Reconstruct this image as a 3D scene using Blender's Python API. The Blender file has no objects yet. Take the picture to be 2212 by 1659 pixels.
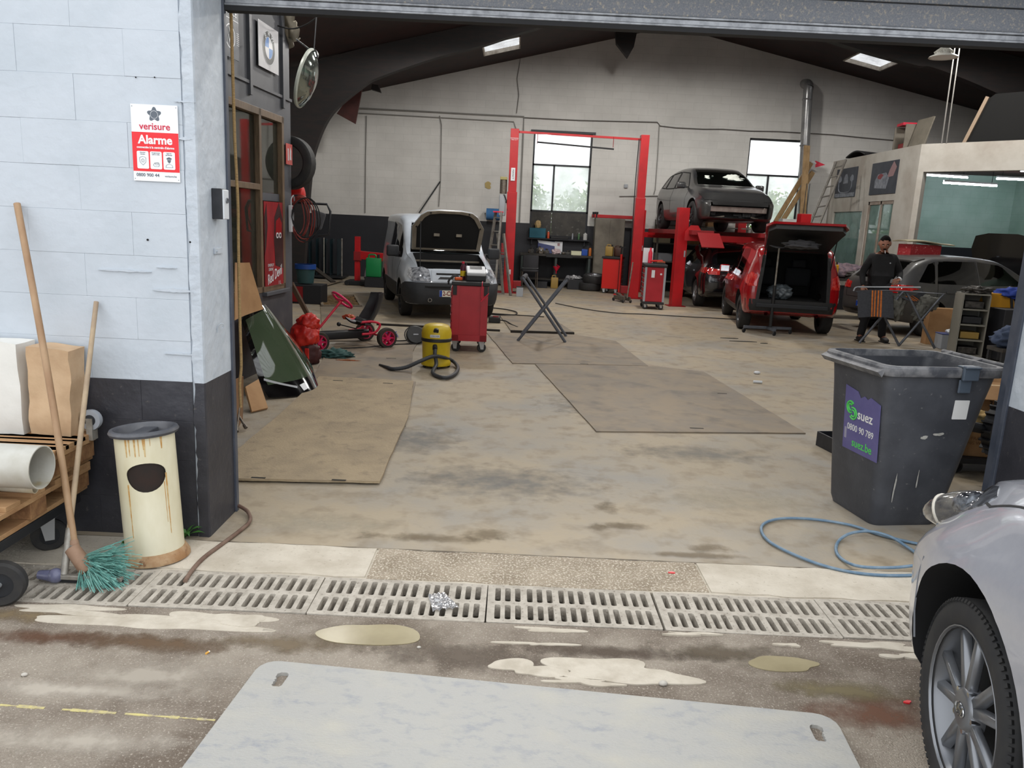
import bpy, bmesh, math, random
from mathutils import Vector, Matrix, Euler, noise
from mathutils.bvhtree import BVHTree
from mathutils.geometry import delaunay_2d_cdt
random.seed(11)
SC = bpy.context.scene
COL = SC.collection
R = math.radians
PI = math.pi

# ------------------------------------------------------------------ camera
W_, H_ = 2212, 1659
FPX, PITCH, ROLL, YAW, HC = 1670.0, math.atan(344/1670.0), R(2.7), R(0.25), 1.67
_f = Vector((math.sin(YAW)*math.cos(PITCH), math.cos(YAW)*math.cos(PITCH), -math.sin(PITCH)))
_r0 = Vector((math.cos(YAW), -math.sin(YAW), 0)); _u0 = _r0.cross(_f)
_r = _r0*math.cos(ROLL)+_u0*math.sin(ROLL); _u = _u0*math.cos(ROLL)-_r0*math.sin(ROLL)
cam = bpy.data.cameras.new('camera'); cam.sensor_width = 36; cam.sensor_fit = 'HORIZONTAL'
cam.lens = 36*FPX/W_; cam.clip_start = .05; cam.clip_end = 300
camo = bpy.data.objects.new('camera', cam); COL.objects.link(camo)
camo.matrix_world = Matrix(((_r.x, _u.x, -_f.x, 0), (_r.y, _u.y, -_f.y, 0), (_r.z, _u.z, -_f.z, HC), (0, 0, 0, 1)))
SC.camera = camo
# measured points of the photograph turned into places: on the floor / a level (G), on a wall y=const (Yp) or x=const (Xp)
def _ray(px, py): return _f + _r*((px-W_/2)/FPX) - _u*((py-H_/2)/FPX)
_C = Vector((0, 0, HC))
def G(px, py, z=0):
    d = _ray(px, py); return _C + d*((z-HC)/d.z)
def Yp(px, py, y):
    d = _ray(px, py); return _C + d*(y/d.y)
def Xp(px, py, x):
    d = _ray(px, py); return _C + d*(x/d.x)

# ------------------------------------------------------------------ sky, exposure
SC.view_settings.view_transform = 'Standard'; SC.view_settings.look = 'None'
SC.view_settings.exposure = 1.02; SC.view_settings.gamma = 1.0; SC.view_settings.use_curve_mapping = False
wd = bpy.data.worlds.new('overcast_sky'); SC.world = wd; wd.use_nodes = True
bg = wd.node_tree.nodes['Background']; bg.inputs[0].default_value = (0.94, 0.97, 1.0, 1); bg.inputs[1].default_value = 1.0

# ------------------------------------------------------------------ helpers
def lin(c):
    return tuple(((v/255)/12.92 if v/255 <= .04045 else ((v/255+.055)/1.055)**2.4) for v in c)+(1,)
MATS = {}
def mat(name, c=None, c2=None, sc=6, det=5, lo=.4, hi=.65, rough=.5, metal=0, bump=0, bsc=60, coat=0, spec=.5,
        emit=0, c3=None, sc3=30, lo3=.55, hi3=.7, alpha=1, stretch=None, trans=0):
    if c is None: return MATS[name]
    if name in MATS: return MATS[name]
    m = bpy.data.materials.new(name); m.use_nodes = True; nt = m.node_tree; N = nt.nodes; L = nt.links
    b = N['Principled BSDF']; b.inputs['Base Color'].default_value = lin(c)
    b.inputs['Roughness'].default_value = rough; b.inputs['Metallic'].default_value = metal
    b.inputs['Specular IOR Level'].default_value = spec
    if coat: b.inputs['Coat Weight'].default_value = coat; b.inputs['Coat Roughness'].default_value = .04
    if trans: b.inputs['Transmission Weight'].default_value = trans
    if emit: b.inputs['Emission Color'].default_value = lin(c); b.inputs['Emission Strength'].default_value = emit
    if alpha < 1: b.inputs['Alpha'].default_value = alpha
    tc = None
    def coords():
        nonlocal tc
        if tc is None:
            t = N.new('ShaderNodeTexCoord'); tc = t.outputs['Object']
            if stretch:
                mp = N.new('ShaderNodeMapping'); mp.inputs['Scale'].default_value = stretch; L.new(tc, mp.inputs[0]); tc = mp.outputs[0]
        return tc
    def nz(scale, detail, lo, hi):
        n = N.new('ShaderNodeTexNoise'); n.inputs['Scale'].default_value = scale; n.inputs['Detail'].default_value = detail
        n.inputs['Roughness'].default_value = .6
        L.new(coords(), n.inputs['Vector'])
        r = N.new('ShaderNodeMapRange'); r.inputs[1].default_value = lo; r.inputs[2].default_value = hi; L.new(n.outputs[0], r.inputs[0])
        return r.outputs[0]
    src = None
    if c2:
        mx = N.new('ShaderNodeMix'); mx.data_type = 'RGBA'; mx.inputs[6].default_value = lin(c); mx.inputs[7].default_value = lin(c2)
        L.new(nz(sc, det, lo, hi), mx.inputs[0]); src = mx.outputs[2]
    if c3:
        mx = N.new('ShaderNodeMix'); mx.data_type = 'RGBA'; mx.inputs[7].default_value = lin(c3)
        if src: L.new(src, mx.inputs[6])
        else: mx.inputs[6].default_value = lin(c)
        L.new(nz(sc3, 3, lo3, hi3), mx.inputs[0]); src = mx.outputs[2]
    if src:
        L.new(src, b.inputs['Base Color'])
        if emit: L.new(src, b.inputs['Emission Color'])
    if bump:
        n = N.new('ShaderNodeTexNoise'); n.inputs['Scale'].default_value = bsc; n.inputs['Detail'].default_value = 6; L.new(coords(), n.inputs['Vector'])
        bp = N.new('ShaderNodeBump'); bp.inputs['Strength'].default_value = bump; bp.inputs['Distance'].default_value = .01
        L.new(n.outputs[0], bp.inputs['Height']); L.new(bp.outputs[0], b.inputs['Normal'])
    MATS[name] = m; return m
def glass_mat(name, tint=(255, 255, 255), haze=0.1, hcol=(235, 240, 240), refl=.12, rough=.03):
    """thin pane: clear part + glossy film + dust haze"""
    if name in MATS: return MATS[name]
    m = bpy.data.materials.new(name); m.use_nodes = True; nt = m.node_tree; N = nt.nodes; L = nt.links
    N.remove(N['Principled BSDF']); out = N['Material Output']
    t = N.new('ShaderNodeBsdfTransparent'); t.inputs[0].default_value = lin(tint)
    g = N.new('ShaderNodeBsdfGlossy'); g.inputs['Roughness'].default_value = rough; g.inputs[0].default_value = (1, 1, 1, 1)
    fr = N.new('ShaderNodeFresnel'); fr.inputs[0].default_value = 1.5
    ml = N.new('ShaderNodeMath'); ml.operation = 'ADD'; ml.inputs[1].default_value = refl-.04; L.new(fr.outputs[0], ml.inputs[0])
    m1 = N.new('ShaderNodeMixShader'); L.new(ml.outputs[0], m1.inputs[0]); L.new(t.outputs[0], m1.inputs[1]); L.new(g.outputs[0], m1.inputs[2])
    d = N.new('ShaderNodeBsdfDiffuse'); d.inputs[0].default_value = lin(hcol)
    tr = N.new('ShaderNodeBsdfTranslucent'); tr.inputs[0].default_value = lin(hcol)
    dm = N.new('ShaderNodeMixShader'); dm.inputs[0].default_value = .85; L.new(d.outputs[0], dm.inputs[1]); L.new(tr.outputs[0], dm.inputs[2])
    m2 = N.new('ShaderNodeMixShader'); m2.inputs[0].default_value = haze
    tcx = N.new('ShaderNodeTexCoord'); n = N.new('ShaderNodeTexNoise'); n.inputs['Scale'].default_value = 2.5; n.inputs['Detail'].default_value = 6
    L.new(tcx.outputs['Object'], n.inputs['Vector']); r = N.new('ShaderNodeMapRange')
    r.inputs[1].default_value = .3; r.inputs[2].default_value = .7; r.inputs[3].default_value = haze*.6; r.inputs[4].default_value = min(1, haze*1.4)
    L.new(n.outputs[0], r.inputs[0]); L.new(r.outputs[0], m2.inputs[0])
    L.new(m1.outputs[0], m2.inputs[1]); L.new(dm.outputs[0], m2.inputs[2]); L.new(m2.outputs[0], out.inputs[0])
    MATS[name] = m; return m

class MB:
    """collects shapes, then links them as ONE mesh object"""
    def __init__(s): s.v = []; s.f = []; s.mt = Matrix.Identity(4)
    def at(s, loc=(0, 0, 0), rot=(0, 0, 0)):
        s.mt = Matrix.Translation(loc) @ Euler(rot).to_matrix().to_4x4(); return s
    def add(s, vs, fs):
        o = len(s.v); s.v += [s.mt @ Vector(p) for p in vs]; s.f += [[i+o for i in f] for f in fs]; return s
    def box(s, c, d, rot=None):
        x, y, z = d[0]/2, d[1]/2, d[2]/2
        vs = [Vector((a, b, e)) for a in (-x, x) for b in (-y, y) for e in (-z, z)]
        if rot: m = Euler(rot).to_matrix(); vs = [m @ p for p in vs]
        c = Vector(c); return s.add([p+c for p in vs], [(0, 1, 3, 2), (4, 6, 7, 5), (0, 4, 5, 1), (2, 3, 7, 6), (0, 2, 6, 4), (1, 5, 7, 3)])
    def b2(s, a, b):  # box from corner to corner
        return s.box([(a[i]+b[i])/2 for i in range(3)], [abs(b[i]-a[i]) for i in range(3)])
    def hexa(s, p):  # 8 points: bottom 4 ccw, top 4 ccw
        return s.add(p, [(3, 2, 1, 0), (4, 5, 6, 7), (0, 1, 5, 4), (1, 2, 6, 5), (2, 3, 7, 6), (3, 0, 4, 7)])
    def cyl(s, a, b, r, r2=None, n=14, caps=True):
        a = Vector(a); b = Vector(b); r2 = r if r2 is None else r2
        d = (b-a).normalized(); q = d.to_track_quat('Z', 'Y').to_matrix()
        vs = []
        for p, rr in ((a, r), (b, r2)):
            for i in range(n): t = 2*PI*i/n; vs.append(p+q @ Vector((rr*math.cos(t), rr*math.sin(t), 0)))
        fs = [(i, (i+1) % n, n+(i+1) % n, n+i) for i in range(n)]
        if caps: fs += [tuple(range(n-1, -1, -1)), tuple(range(n, 2*n))]
        return s.add(vs, fs)
    def bar(s, a, b, w, h, up=(0, 0, 1)):
        a = Vector(a); b = Vector(b); d = (b-a).normalized(); u = Vector(up)
        x = d.cross(u)
        if x.length < 1e-4: x = d.cross(Vector((0, 1, 0)))
        x.normalize(); u = x.cross(d)
        p = [a-x*w/2-u*h/2, a+x*w/2-u*h/2, b+x*w/2-u*h/2, b-x*w/2-u*h/2]
        return s.hexa(p+[q+u*h for q in p])
    def tube(s, pts, r, n=8, close=False):
        pts = [Vector(p) for p in pts]; m = len(pts); vs = []; fs = []; nrm = None
        for i, p in enumerate(pts):
            if close: d = pts[(i+1) % m]-pts[i-1]
            else: d = pts[min(i+1, m-1)]-pts[max(i-1, 0)]
            d.normalize()
            if nrm is None:
                nrm = d.cross(Vector((0, 0, 1)))
                if nrm.length < 1e-3: nrm = d.cross(Vector((1, 0, 0)))
            nrm = (nrm-d*nrm.dot(d)).normalized(); bn = d.cross(nrm)
            rr = r[i] if isinstance(r, (list, tuple)) else r
            for k in range(n): t = 2*PI*k/n; vs.append(p+nrm*(rr*math.cos(t))+bn*(rr*math.sin(t)))
        for i in range(m if close else m-1):
            j = (i+1) % m
            for k in range(n): fs.append((i*n+k, i*n+(k+1) % n, j*n+(k+1) % n, j*n+k))
        if not close: fs += [tuple(range(n-1, -1, -1)), tuple(range((m-1)*n, m*n))]
        return s.add(vs, fs)
    def lathe(s, prof, n=24, c=(0, 0, 0), axis='Z', a0=0, a1=2*PI, ox=1, oy=1):
        full = abs(a1-a0-2*PI) < 1e-6; k = n if full else n+1; vs = []
        for r, z in prof:
            for i in range(k):
                t = a0+(a1-a0)*i/n; p = (ox*r*math.cos(t), oy*r*math.sin(t), z)
                if axis == 'X': p = (p[2], p[0], p[1])
                if axis == 'Y': p = (p[0], p[2], p[1])
                vs.append((p[0]+c[0], p[1]+c[1], p[2]+c[2]))
        fs = []
        for j in range(len(prof)-1):
            for i in range(n if full else k-1):
                a = j*k+i; b = j*k+(i+1) % k; fs.append((a, b, b+k, a+k))
        return s.add(vs, fs)
    def disc(s, c, r, n=20, axis='Z', h=.002):
        d = {'X': (1, 0, 0), 'Y': (0, 1, 0), 'Z': (0, 0, 1)}[axis]; c = Vector(c)
        return s.cyl(c-Vector(d)*h/2, c+Vector(d)*h/2, r, n=n)
    def prism(s, poly, a, b, axis='Z'):
        """2-D outline pushed from a to b along axis; outline coords are the two other axes in x,y,z order"""
        def mk(p, q):
            if axis == 'Z': return (p[0], p[1], q)
            if axis == 'Y': return (p[0], q, p[1])
            return (q, p[0], p[1])
        n = len(poly); vs = [mk(p, a) for p in poly]+[mk(p, b) for p in poly]
        return s.add(vs, [tuple(range(n-1, -1, -1)), tuple(range(n, 2*n))]+[(i, (i+1) % n, n+(i+1) % n, n+i) for i in range(n)])
    def ball(s, c, r, n=12, m=8):
        rx, ry, rz = (r, r, r) if not isinstance(r, (tuple, list)) else r
        vs = [(c[0], c[1], c[2]-rz)]
        for j in range(1, m):
            p = -PI/2+PI*j/m
            for i in range(n): t = 2*PI*i/n; vs.append((c[0]+rx*math.cos(p)*math.cos(t), c[1]+ry*math.cos(p)*math.sin(t), c[2]+rz*math.sin(p)))
        vs.append((c[0], c[1], c[2]+rz)); fs = [(0, 1+(i+1) % n, 1+i) for i in range(n)]
        for j in range(m-2):
            for i in range(n): a = 1+j*n+i; b = 1+j*n+(i+1) % n; fs.append((a, b, b+n, a+n))
        t = len(vs)-1; o = 1+(m-2)*n; fs += [(o+i, o+(i+1) % n, t) for i in range(n)]
        return s.add(vs, fs)
    def grid(s, fn, nu, nv):
        vs = [fn(i/nu, j/nv) for i in range(nu+1) for j in range(nv+1)]
        fs = [(i*(nv+1)+j, (i+1)*(nv+1)+j, (i+1)*(nv+1)+j+1, i*(nv+1)+j+1) for i in range(nu) for j in range(nv)]
        return s.add(vs, fs)
    def sheet(s, fn, nu, nv, t):
        """grid with thickness t along its normal"""
        P = [[Vector(fn(i/nu, j/nv)) for j in range(nv+1)] for i in range(nu+1)]
        def nr(i, j):
            a = P[min(i+1, nu)][j]-P[max(i-1, 0)][j]; b = P[i][min(j+1, nv)]-P[i][max(j-1, 0)]; return a.cross(b).normalized()
        k = (nu+1)*(nv+1); vs = [P[i][j] for i in range(nu+1) for j in range(nv+1)]; vs += [P[i][j]-nr(i, j)*t for i in range(nu+1) for j in range(nv+1)]
        I = lambda i, j: i*(nv+1)+j
        fs = []
        for i in range(nu):
            for j in range(nv):
                q = (I(i, j), I(i+1, j), I(i+1, j+1), I(i, j+1)); fs.append(q); fs.append(tuple(x+k for x in reversed(q)))
        for i in range(nu):
            fs.append((I(i+1, 0), I(i, 0), I(i, 0)+k, I(i+1, 0)+k)); fs.append((I(i, nv), I(i+1, nv), I(i+1, nv)+k, I(i, nv)+k))
        for j in range(nv):
            fs.append((I(0, j), I(0, j+1), I(0, j+1)+k, I(0, j)+k)); fs.append((I(nu, j+1), I(nu, j), I(nu, j)+k, I(nu, j+1)+k))
        return s.add(vs, fs)
    def mesh(s, name, bevel=0, seg=2, smooth=None, fix=True):
        me = bpy.data.meshes.new(name); bm = bmesh.new(); vv = [bm.verts.new(p) for p in s.v]
        for f in s.f:
            try: bm.faces.new([vv[i] for i in f])
            except ValueError: pass
        if fix: bmesh.ops.recalc_face_normals(bm, faces=bm.faces)
        if bevel:
            es = [e for e in bm.edges if len(e.link_faces) == 2 and e.calc_face_angle(0) > R(35)]
            bmesh.ops.bevel(bm, geom=es, offset=bevel, segments=seg, affect='EDGES', profile=.5, clamp_overlap=True)
        bm.to_mesh(me); bm.free()
        if smooth is not None:
            me.shade_smooth(); me.set_sharp_from_angle(angle=R(smooth))
        return me
    def build(s, name, m, parent=None, bevel=0, seg=2, smooth=None, loc=None, rot=None, label=None, fix=True):
        me = s.mesh(name, bevel, seg, smooth, fix); return link(name, me, m, parent, loc, rot, label)
def link(name, me, m, parent=None, loc=None, rot=None, label=None):
    if m is not None:
        me.materials.clear(); me.materials.append(m if not isinstance(m, str) else MATS[m])
    o = bpy.data.objects.new(name, me); COL.objects.link(o)
    if parent is not None: o.parent = parent
    if loc is not None: o.location = loc
    if rot is not None: o.rotation_euler = rot
    if label: o['label'] = label
    return o
def tag(o, label, cat, group=None, kind=None):
    o['label'] = label; o['category'] = cat
    if group: o['group'] = group
    if kind: o['kind'] = kind
    return o
def thing(name, label, cat, loc=(0, 0, 0), rz=0, group=None, rot=None):
    o = bpy.data.objects.new(name, None); COL.objects.link(o); o.empty_display_size = .1
    o.location = loc; o.rotation_euler = rot if rot else (0, 0, rz)
    return tag(o, label, cat, group)
def struct(o, label=None):
    o['kind'] = 'structure'
    if label: o['label'] = label
    return o
def sempty(name, label=None, loc=(0, 0, 0), rz=0):
    o = bpy.data.objects.new(name, None); COL.objects.link(o); o.location = loc; o.rotation_euler = (0, 0, rz); return struct(o, label)
KIDS = {}
def kids(o): return [c for c in bpy.data.objects if c.parent == o]
def dup(root, loc, rz=None, label=None, group=None, rot=None):
    def rec(o, par):
        c = o.copy(); COL.objects.link(c); c.parent = par
        for ch in kids(o):
            rec(ch, c)
        return c
    r = rec(root, None); r.location = loc
    if rz is not None: r.rotation_euler = (0, 0, rz)
    if rot is not None: r.rotation_euler = rot
    if label: r['label'] = label
    if group: r['group'] = group
    return r
def text(body, size, m, parent, loc, rot=(0, 0, 0), name='lettering', h=.0006, sx=1, align='CENTER', off=0, shear=0, squash=1):
    cu = bpy.data.curves.new('t', 'FONT'); cu.body = body; cu.size = size; cu.extrude = h; cu.align_x = align; cu.align_y = 'CENTER'; cu.offset = off; cu.shear = shear
    cu.resolution_u = 3
    ob = bpy.data.objects.new('t', cu); COL.objects.link(ob); dg = bpy.context.evaluated_depsgraph_get()
    me = bpy.data.meshes.new_from_object(ob.evaluated_get(dg)); bpy.data.objects.remove(ob); bpy.data.curves.remove(cu)
    for v in me.vertices: v.co.x *= sx; v.co.y *= squash
    me.materials.clear(); return link(name, me, m, parent, loc, rot)
def booled(me, cutters, mats):
    """mesh minus closed cutter meshes; cutters keep their own material"""
    o = bpy.data.objects.new('b', me); COL.objects.link(o); cs = []
    for c in cutters:
        q = bpy.data.objects.new('c', c); COL.objects.link(q); cs.append(q)
        md = o.modifiers.new('m', 'BOOLEAN'); md.object = q; md.operation = 'DIFFERENCE'; md.solver = 'EXACT'; md.use_self = False
        md.material_mode = 'TRANSFER'
    dg = bpy.context.evaluated_depsgraph_get(); r = bpy.data.meshes.new_from_object(o.evaluated_get(dg))
    for q in cs+[o]: bpy.data.objects.remove(q)
    return r
def blob_poly(cx, cy, rx, ry, n=28, jag=.25, seed=0, rot=0):
    rnd = random.Random(seed); ph = [rnd.uniform(0, 6.28) for _ in range(6)]; am = [rnd.uniform(.3, 1)/(k+1.5) for k in range(6)]
    out = []
    for i in range(n):
        t = 2*PI*i/n; q = 1+jag*sum(am[k]*math.sin((k+2)*t+ph[k]) for k in range(6))
        x, y = rx*q*math.cos(t), ry*q*math.sin(t); out.append((cx+x*math.cos(rot)-y*math.sin(rot), cy+x*math.sin(rot)+y*math.cos(rot)))
    return out
def spline(pts, k=8):
    """Catmull-Rom through points"""
    P = [Vector(p) for p in pts]; out = []
    for i in range(len(P)-1):
        p0 = P[max(i-1, 0)]; p1 = P[i]; p2 = P[i+1]; p3 = P[min(i+2, len(P)-1)]
        for j in range(k):
            t = j/k; out.append(.5*((2*p1)+(p2-p0)*t+(2*p0-5*p1+4*p2-p3)*t*t+(3*p1-p0-3*p2+p3)*t**3))
    out.append(P[-1]); return out

def cdt(outline, holes=(), step=None):
    """triangles filling an outline with holes, optional inner grid points"""
    def inside(p, poly):
        c = False; n = len(poly)
        for i in range(n):
            a, b = poly[i], poly[i-1]
            if (a[1] > p[1]) != (b[1] > p[1]) and p[0] < (b[0]-a[0])*(p[1]-a[1])/(b[1]-a[1])+a[0]: c = not c
        return c
    V = []; E = []
    for lp in [outline]+list(holes):
        if step:
            q = []
            for i in range(len(lp)):
                a, b = Vector(lp[i][:2]), Vector(lp[(i+1) % len(lp)][:2]); m = max(1, int((b-a).length/step)); q += [a.lerp(b, k/m) for k in range(m)]
            lp = q
        o = len(V); V += [Vector((p[0], p[1])) for p in lp]; E += [(o+i, o+(i+1) % len(lp)) for i in range(len(lp))]
    if step:
        xs = [p[0] for p in outline]; ys = [p[1] for p in outline]; nb = len(V)
        for i in range(1, int((max(xs)-min(xs))/step)+1):
            for j in range(1, int((max(ys)-min(ys))/step)+1):
                p = Vector((min(xs)+i*step, min(ys)+j*step))
                if inside(p, outline) and not any(inside(p, h) for h in holes) and min((p-V[k]).length for k in range(nb)) > step*.45: V.append(p)
    r = delaunay_2d_cdt(V, E, [], 1 if not holes else 0, 1e-6)
    vs = [tuple(p) for p in r[0]]; tr = []
    for f in r[2]:
        c = (sum(vs[i][0] for i in f)/len(f), sum(vs[i][1] for i in f)/len(f))
        if inside(c, outline) and not any(inside(c, h) for h in holes): tr.append(tuple(f))
    return vs, tr
def plate(mb, outline, holes, fn, t0, t1, step=None):
    """solid plate: fn(x, y, t) -> 3-D point"""
    vs, tr = cdt(outline, holes, step); n = len(vs)
    P = [fn(x, y, t1) for x, y in vs]+[fn(x, y, t0) for x, y in vs]; cnt = {}
    F = list(tr)+[tuple(i+n for i in reversed(f)) for f in tr]
    for f in tr:
        for i in range(len(f)): a, b = f[i], f[(i+1) % len(f)]; cnt[(a, b)] = 1
    for (a, b) in list(cnt):
        if (b, a) not in cnt: F.append((b, a, a+n, b+n))
    return mb.add(P, F)
def rrect(cx, cy, w, h, r, k=3):
    out = []
    for sx, sy, a0 in ((1, 1, 0), (-1, 1, 90), (-1, -1, 180), (1, -1, 270)):
        for i in range(k+1):
            t = R(a0+90*i/k); out.append((cx+sx*(w/2-r)+r*math.cos(t), cy+sy*(h/2-r)+r*math.sin(t)))
    return out

def stain(name, par, x, y, rx, ry, col, z=.001, strength=.7, soft=.35, seed=0):
    """thin film whose cover fades out irregularly: a stain with its own outline"""
    key = 'stain_%d_%d_%d_%d' % (*col, int(strength*100))
    if key not in MATS:
        m = bpy.data.materials.new(key); m.use_nodes = True; N = m.node_tree.nodes; L = m.node_tree.links; b = N['Principled BSDF']
        b.inputs['Base Color'].default_value = lin(col); b.inputs['Roughness'].default_value = .8
        tc = N.new('ShaderNodeTexCoord'); mp = N.new('ShaderNodeMapping'); mp.inputs['Location'].default_value = (-.5, -.5, 0); L.new(tc.outputs['Generated'], mp.inputs[0])
        sp = N.new('ShaderNodeSeparateXYZ'); L.new(mp.outputs[0], sp.inputs[0]); cb = N.new('ShaderNodeCombineXYZ'); L.new(sp.outputs[0], cb.inputs[0]); L.new(sp.outputs[1], cb.inputs[1])
        ln = N.new('ShaderNodeVectorMath'); ln.operation = 'LENGTH'; L.new(cb.outputs[0], ln.inputs[0])
        n = N.new('ShaderNodeTexNoise'); n.inputs['Scale'].default_value = 9; n.inputs['Detail'].default_value = 8; n.inputs['Roughness'].default_value = .65; L.new(tc.outputs['Object'], n.inputs['Vector'])
        a = N.new('ShaderNodeMath'); a.operation = 'MULTIPLY_ADD'; a.inputs[1].default_value = .9; L.new(n.outputs[0], a.inputs[0]); L.new(ln.outputs['Value'], a.inputs[2])
        r = N.new('ShaderNodeMapRange'); r.inputs[1].default_value = .86; r.inputs[2].default_value = .86-soft; r.inputs[3].default_value = 0; r.inputs[4].default_value = strength; L.new(a.outputs[0], r.inputs[0]); L.new(r.outputs[0], b.inputs['Alpha'])
        MATS[key] = m
    return MB().add([(x-rx, y-ry, z), (x+rx, y-ry, z), (x+rx, y+ry, z), (x-rx, y+ry, z)], [(0, 1, 2, 3)]).build(name, MATS[key], par)
# ------------------------------------------------------------------ materials of the setting
mat('white_paint', (186, 193, 201), (178, 186, 194), sc=2.5, rough=.55, bump=.35, bsc=22)
mat('dark_paint', (44, 44, 50), (54, 54, 60), sc=5, rough=.5, bump=.4, bsc=22, c3=(92, 88, 84), sc3=30, lo3=.66, hi3=.8)
mat('plaster_white', (184, 191, 199), (172, 180, 189), sc=9, rough=.6, bump=.8, bsc=18)
mat('frame_blue', (62, 68, 80), (78, 82, 92), sc=8, rough=.45)
mat('door_panel', (104, 108, 116), (122, 124, 128), sc=160, det=2, rough=.6, c3=(168, 158, 140), sc3=60, lo3=.55, hi3=.75)
mat('alu', (150, 152, 156), (120, 122, 126), sc=20, rough=.45, metal=.7)
mat('rubber', (28, 28, 30), rough=.8)
mat('asphalt', (158, 147, 133), (112, 99, 86), sc=1.7, det=10, lo=.42, hi=.6, rough=.85, bump=1.0, bsc=150, c3=(196, 186, 172), sc3=120, lo3=.56, hi3=.72)
mat('concrete_light', (196, 187, 172), (178, 168, 152), sc=5, rough=.85, bump=.4, bsc=60, c3=(158, 148, 132), sc3=45, lo3=.62, hi3=.75)
mat('aggregate', (166, 152, 132), (140, 126, 106), sc=5, rough=.85, bump=1.0, bsc=120, c3=(210, 200, 184), sc3=90, lo3=.52, hi3=.62)
mat('floor_concrete', (160, 146, 124), (142, 137, 129), sc=1.1, det=9, lo=.42, hi=.66, rough=.62, bump=.25, bsc=40, c3=(122, 108, 88), sc3=5, lo3=.5, hi3=.8)
mat('ceiling_brown', (44, 20, 16), (32, 16, 14), sc=3, rough=.7)
mat('glulam_dark', (18, 15, 16), (30, 20, 18), sc=4, rough=.7, stretch=(1, 1, 6))
mat('hall_white', (206, 204, 200), (192, 190, 186), sc=.8, rough=.75, bump=.2, bsc=14)
mat('hall_dark', (26, 27, 34), (33, 34, 40), sc=1.2, rough=.6)
mat('booth_white', (184, 180, 172), (160, 152, 142), sc=1.1, rough=.7)
mat('booth_green', (176, 202, 188), (160, 190, 174), sc=1.5, rough=.7)
mat('steel_dark', (40, 42, 46), rough=.5, metal=.3)
mat('office_grey', (74, 76, 82), (84, 86, 92), sc=3, rough=.55)
mat('office_low', (60, 60, 66), (76, 74, 76), sc=4, rough=.6)
mat('wood_frame', (112, 92, 70), (92, 74, 56), sc=6, rough=.55, stretch=(8, 8, 1))
glass_mat('window_frost', haze=.45, hcol=(240, 244, 242))
glass_mat('window_clear', haze=.06)
glass_mat('office_glass', tint=(215, 220, 215), haze=.07, hcol=(150, 150, 140), refl=.1)
glass_mat('skylight_sheet', haze=.3, hcol=(250, 250, 250))
mat('tube_light', (236, 243, 255), emit=20)

# brick courses that only show as faint joints: hall back wall paint over blockwork
def course_joints(m, bw=.5, rh=.2, amt=.12):
    nt = m.node_tree; N = nt.nodes; L = nt.links; b = N['Principled BSDF']
    tc = N.new('ShaderNodeTexCoord'); mp = N.new('ShaderNodeMapping'); mp.inputs['Rotation'].default_value = (R(90), 0, 0); L.new(tc.outputs['Object'], mp.inputs[0])
    br = N.new('ShaderNodeTexBrick'); br.inputs['Scale'].default_value = 1; br.inputs['Mortar Size'].default_value = .006; br.inputs['Brick Width'].default_value = bw; br.inputs['Row Height'].default_value = rh
    br.inputs['Color1'].default_value = (1, 1, 1, 1); br.inputs['Color2'].default_value = (.96, .96, .96, 1); br.inputs['Mortar'].default_value = (1-amt, 1-amt, 1-amt, 1); L.new(mp.outputs[0], br.inputs[0])
    lk = b.inputs['Base Color'].links[0].from_socket; mx = N.new('ShaderNodeMix'); mx.data_type = 'RGBA'; mx.blend_type = 'MULTIPLY'; mx.inputs[0].default_value = 1
    L.new(lk, mx.inputs[6]); L.new(br.outputs[0], mx.inputs[7]); L.new(mx.outputs[2], b.inputs['Base Color'])
course_joints(MATS['hall_white']); course_joints(MATS['booth_green']); course_joints(MATS['hall_dark'], amt=.2)

# ------------------------------------------------------------------ ground and floor
YF = 3.79          # facade plane
DX0, DX1 = -1.52, 2.75   # door opening
o = MB().b2((-14, -8, -.3), (16, 3.03, 0)).build('floor_yard', 'asphalt'); struct(o, 'worn brown asphalt of the yard in front of the garage'); yard = o
o = MB().b2((-14, 3.385, -.3), (16, 3.74, -.002)).build('floor_threshold', 'concrete_light'); struct(o, 'light concrete strip between the drain and the garage floor'); strip = o
o = MB().b2((-7, 3.74, -.3), (15, 23.0, 0)).build('floor', 'floor_concrete'); struct(o, 'dusty tan concrete floor of the garage hall')
# drain channel
mat('channel', (70, 64, 54), (44, 40, 34), sc=12, rough=.9)
mb = MB().b2((-14, 3.03, -.3), (16, 3.385, -.24)); o = mb.build('floor_drain_channel', 'channel'); struct(o, 'dark muddy channel under the drain grates')
mat('mud', (92, 80, 60), (58, 50, 40), sc=14, rough=.9, bump=1, bsc=30)
rnd = random.Random(4)
mb = MB()
for i in range(260):
    x = rnd.uniform(-2.4, 2.3); y = rnd.uniform(3.06, 3.36); s = rnd.uniform(.012, .04); mb.ball((x, y, -.235), (s, s*.8, s*.6), 6, 4)
o = mb.build('leaf_litter', 'mud', smooth=60); o['kind'] = 'stuff'; o['label'] = 'brown mud and leaf litter lying in the drain channel'; o['category'] = 'litter'
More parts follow.
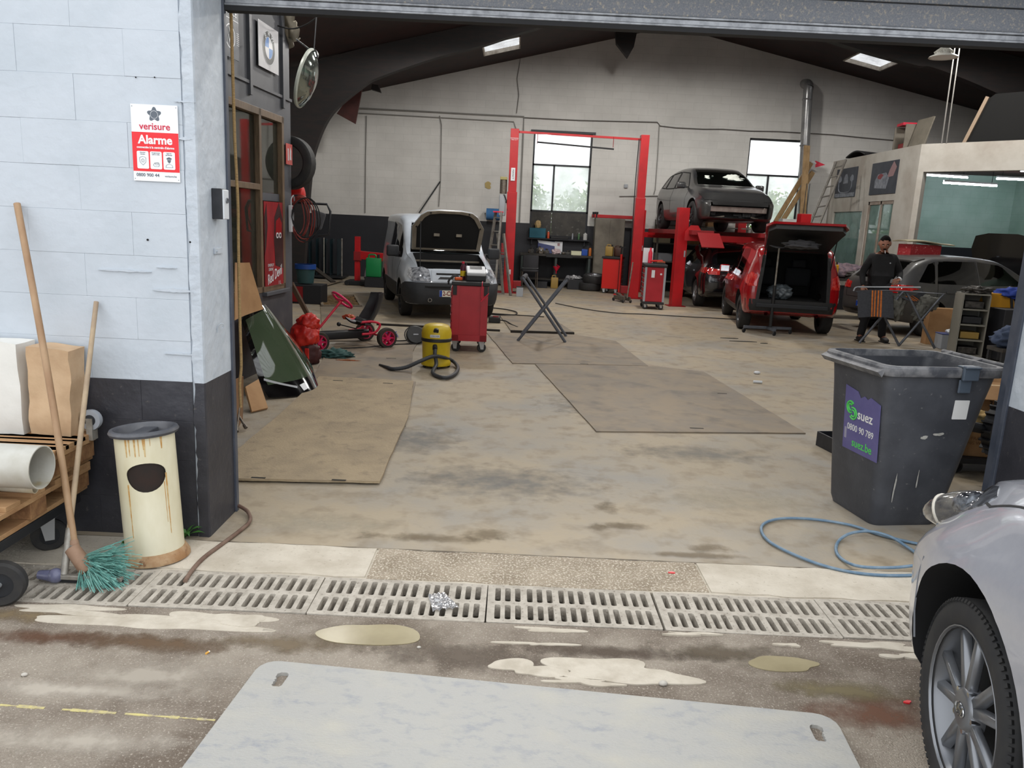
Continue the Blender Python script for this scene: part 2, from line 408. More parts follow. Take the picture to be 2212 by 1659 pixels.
# slabs of the strip: pale smooth slab, exposed aggregate, pale slab, each a little proud
for nm, x0, x1, mm, seed in (('slab', -2.6, -.64, 'concrete_light', 1), ('slab', -.63, 1.0, 'aggregate', 2), ('slab', 1.01, 2.25, 'concrete_light', 3), ('slab', 2.26, 3.6, 'concrete_light', 4)):
    rnd = random.Random(seed); n = 14
    top = [(x0+(x1-x0)*i/n, 3.735+rnd.uniform(-.012, .004)) for i in range(n+1)]
    bot = [(x1-(x1-x0)*i/n, 3.40+rnd.uniform(-.012, .012)) for i in range(n+1)]
    o = MB().prism(top[::-1]+bot[::-1], -.05, .004 if mm != 'aggregate' else .001).build(nm, mm, strip)
# cement patches and stains with their own outline on the asphalt
mat('cement_patch', (196, 187, 172), (176, 166, 150), sc=8, rough=.9, bump=.5, bsc=50)
PATCH = [(330, 1345, .42, .055, .3), (470, 1335, .16, .05, .35), (150, 1318, .22, .04, .5), (520, 1342, .12, .035, .4), (1190, 1362, .12, .02, .5), (1160, 1392, .1, .014, .6), (1140, 1445, .13, .05, .4),
         (1330, 1452, .28, .075, .35), (1260, 1475, .12, .02, .6), (1900, 1398, .2, .03, .5), (1700, 1395, .05, .012, .5), (1950, 1420, .07, .02, .5), (1490, 1372, .1, .012, .5)]
for i, (px, py, rx, ry, jg) in enumerate(PATCH):
    p = G(px, py); MB().prism(blob_poly(p.x, p.y, rx, ry, 60, jg*1.5, i+3), -.02, .002+.0005*i).build('cement_patch', 'cement_patch', yard)
mat('dust_patch', (186, 176, 162), (150, 140, 128), sc=9, det=8, lo=.42, hi=.55, rough=.95, bump=.6, bsc=120)
mat('rust_stain', (120, 84, 62), (104, 90, 76), sc=10, rough=.85, bump=.8, bsc=130)
mat('damp', (128, 114, 92), (112, 99, 80), sc=7, rough=.55, bump=.7, bsc=130)
# yellow painted line
mat('yellow_line', (196, 184, 122), (160, 148, 124), sc=40, rough=.8)
a, b = G(0, 1523), G(465, 1556)
mb = MB(); n = 24
for i in range(n):
    if i in (5, 6, 13): continue
    p, q = a.lerp(b, i/n), a.lerp(b, (i+1)/n); w = rnd.uniform(.002, .008)
    mb.hexa([(p.x, p.y-w, 0), (q.x, q.y-w, 0), (q.x, q.y+w, 0), (p.x, p.y+w, 0), (p.x, p.y-w, .0015), (q.x, q.y-w, .0015), (q.x, q.y+w, .0015), (p.x, p.y+w, .0015)])
mb.build('painted_line', 'yellow_line', yard, label='thin faded yellow line')
# puddles
mat('puddle_water', (158, 147, 118), (140, 129, 102), sc=3, rough=.22, spec=.35)
mat('puddle_rim', (118, 102, 80), (96, 84, 66), sc=9, rough=.35, bump=.3, bsc=100)
for i, (px, py, rx, ry, lab) in enumerate(((800, 1372, .20, .088, 'muddy puddle at the front edge of the drain beside the torn bag'), (1690, 1435, .14, .055, 'shallow muddy puddle on the asphalt near the silver car'))):
    p = G(px, py); t = thing('puddle', lab, 'puddle', (p.x, p.y, 0))
    stain('wet_edge', t, .02, 0, rx*2.3, ry*2.1, (104, 90, 70), .002, .35)
    MB().prism(blob_poly(0, 0, rx, ry, 40, .16, i+21), -.01, .0035).build('water', 'puddle_water', t)
fl = bpy.data.objects['floor']
for i, (px, py, rx, ry) in enumerate(((1310, 1095, .07, .11), (1345, 1135, .16, .06), (1290, 1140, .06, .06), (1530, 1185, .14, .06), (930, 1163, .36, .06), (1050, 1155, .14, .08), (1500, 1200, .3, .04))):
    p = G(px, py); stain('damp_stain', fl, p.x, p.y, rx*1.3, ry*1.3, (120, 104, 80), .0018+.0002*i, .5, .3)
for i, (px, py, rx, ry, c_) in enumerate(((1080, 1040, .9, .45, (124, 124, 124)), (1500, 980, .8, .3, (130, 128, 124)), (900, 950, .5, .5, (126, 126, 126)), (1330, 880, .9, .7, (118, 114, 110)), (700, 1130, .6, .2, (176, 166, 146)), (1600, 1080, .7, .3, (178, 168, 148)))):
    p = G(px, py); stain('floor_stain', fl, p.x, p.y, rx, ry, c_, .001+.0001*i, .5, .4)
for i, (px, py, rx, ry, c_) in enumerate(((130, 1378, .5, .05, (96, 64, 44)), (330, 1390, .45, .06, (104, 82, 60)), (1330, 1410, .5, .045, (84, 70, 58)), (1560, 1410, .3, .07, (94, 82, 66)), (1900, 1545, .3, .1, (110, 72, 52)), (150, 1490, .5, .05, (188, 178, 164)), (130, 1600, .5, .06, (184, 174, 160)), (330, 1460, .4, .09, (176, 166, 152)), (620, 1390, .35, .06, (120, 104, 82)), (1000, 1420, .4, .08, (104, 92, 80)), (1800, 1490, .3, .06, (120, 108, 78)), (60, 1330, .3, .05, (130, 112, 84)))):
    p = G(px, py); stain('ground_stain', yard, p.x, p.y, rx*1.2, ry*1.5, c_, .0008+.0001*i, .75, .35)
o = MB().b2((-7, 3.725, -.05), (9, 3.745, .0006)).build('joint', mat('joint_dark', (92, 82, 70), (140, 130, 114), sc=9, rough=.9), strip)
# ------------------------------------------------------------------ facade, left of the door: painted blocks
wl = MB().b2((-9, YF+.007, 0), (DX0-.03, 4.15, 2.95)).build('wall_facade_left', 'plaster_white'); struct(wl, 'white painted block wall with a dark base left of the garage door')
RH = .2055; meshes = {}
for r_ in range(14):
    off = -.26 if r_ % 2 else 0
    x = DX0-.065
    first = True
    while x > -4.3:
        L_ = .5 if not (first and r_ % 2) else .26
        first = False
        rnd = random.Random(r_*50+int(-x*10)); dz = RH; y = YF-rnd.uniform(0, .002)
        z0 = r_*RH; x0 = x-L_
        MB().b2((x0+.0002, y, z0+.0002), (x-.0002, YF+.03, z0+dz-.0002)).build('block', 'dark_paint' if r_ < 4 else 'white_paint', wl, bevel=.0012)
        x = x0
# ragged corner bead beside the blocks
def corner(z0, z1, m):
    n = int((z1-z0)/.03); mb = MB(); vs = []; fs = []
    for i in range(n+1):
        z = z0+(z1-z0)*i/n; e = .016*noise.noise((z*7, 3, 1))+.01*noise.noise((z*25, 9, 1)); dy = .006*noise.noise((z*12, 1, 5))
        vs += [(DX0-.062+e, YF+.02, z), (DX0-.056+e, YF-.006+dy, z), (DX0-.004, YF-.008, z), (DX0, YF+.004, z), (DX0, 4.15, z), (DX0-.062+e, 4.15, z)]
    for i in range(n):
        for k in range(6): fs.append((i*6+k, i*6+(k+1) % 6, (i+1)*6+(k+1) % 6, (i+1)*6+k))
    fs += [(5, 4, 3, 2, 1, 0), tuple(n*6+k for k in range(6))]
    o = mb.add(vs, fs).build('trim_corner', m); return struct(o)
corner(0, .82, 'dark_paint'); corner(.82, 2.95, 'plaster_white')
# crumbled dents in the paint beside the corner
# right of the door
o = MB().b2((DX1, YF, 0), (9, 4.15, .82)).build('wall_facade_right_base', 'dark_paint'); struct(o, 'dark painted base of the right door pillar')
o = MB().b2((DX1, YF, .82), (9, 4.15, 2.95)).build('wall_facade_right', 'plaster_white'); struct(o, 'white painted right door pillar')
o = MB().b2((-9, YF, 2.95), (16, 4.15, 7.2)).build('wall_facade_top', 'plaster_white'); struct(o)
# far ends of the front wall
o = MB().b2((-9, 4.15, 0), (-6, 4.3, 7)).b2((9, YF, 0), (16, 4.15, 2.95)).build('wall_front_ends', 'hall_white'); struct(o)
# steel door frame
for s, x in ((-1, DX0), (1, DX1)):
    mb = MB().b2((x-.05 if s < 0 else x-.012, 4.15, 0), (x+.012 if s < 0 else x+.05, 4.185, 2.95)); o = mb.build('trim_door_frame', 'frame_blue', bevel=.003); struct(o, 'dark blue steel frame of the garage door')
    MB().b2((x-.09 if s < 0 else x+.03, 4.185, 0), (x-.03 if s < 0 else x+.09, 4.3, 2.95)).build('guide', 'frame_blue', o)
# sectional door, raised: panels one above the other, alu bottom rail with seal
dr = sempty('door_1', 'raised grey sectional garage door across the top of the opening')
ZD = 2.655
MB().b2((DX0+.012, 4.16, ZD+.0), (DX1-.012, 4.22, ZD+.022)).build('bottom_seal', 'rubber', dr)
MB().b2((DX0+.012, 4.155, ZD+.022), (DX1-.012, 4.225, ZD+.034)).b2((DX0+.012, 4.165, ZD+.034), (DX1-.012, 4.22, ZD+.06)).b2((DX0+.012, 4.155, ZD+.06), (DX1-.012, 4.225, ZD+.072)).build('bottom_rail', 'alu', dr, bevel=.003)
z = ZD+.072
for k, h in enumerate((.115, .3, .3)):
    MB().b2((DX0+.012, 4.17, z+.002), (DX1-.012, 4.21, z+h-.004)).build('panel', 'door_panel', dr, bevel=.005); z += h
# ------------------------------------------------------------------ hall shell
XL, XR, YB = -6.0, 14.0, 22.5
XA, ZA = 3.98, 7.13
def zr(x): return ZA-.247*(XA-x) if x < XA else ZA-.207*(x-XA)
o = MB().b2((XL-.3, 4.15, 1.73), (XL, YB, 5.2)).build('wall_left', 'hall_white'); struct(o)
o = MB().b2((XL-.3, 4.15, 0), (XL+.004, YB, 1.73)).build('wall_left_base', 'hall_dark'); struct(o)
o = MB().b2((XR, 4.15, 0), (XR+.3, YB, 5.4)).build('wall_right', 'hall_white'); struct(o)
# back wall with two windows
WX = [(.38, 2.03, 1.42, 4.26), (6.40, 7.95, 1.9, 4.34)]
def wall_cells(x0, x1, z0, ztop, holes):
    xs = sorted({x0, x1, XA} | {h[0] for h in holes} | {h[1] for h in holes}); xs = [x for x in xs if x0 <= x <= x1]; mb = MB()
    for a, b in zip(xs, xs[1:]):
        hs = [h for h in holes if h[0] <= a+1e-6 and h[1] >= b-1e-6]
        lo = z0; ta, tb = ztop(a), ztop(b)
        segs = []
        for h in hs: segs.append((lo, h[2])); lo = h[3]
        for s0, s1 in segs: mb.b2((a, YB, s0), (b, YB+.3, s1)) if s1 > s0 else None
        mb.hexa([(a, YB, lo), (b, YB, lo), (b, YB+.3, lo), (a, YB+.3, lo), (a, YB, ta), (b, YB, tb), (b, YB+.3, tb), (a, YB+.3, ta)])
    return mb
o = wall_cells(XL-.3, XR+.3, 1.73, lambda x: zr(x)+.1, [(h[0], h[1], max(h[2], 1.73), h[3]) for h in WX]).build('wall_back', 'hall_white'); struct(o, 'whitewashed block back wall of the hall')
mb = MB(); mb.b2((XL-.3, YB-.004, 0), (.38, YB+.3, 1.73)); mb.b2((2.03, YB-.004, 0), (XR+.3, YB+.3, 1.73)); mb.b2((.38, YB-.004, 0), (2.03, YB+.3, 1.42))
o = mb.build('wall_back_base', 'hall_dark'); struct(o, 'dark painted lower part of the back wall')
# windows: steel bars, panes
mat('grimy_black', (34, 32, 28), (54, 50, 44), sc=4, rough=.5, c3=(110, 108, 102), sc3=7, lo3=.6, hi3=.8)
def window(name, x0, x1, z0, z1, zt, xm, zs, lab):
    w = sempty(name, lab); f = MB(); t = .05
    for a, b in (((x0, z0), (x0+t, z1)), ((x1-t, z0), (x1, z1)), ((x0, z1-t), (x1, z1)), ((x0, zs-t/2), (x1, zs+t/2)), ((x0, zt-t/2), (x1, zt+t/2)), ((xm-t/2, zs), (xm+t/2, zt))):
        f.b2((a[0], YB+.08, a[1]), (b[0], YB+.14, b[1]))
    f.build('window_frame', 'steel_dark', w)
    MB().b2((x0, YB+.1, zt), (x1, YB+.106, z1)).build('pane', 'window_clear', w)
    MB().b2((x0, YB+.1, zs), (xm, YB+.106, zt)).build('pane', 'window_frost', w)
    MB().b2((xm, YB+.1, zs), (x1, YB+.106, zt)).build('pane', 'window_frost', w)
    return w
w = window('window_1', .38, 2.03, 1.42, 4.26, 3.36, 1.0, 2.09, 'tall steel window behind the red two-post lift')
MB().b2((.43, YB+.09, 1.42), (1.0, YB+.13, 2.07)).build('blackout_panel', 'grimy_black', w); MB().b2((1.005, YB+.09, 1.42), (1.98, YB+.13, 2.07)).build('blackout_panel', 'grimy_black', w)
MB().b2((.3, YB-.06, 4.22), (2.1, YB, 4.28)).build('window_head', 'steel_dark', w)
window('window_2', 6.40, 7.95, 1.9, 4.34, 3.36, 7.05, 2.02, 'tall steel window behind the raised black car')
# roof with skylights
SKY = [(-1.03, -.1, 19.9, 21.2), (8.28, 9.28, 19.5, 21.4)] + [(a, b, y, y+1.4) for y in (14.0, 8.5) for a, b in ((-1.4, 0), (8.0, 9.4))]  # first two are in view; nearer rows are unseen, added for more daylight
def roof_side(x0, x1):
    xs = sorted({x0, x1} | {v for h in SKY for v in h[:2] if x0 < v < x1}); ys = sorted({4.0, YB+.4} | {v for h in SKY for v in h[2:]}); mb = MB()
    for a, b in zip(xs, xs[1:]):
        for c, d in zip(ys, ys[1:]):
            if any(h[0] <= a+1e-6 and h[1] >= b-1e-6 and h[2] <= c+1e-6 and h[3] >= d-1e-6 for h in SKY): continue
            mb.hexa([(a, c, zr(a)), (b, c, zr(b)), (b, d, zr(b)), (a, d, zr(a)), (a, c, zr(a)+.06), (b, c, zr(b)+.06), (b, d, zr(b)+.06), (a, d, zr(a)+.06)])
    return mb
o = roof_side(XL-.3, XA).build('ceiling_left', 'ceiling_brown'); struct(o, 'dark red-brown boarded underside of the left roof slope')
o = roof_side(XA, XR+.3).build('ceiling_right', 'ceiling_brown'); struct(o, 'dark red-brown boarded underside of the right roof slope')
mat('curb_white', (196, 188, 176), (150, 140, 128), sc=6, rough=.7)
for k, (a, b, c, d) in enumerate(SKY):
    s = sempty('window_skylight', 'corrugated translucent skylight in the left roof slope' if a < 4 else 'corrugated translucent skylight in the right roof slope')
    mb = MB(); t = .03
    for (p, q) in (((a, c), (a+t, d)), ((b-t, c), (b, d)), ((a, c), (b, c+t)), ((a, d-t), (b, d))):
        xs = (p[0], q[0]); mb.hexa([(xs[0], p[1], zr(xs[0])-.02), (xs[1], p[1], zr(xs[1])-.02), (xs[1], q[1], zr(xs[1])-.02), (xs[0], q[1], zr(xs[0])-.02),
                                 (xs[0], p[1], zr(xs[0])+.08), (xs[1], p[1], zr(xs[1])+.08), (xs[1], q[1], zr(xs[1])+.08), (xs[0], q[1], zr(xs[0])+.08)])
    mb.build('curb', 'curb_white', s)
    n = 40
    MB().sheet(lambda u, v: (a-.05+(b-a+.1)*u, c-.05+(d-c+.1)*v, zr(a-.05+(b-a+.1)*u)+.1+.018*math.sin(v*60)), 6, n*2, .004).build('corrugated_sheet', 'skylight_sheet', s, smooth=60)
# glulam arch (three-hinged frame) in the middle of the hall, each half one curved beam
def arch_half(side, ya, inner, name='glulam_arch'):
    pts = spline([(p[0], 0, p[1]) for p in inner], 6); vs = []; fs = []
    for p in pts:
        top = zr(p.x)-.01
        # outer line: wall plane below the eaves, roof underside above
        if side < 0: ox, oz = (XL+.01, p.z) if p.z < 4.55 and p.x < -3.4 else (p.x-.12, zr(p.x-.12)-.01)
        else: ox, oz = (XR-.01, p.z) if p.z < 4.9 and p.x > 11.4 else (p.x+.12, zr(p.x+.12)-.01)
        vs += [(p.x, ya-.11, p.z), (p.x, ya+.11, p.z), (ox, ya+.11, oz), (ox, ya-.11, oz)]
    n = len(pts)
    for i in range(n-1):
        for k in range(4): fs.append((i*4+k, i*4+(k+1) % 4, i*4+4+(k+1) % 4, i*4+4+k))
    fs += [(0, 1, 2, 3), ((n-1)*4+3, (n-1)*4+2, (n-1)*4+1, (n-1)*4)]
    return MB().add(vs, fs)
INL = [(-4.85, 0), (-4.78, 1.0), (-4.726, 1.78), (-4.647, 2.6), (-4.519, 3.21), (-4.177, 3.89), (-3.51, 4.476), (-3.1, 4.706), (-1.957, 5.13), (-.914, 5.44), (.06, 5.78), (2.2, 6.45), (XA, 6.9)]
INR = [(2*XA-x, z) for x, z in INL]; INR = [(x, min(z, zr(x)-.35)) for x, z in INR[:-3]]+[(8.38, 5.49), (6.1, 5.875+.15), (XA+.02, 6.9)]
for ya in (18.0, 11.5):
    o = arch_half(-1, ya, INL).build('trim_arch_left', 'glulam_dark'); struct(o, 'dark curved glulam arch on the left side of the hall')
    o = arch_half(1, ya, INR).build('trim_arch_right', 'glulam_dark'); struct(o, 'dark glulam arch on the right side of the hall')
# gussets hanging from the purlins by the back wall
mat('board_redbrown', (70, 32, 28), (52, 25, 22), sc=5, rough=.7)
o = MB().prism([(p.x, p.z) for p in (Yp(728, 246, 20.4), Yp(768, 268, 20.4), Yp(783, 190, 20.4), Yp(772, 185, 20.4))], 20.36, 20.44, 'Y').build('trim_gusset', 'board_redbrown'); struct(o, 'red-brown board hanging under the left roof edge')
o = MB().prism([(p.x, p.z) for p in (Yp(1329, 68, 21), Yp(1331, 95, 21), Yp(1355, 126, 21), Yp(1368, 103, 21), Yp(1376, 66, 21))], 20.9, 21.1, 'Y').build('trim_gusset', 'glulam_dark'); struct(o, 'dark pointed gusset hanging under the roof ridge')
o = MB().prism([(p.x, p.z) for p in (Yp(805, 183, 21.5), Yp(803, 194, 21.5), Yp(823, 200, 21.5), Yp(818, 185, 21.5))], 21.4, 21.6, 'Y').build('trim_gusset', 'glulam_dark'); struct(o, 'small dark block under the roof beside the red-brown board')
# ------------------------------------------------------------------ booth (paint room) in the right back corner
XB_, ZB = 8.8, 3.81
AY0, AY1 = 17.7, YB      # side wall
pB = G(2212, 302, ZB); dB = (Vector((pB.x, pB.y))-Vector((XB_, AY0))).normalized(); LB = 6.2
azB = math.atan2(dB.y, dB.x)
bw = sempty('wall_booth', 'off-white partition walls of the paint room in the right back corner')
def A_box(y0, y1, z0, z1, t=.12): return ((XB_, y0, z0), (XB_+t, y1, z1))
# openings in side wall: window y 20.3-22.05, z .9-2.4 ; door y 18.65-19.95 z 0-2.63
mb = MB()
for y0, y1, z0, z1 in ((AY0, 18.62, 0, ZB), (18.62, 19.97, 2.64, ZB), (19.97, 20.25, 0, ZB), (20.25, 22.07, 2.42, ZB), (20.25, 22.07, 0, .9), (22.07, AY1, 0, ZB)): mb.b2(*A_box(y0, y1, z0, z1))
mb.build('side_wall', 'booth_white', bw)
glass_mat('booth_glass', tint=(200, 225, 215), haze=.35, hcol=(190, 205, 200))
MB().b2((XB_+.05, 20.25, .9), (XB_+.056, 22.07, 2.42)).build('pane', 'booth_glass', bw)
mb = MB()
for y in (18.62, 19.26, 19.91): mb.b2((XB_+.02, y, 0), (XB_+.09, y+.06, 2.64))
mb.b2((XB_+.02, 18.62, 2.56), (XB_+.09, 19.97, 2.64)); mb.build('door_frame', mat('frame_beige', (150, 138, 128), (130, 116, 104), sc=5, rough=.6), bw)
for y in (18.68, 19.32): MB().b2((XB_+.05, y, .1), (XB_+.056, y+.59, 2.56)).build('pane', 'booth_glass', bw)
# front wall with the wide opening: pillar + header
fr = bw
def FB(s0, s1, z0, z1, t=.2):
    c = Vector((XB_, AY0)); n = Vector((-dB.y, dB.x))
    if n.y < 0: n = -n
    P = [c+dB*s0, c+dB*s1, c+dB*s1+n*t, c+dB*s0+n*t]
    return [(p.x, p.y, z0) for p in P]+[(p.x, p.y, z1) for p in P]
MB().hexa(FB(0, .12, 0, ZB)).build('pillar', 'booth_white', fr)
MB().hexa(FB(.12, LB, 3.22, ZB)).build('header', 'booth_white', fr)
o = MB().prism([(XB_+.1, AY0+.12), (XB_+dB.x*LB+.12, AY0+dB.y*LB+.1), (XR, AY0+dB.y*LB+.1), (XR, YB), (XB_+.1, YB)], 3.62, 3.68).build('ceiling_booth', 'board_redbrown'); struct(o)
o = MB().b2((XB_+.12, YB-.03, 1.62), (XR, YB-.006, 3.62)).b2((XR-.02, 10, 1.62), (XR, YB, 3.62)).build('wall_booth_inside', 'booth_green'); struct(o, 'pale green painted block wall inside the paint room')
o = MB().b2((XB_+.12, YB-.035, 0), (XR, YB-.006, 1.62)).build('wall_booth_base', 'hall_dark'); struct(o)
for k, (a, b) in enumerate((((1999, 378), (2090, 384)), ((2038, 395), (2153, 402)), ((2153, 386), (2270, 391)), ((2205, 369), (2300, 372)))):
    t_ = thing('fluorescent_tube', ('glowing fluorescent tube nearest the corner pillar under the paint room ceiling', 'longest glowing fluorescent tube, lowest under the paint room ceiling', 'glowing fluorescent tube cut off by the right door frame', 'short bit of a glowing fluorescent tube at the very right of the paint room')[k], 'light', group='paint room tubes')
    zt_ = (3.36, 3.2, 3.4, 3.44)[k]; p, q = G(*a, zt_), G(*b, zt_); t_.location = p; d = q-p
    MB().cyl((0, 0, 0), d, .019, n=10).build('tube', 'tube_light', t_)
    MB().bar((0, 0, .05), d+Vector((0, 0, .05)), .06, .04).build('housing', mat('white_metal', (215, 215, 212), rough=.5), t_)
    m_ = d*.5; [MB().cyl((d.x*q_, d.y*q_, .06), (d.x*q_, d.y*q_, 3.63-zt_), .008, n=6).build('hanger', 'steel_dark', t_) for q_ in (.1, .9)]
# ------------------------------------------------------------------ high-bay lamps: one in view, unlit; the rest unseen, added to light the hall
mat('lamp_white', (206, 206, 200), (186, 184, 176), sc=8, rough=.45)
mat('lamp_lens', (230, 230, 226), rough=.4)
mat('chain_grey', (120, 120, 118), rough=.5, metal=.5)
def highbay(x, y, z, lab, power):
    t = thing('pendant_lamp', lab, 'lamp', (x, y, z))
    MB().lathe([(.0, .17), (.055, .17), (.06, .12), (.1, .11), (.105, .05), (.22, 0), (.235, -.02), (.225, -.02), (.0, .03)], 28).build('lamp_shade', 'lamp_white', t, smooth=40)
    mb = MB()
    for k in range(24):
        a = 2*PI*k/24; mb.bar((.06*math.cos(a), .06*math.sin(a), .13), (.15*math.cos(a), .15*math.sin(a), .06), .004, .03)
    mb.build('cooling_fins', 'lamp_white', t)['kind'] = 'stuff'
    MB().lathe([(0, -.012), (.215, -.014)], 28).build('lens', 'lamp_lens', t)
    MB().cyl((0, 0, .17), (0, 0, zr(x)-z-.005), .006, n=6).build('suspension_rod', 'chain_grey', t)
    if power:
        l = bpy.data.lights.new('added_hall_light', 'SPOT'); l.energy = power; l.spot_size = R(177); l.spot_blend = .2; l.shadow_soft_size = .22; l.color = (1, .97, .92)
        lo = bpy.data.objects.new('added_hall_light', l); COL.objects.link(lo); lo.parent = t; lo.location = (0, 0, -.03)
    return t
LP = 240  # power of the unseen lamps added to brighten the dark hall
for i, (x, y, w_) in enumerate(((-3.0, 7.0, 'over the office side near the door'), (1.2, 7.0, 'in the middle near the door'), (6.0, 7.0, 'over the bin side near the door'), (-2.6, 11.0, 'over the pedal kart'), (2.0, 11.0, 'over the trestle'), (7.0, 11.0, 'over the man'), (-1.0, 15.6, 'over the white van'), (3.2, 16.4, 'over the four-post lift'), (8.4, 15.2, 'over the dark grey hatchback'))):
    highbay(x, y, zr(x)-.45, 'added unseen high-bay lamp lighting the hall, '+w_, LP*(.5, 1, .7, .3, .8, .45, 1.4, 2.1, 1.2)[i])
p = Yp(2038, 122, 14.2); highbay(p.x, p.y, p.z, 'unlit white dish lamp hanging under the right roof slope by the door lintel', 0)

# ------------------------------------------------------------------ drain grates
mat('cast_iron', (182, 174, 162), (158, 150, 138), sc=16, rough=.8, bump=.5, bsc=90, c3=(128, 118, 106), sc3=40, lo3=.62, hi3=.75)
def slot_holes(L, Wd):
    hs = []; gw = L/5.18; x0 = L*.018+.006
    for row in (0, 1):
        cy = Wd*(.27 if row == 0 else .735)
        for g in range(5):
            for k in range(3): hs.append(rrect(.035+g*.146+k*.0455+.012, cy, .0255, .128, .008, 2))
    return hs
gm = MB(); plate(gm, rrect(.381, .175, .762, .35, .008, 2), slot_holes(.762, .35), lambda x, y, t: (x, y, t), -.06, 0)
gme = gm.mesh('drain_grate'); gme.materials.append(MATS['cast_iron'])
sm = MB()
for i in range(16):
    for yy in (.02, .175, .335):
        sm.cyl((.024+i*.0475, yy, -.001), (.024+i*.0475, yy, .003), .0045, .003, n=6)
for i in range(16):
    for yy in (.06, .1, .13, .22, .26, .3):
        if i % 3 == 0 and 0 < i < 15: sm.cyl((.036+i*.0487-.024, yy, -.001), (.036+i*.0487-.024, yy, .003), .004, .003, n=6)
sme = sm.mesh('stud'); sme.materials.append(MATS['cast_iron'])
GL = ['drain grate at the far left under the squeegee', 'drain grate in front of the cream ash bin', 'drain grate that the brown hose runs onto', 'drain grate carrying the torn clear bag', 'drain grate just right of the one with the torn bag', 'mud-choked drain grate before the silver car', 'drain grate at the right end beside the silver car tyre']
for i, x in enumerate((-2.352, -1.585, -.819, -.050, .722, 1.488)):
    i_ = (0, 1, 3, 4, 5, 6)[i]
    t = thing('drain_grate', ('drain grate at the far left beneath the squeegee and trolley wheel', 'drain grate that the frayed brown hose ends on, right of the ash bin', 'drain grate carrying the torn clear plastic bag', 'drain grate right of the one with the torn bag', 'mud-filled drain grate in front of the shallow puddle', 'drain grate at the right end, partly hidden by the silver car')[i], 'grate', (x, 3.033+.004*(i % 2), .002*(i % 3)), R((0, .2, -.3, .25, -.2, .1)[i]), 'cast iron grates of the drain')
    link('frame', gme, None, t); link('stud', sme, None, t)['kind'] = 'stuff'

# ------------------------------------------------------------------ grey plastic ground board in the foreground
mat('board_plastic', (166, 164, 159), (140, 143, 148), sc=16, det=10, lo=.5, hi=.74, rough=.6, bump=.3, bsc=80, c3=(174, 170, 160), sc3=4, lo3=.5, hi3=.7, stretch=(1, 1.8, 1))
t = thing('ground_board', 'large pale grey plastic ground board with two hand slots lying in the foreground', 'board', (.165, 2.56, 0), R(-5.2))
def hand_slot(cx, cy, mir):
    p = []
    for x, y in ((.022, .045), (.026, .03), (.024, -.04), (.016, -.05), (-.012, -.05), (-.02, -.04), (-.016, -.03), (-.022, -.022), (-.016, -.012), (-.022, -.004), (-.016, .006), (-.024, .014), (-.026, .04), (-.012, .052), (.012, .054)):
        p.append((cx+x*mir*.85, cy+y*.85))
    return p if mir < 0 else p[::-1]
plate(MB(), rrect(0, -.5, 2.10, 1.0, .07, 4), [hand_slot(-.94, -.115, 1), hand_slot(.965, -.115, -1)], lambda x, y, z: (x, y, z), 0, .014).build('board_sheet', 'board_plastic', t)

# ------------------------------------------------------------------ alarm sign on the wall
mat('sign_white', (228, 230, 232), rough=.3); mat('sign_red', (222, 12, 28), rough=.35); mat('ink_grey', (88, 96, 106), rough=.5); mat('ink_crimson', (196, 18, 58), rough=.5)
a, b, c = Yp(281, 224, 3.784), Yp(383, 228, 3.784), Yp(391, 394, 3.784)
cx, cz = -1.712, 1.966; w, h = .219, .347
sg = thing('alarm_sign', 'white and red alarm company sign on the white block wall', 'sign', (cx, 3.783, cz), rot=(R(90), 0, 0))
MB().box((0, 0, 0), (w, h, .004)).build('panel', 'sign_white', sg)
MB().box((0, -.040, .0022), (w-.0005, .178, .001)).build('red_band', 'sign_red', sg)
mb = MB(); out = []
for i in range(60):
    t_ = 2*PI*i/60; rr = .0275+.0062*math.cos(5*t_); out.append((rr*math.sin(t_), .130+rr*math.cos(t_)))
mb.prism(out, .002, .003); mb.build('star_badge', 'ink_grey', sg)
MB().lathe([(.0165, .0036), (.0178, .0036)], 30, (0, .129, 0)).build('badge_ring', 'sign_white', sg)
text('verisure', .044, 'ink_crimson', sg, (0, .075, .0025), off=.0006)
text('Alarme', .054, 'sign_white', sg, (0, .014, .0032), off=.0016)
text("connectée à la centrale d'alarme", .0142, 'sign_white', sg, (0, -.0195, .0032), off=.0004, sx=.95)
for k in range(3):
    x = -.062+k*.062
    MB().prism(rrect(x, -.077, .055, .08, .006), .0026, .0034).build('icon_card', 'sign_white', sg)
    text(('Détection\nintrusion', 'Enregistrement\naudio et vidéo', 'Agent de\ngardiennage')[k], .0075, 'ink_grey', sg, (x, -.047, .0036), sx=.85)
def outline(pts, wd=.0011): 
    m_ = MB()
    for i in range(len(pts)): m_.bar((*pts[i], .0042), (*pts[(i+1) % len(pts)], .0042), wd, .0006)
    return m_
x = -.062; outline([(x+a_, -.081+b_) for a_, b_ in ((0, .02), (.015, .014), (.014, -.006), (0, -.02), (-.014, -.006), (-.015, .014))]).build('shield_icon', 'ink_grey', sg)
outline([(x+a_, -.081+b_) for a_, b_ in ((0, .01), (.007, .003), (.005, .003), (.005, -.006), (-.005, -.006), (-.005, .003), (-.007, .003))]).build('house_icon', 'ink_grey', sg)
x = 0; outline([(x+a_, -.101+b_) for a_, b_ in ((-.013, .002), (-.008, .012), (.012, .014), (.016, .006), (.012, -.004), (-.008, -.004))]).build('camera_icon', 'ink_grey', sg)
outline([(x+.004+a_*1.3, -.095+b_) for a_, b_ in ((-.008, .004), (.004, .006), (.006, 0), (-.004, -.003))]).build('bracket_icon', 'ink_grey', sg)
x = .062; MB().prism([(x-.011, -.071), (x-.012, -.065), (x, -.06), (x+.012, -.065), (x+.011, -.071)], .0036, .0044).build('cap_icon', 'ink_grey', sg)
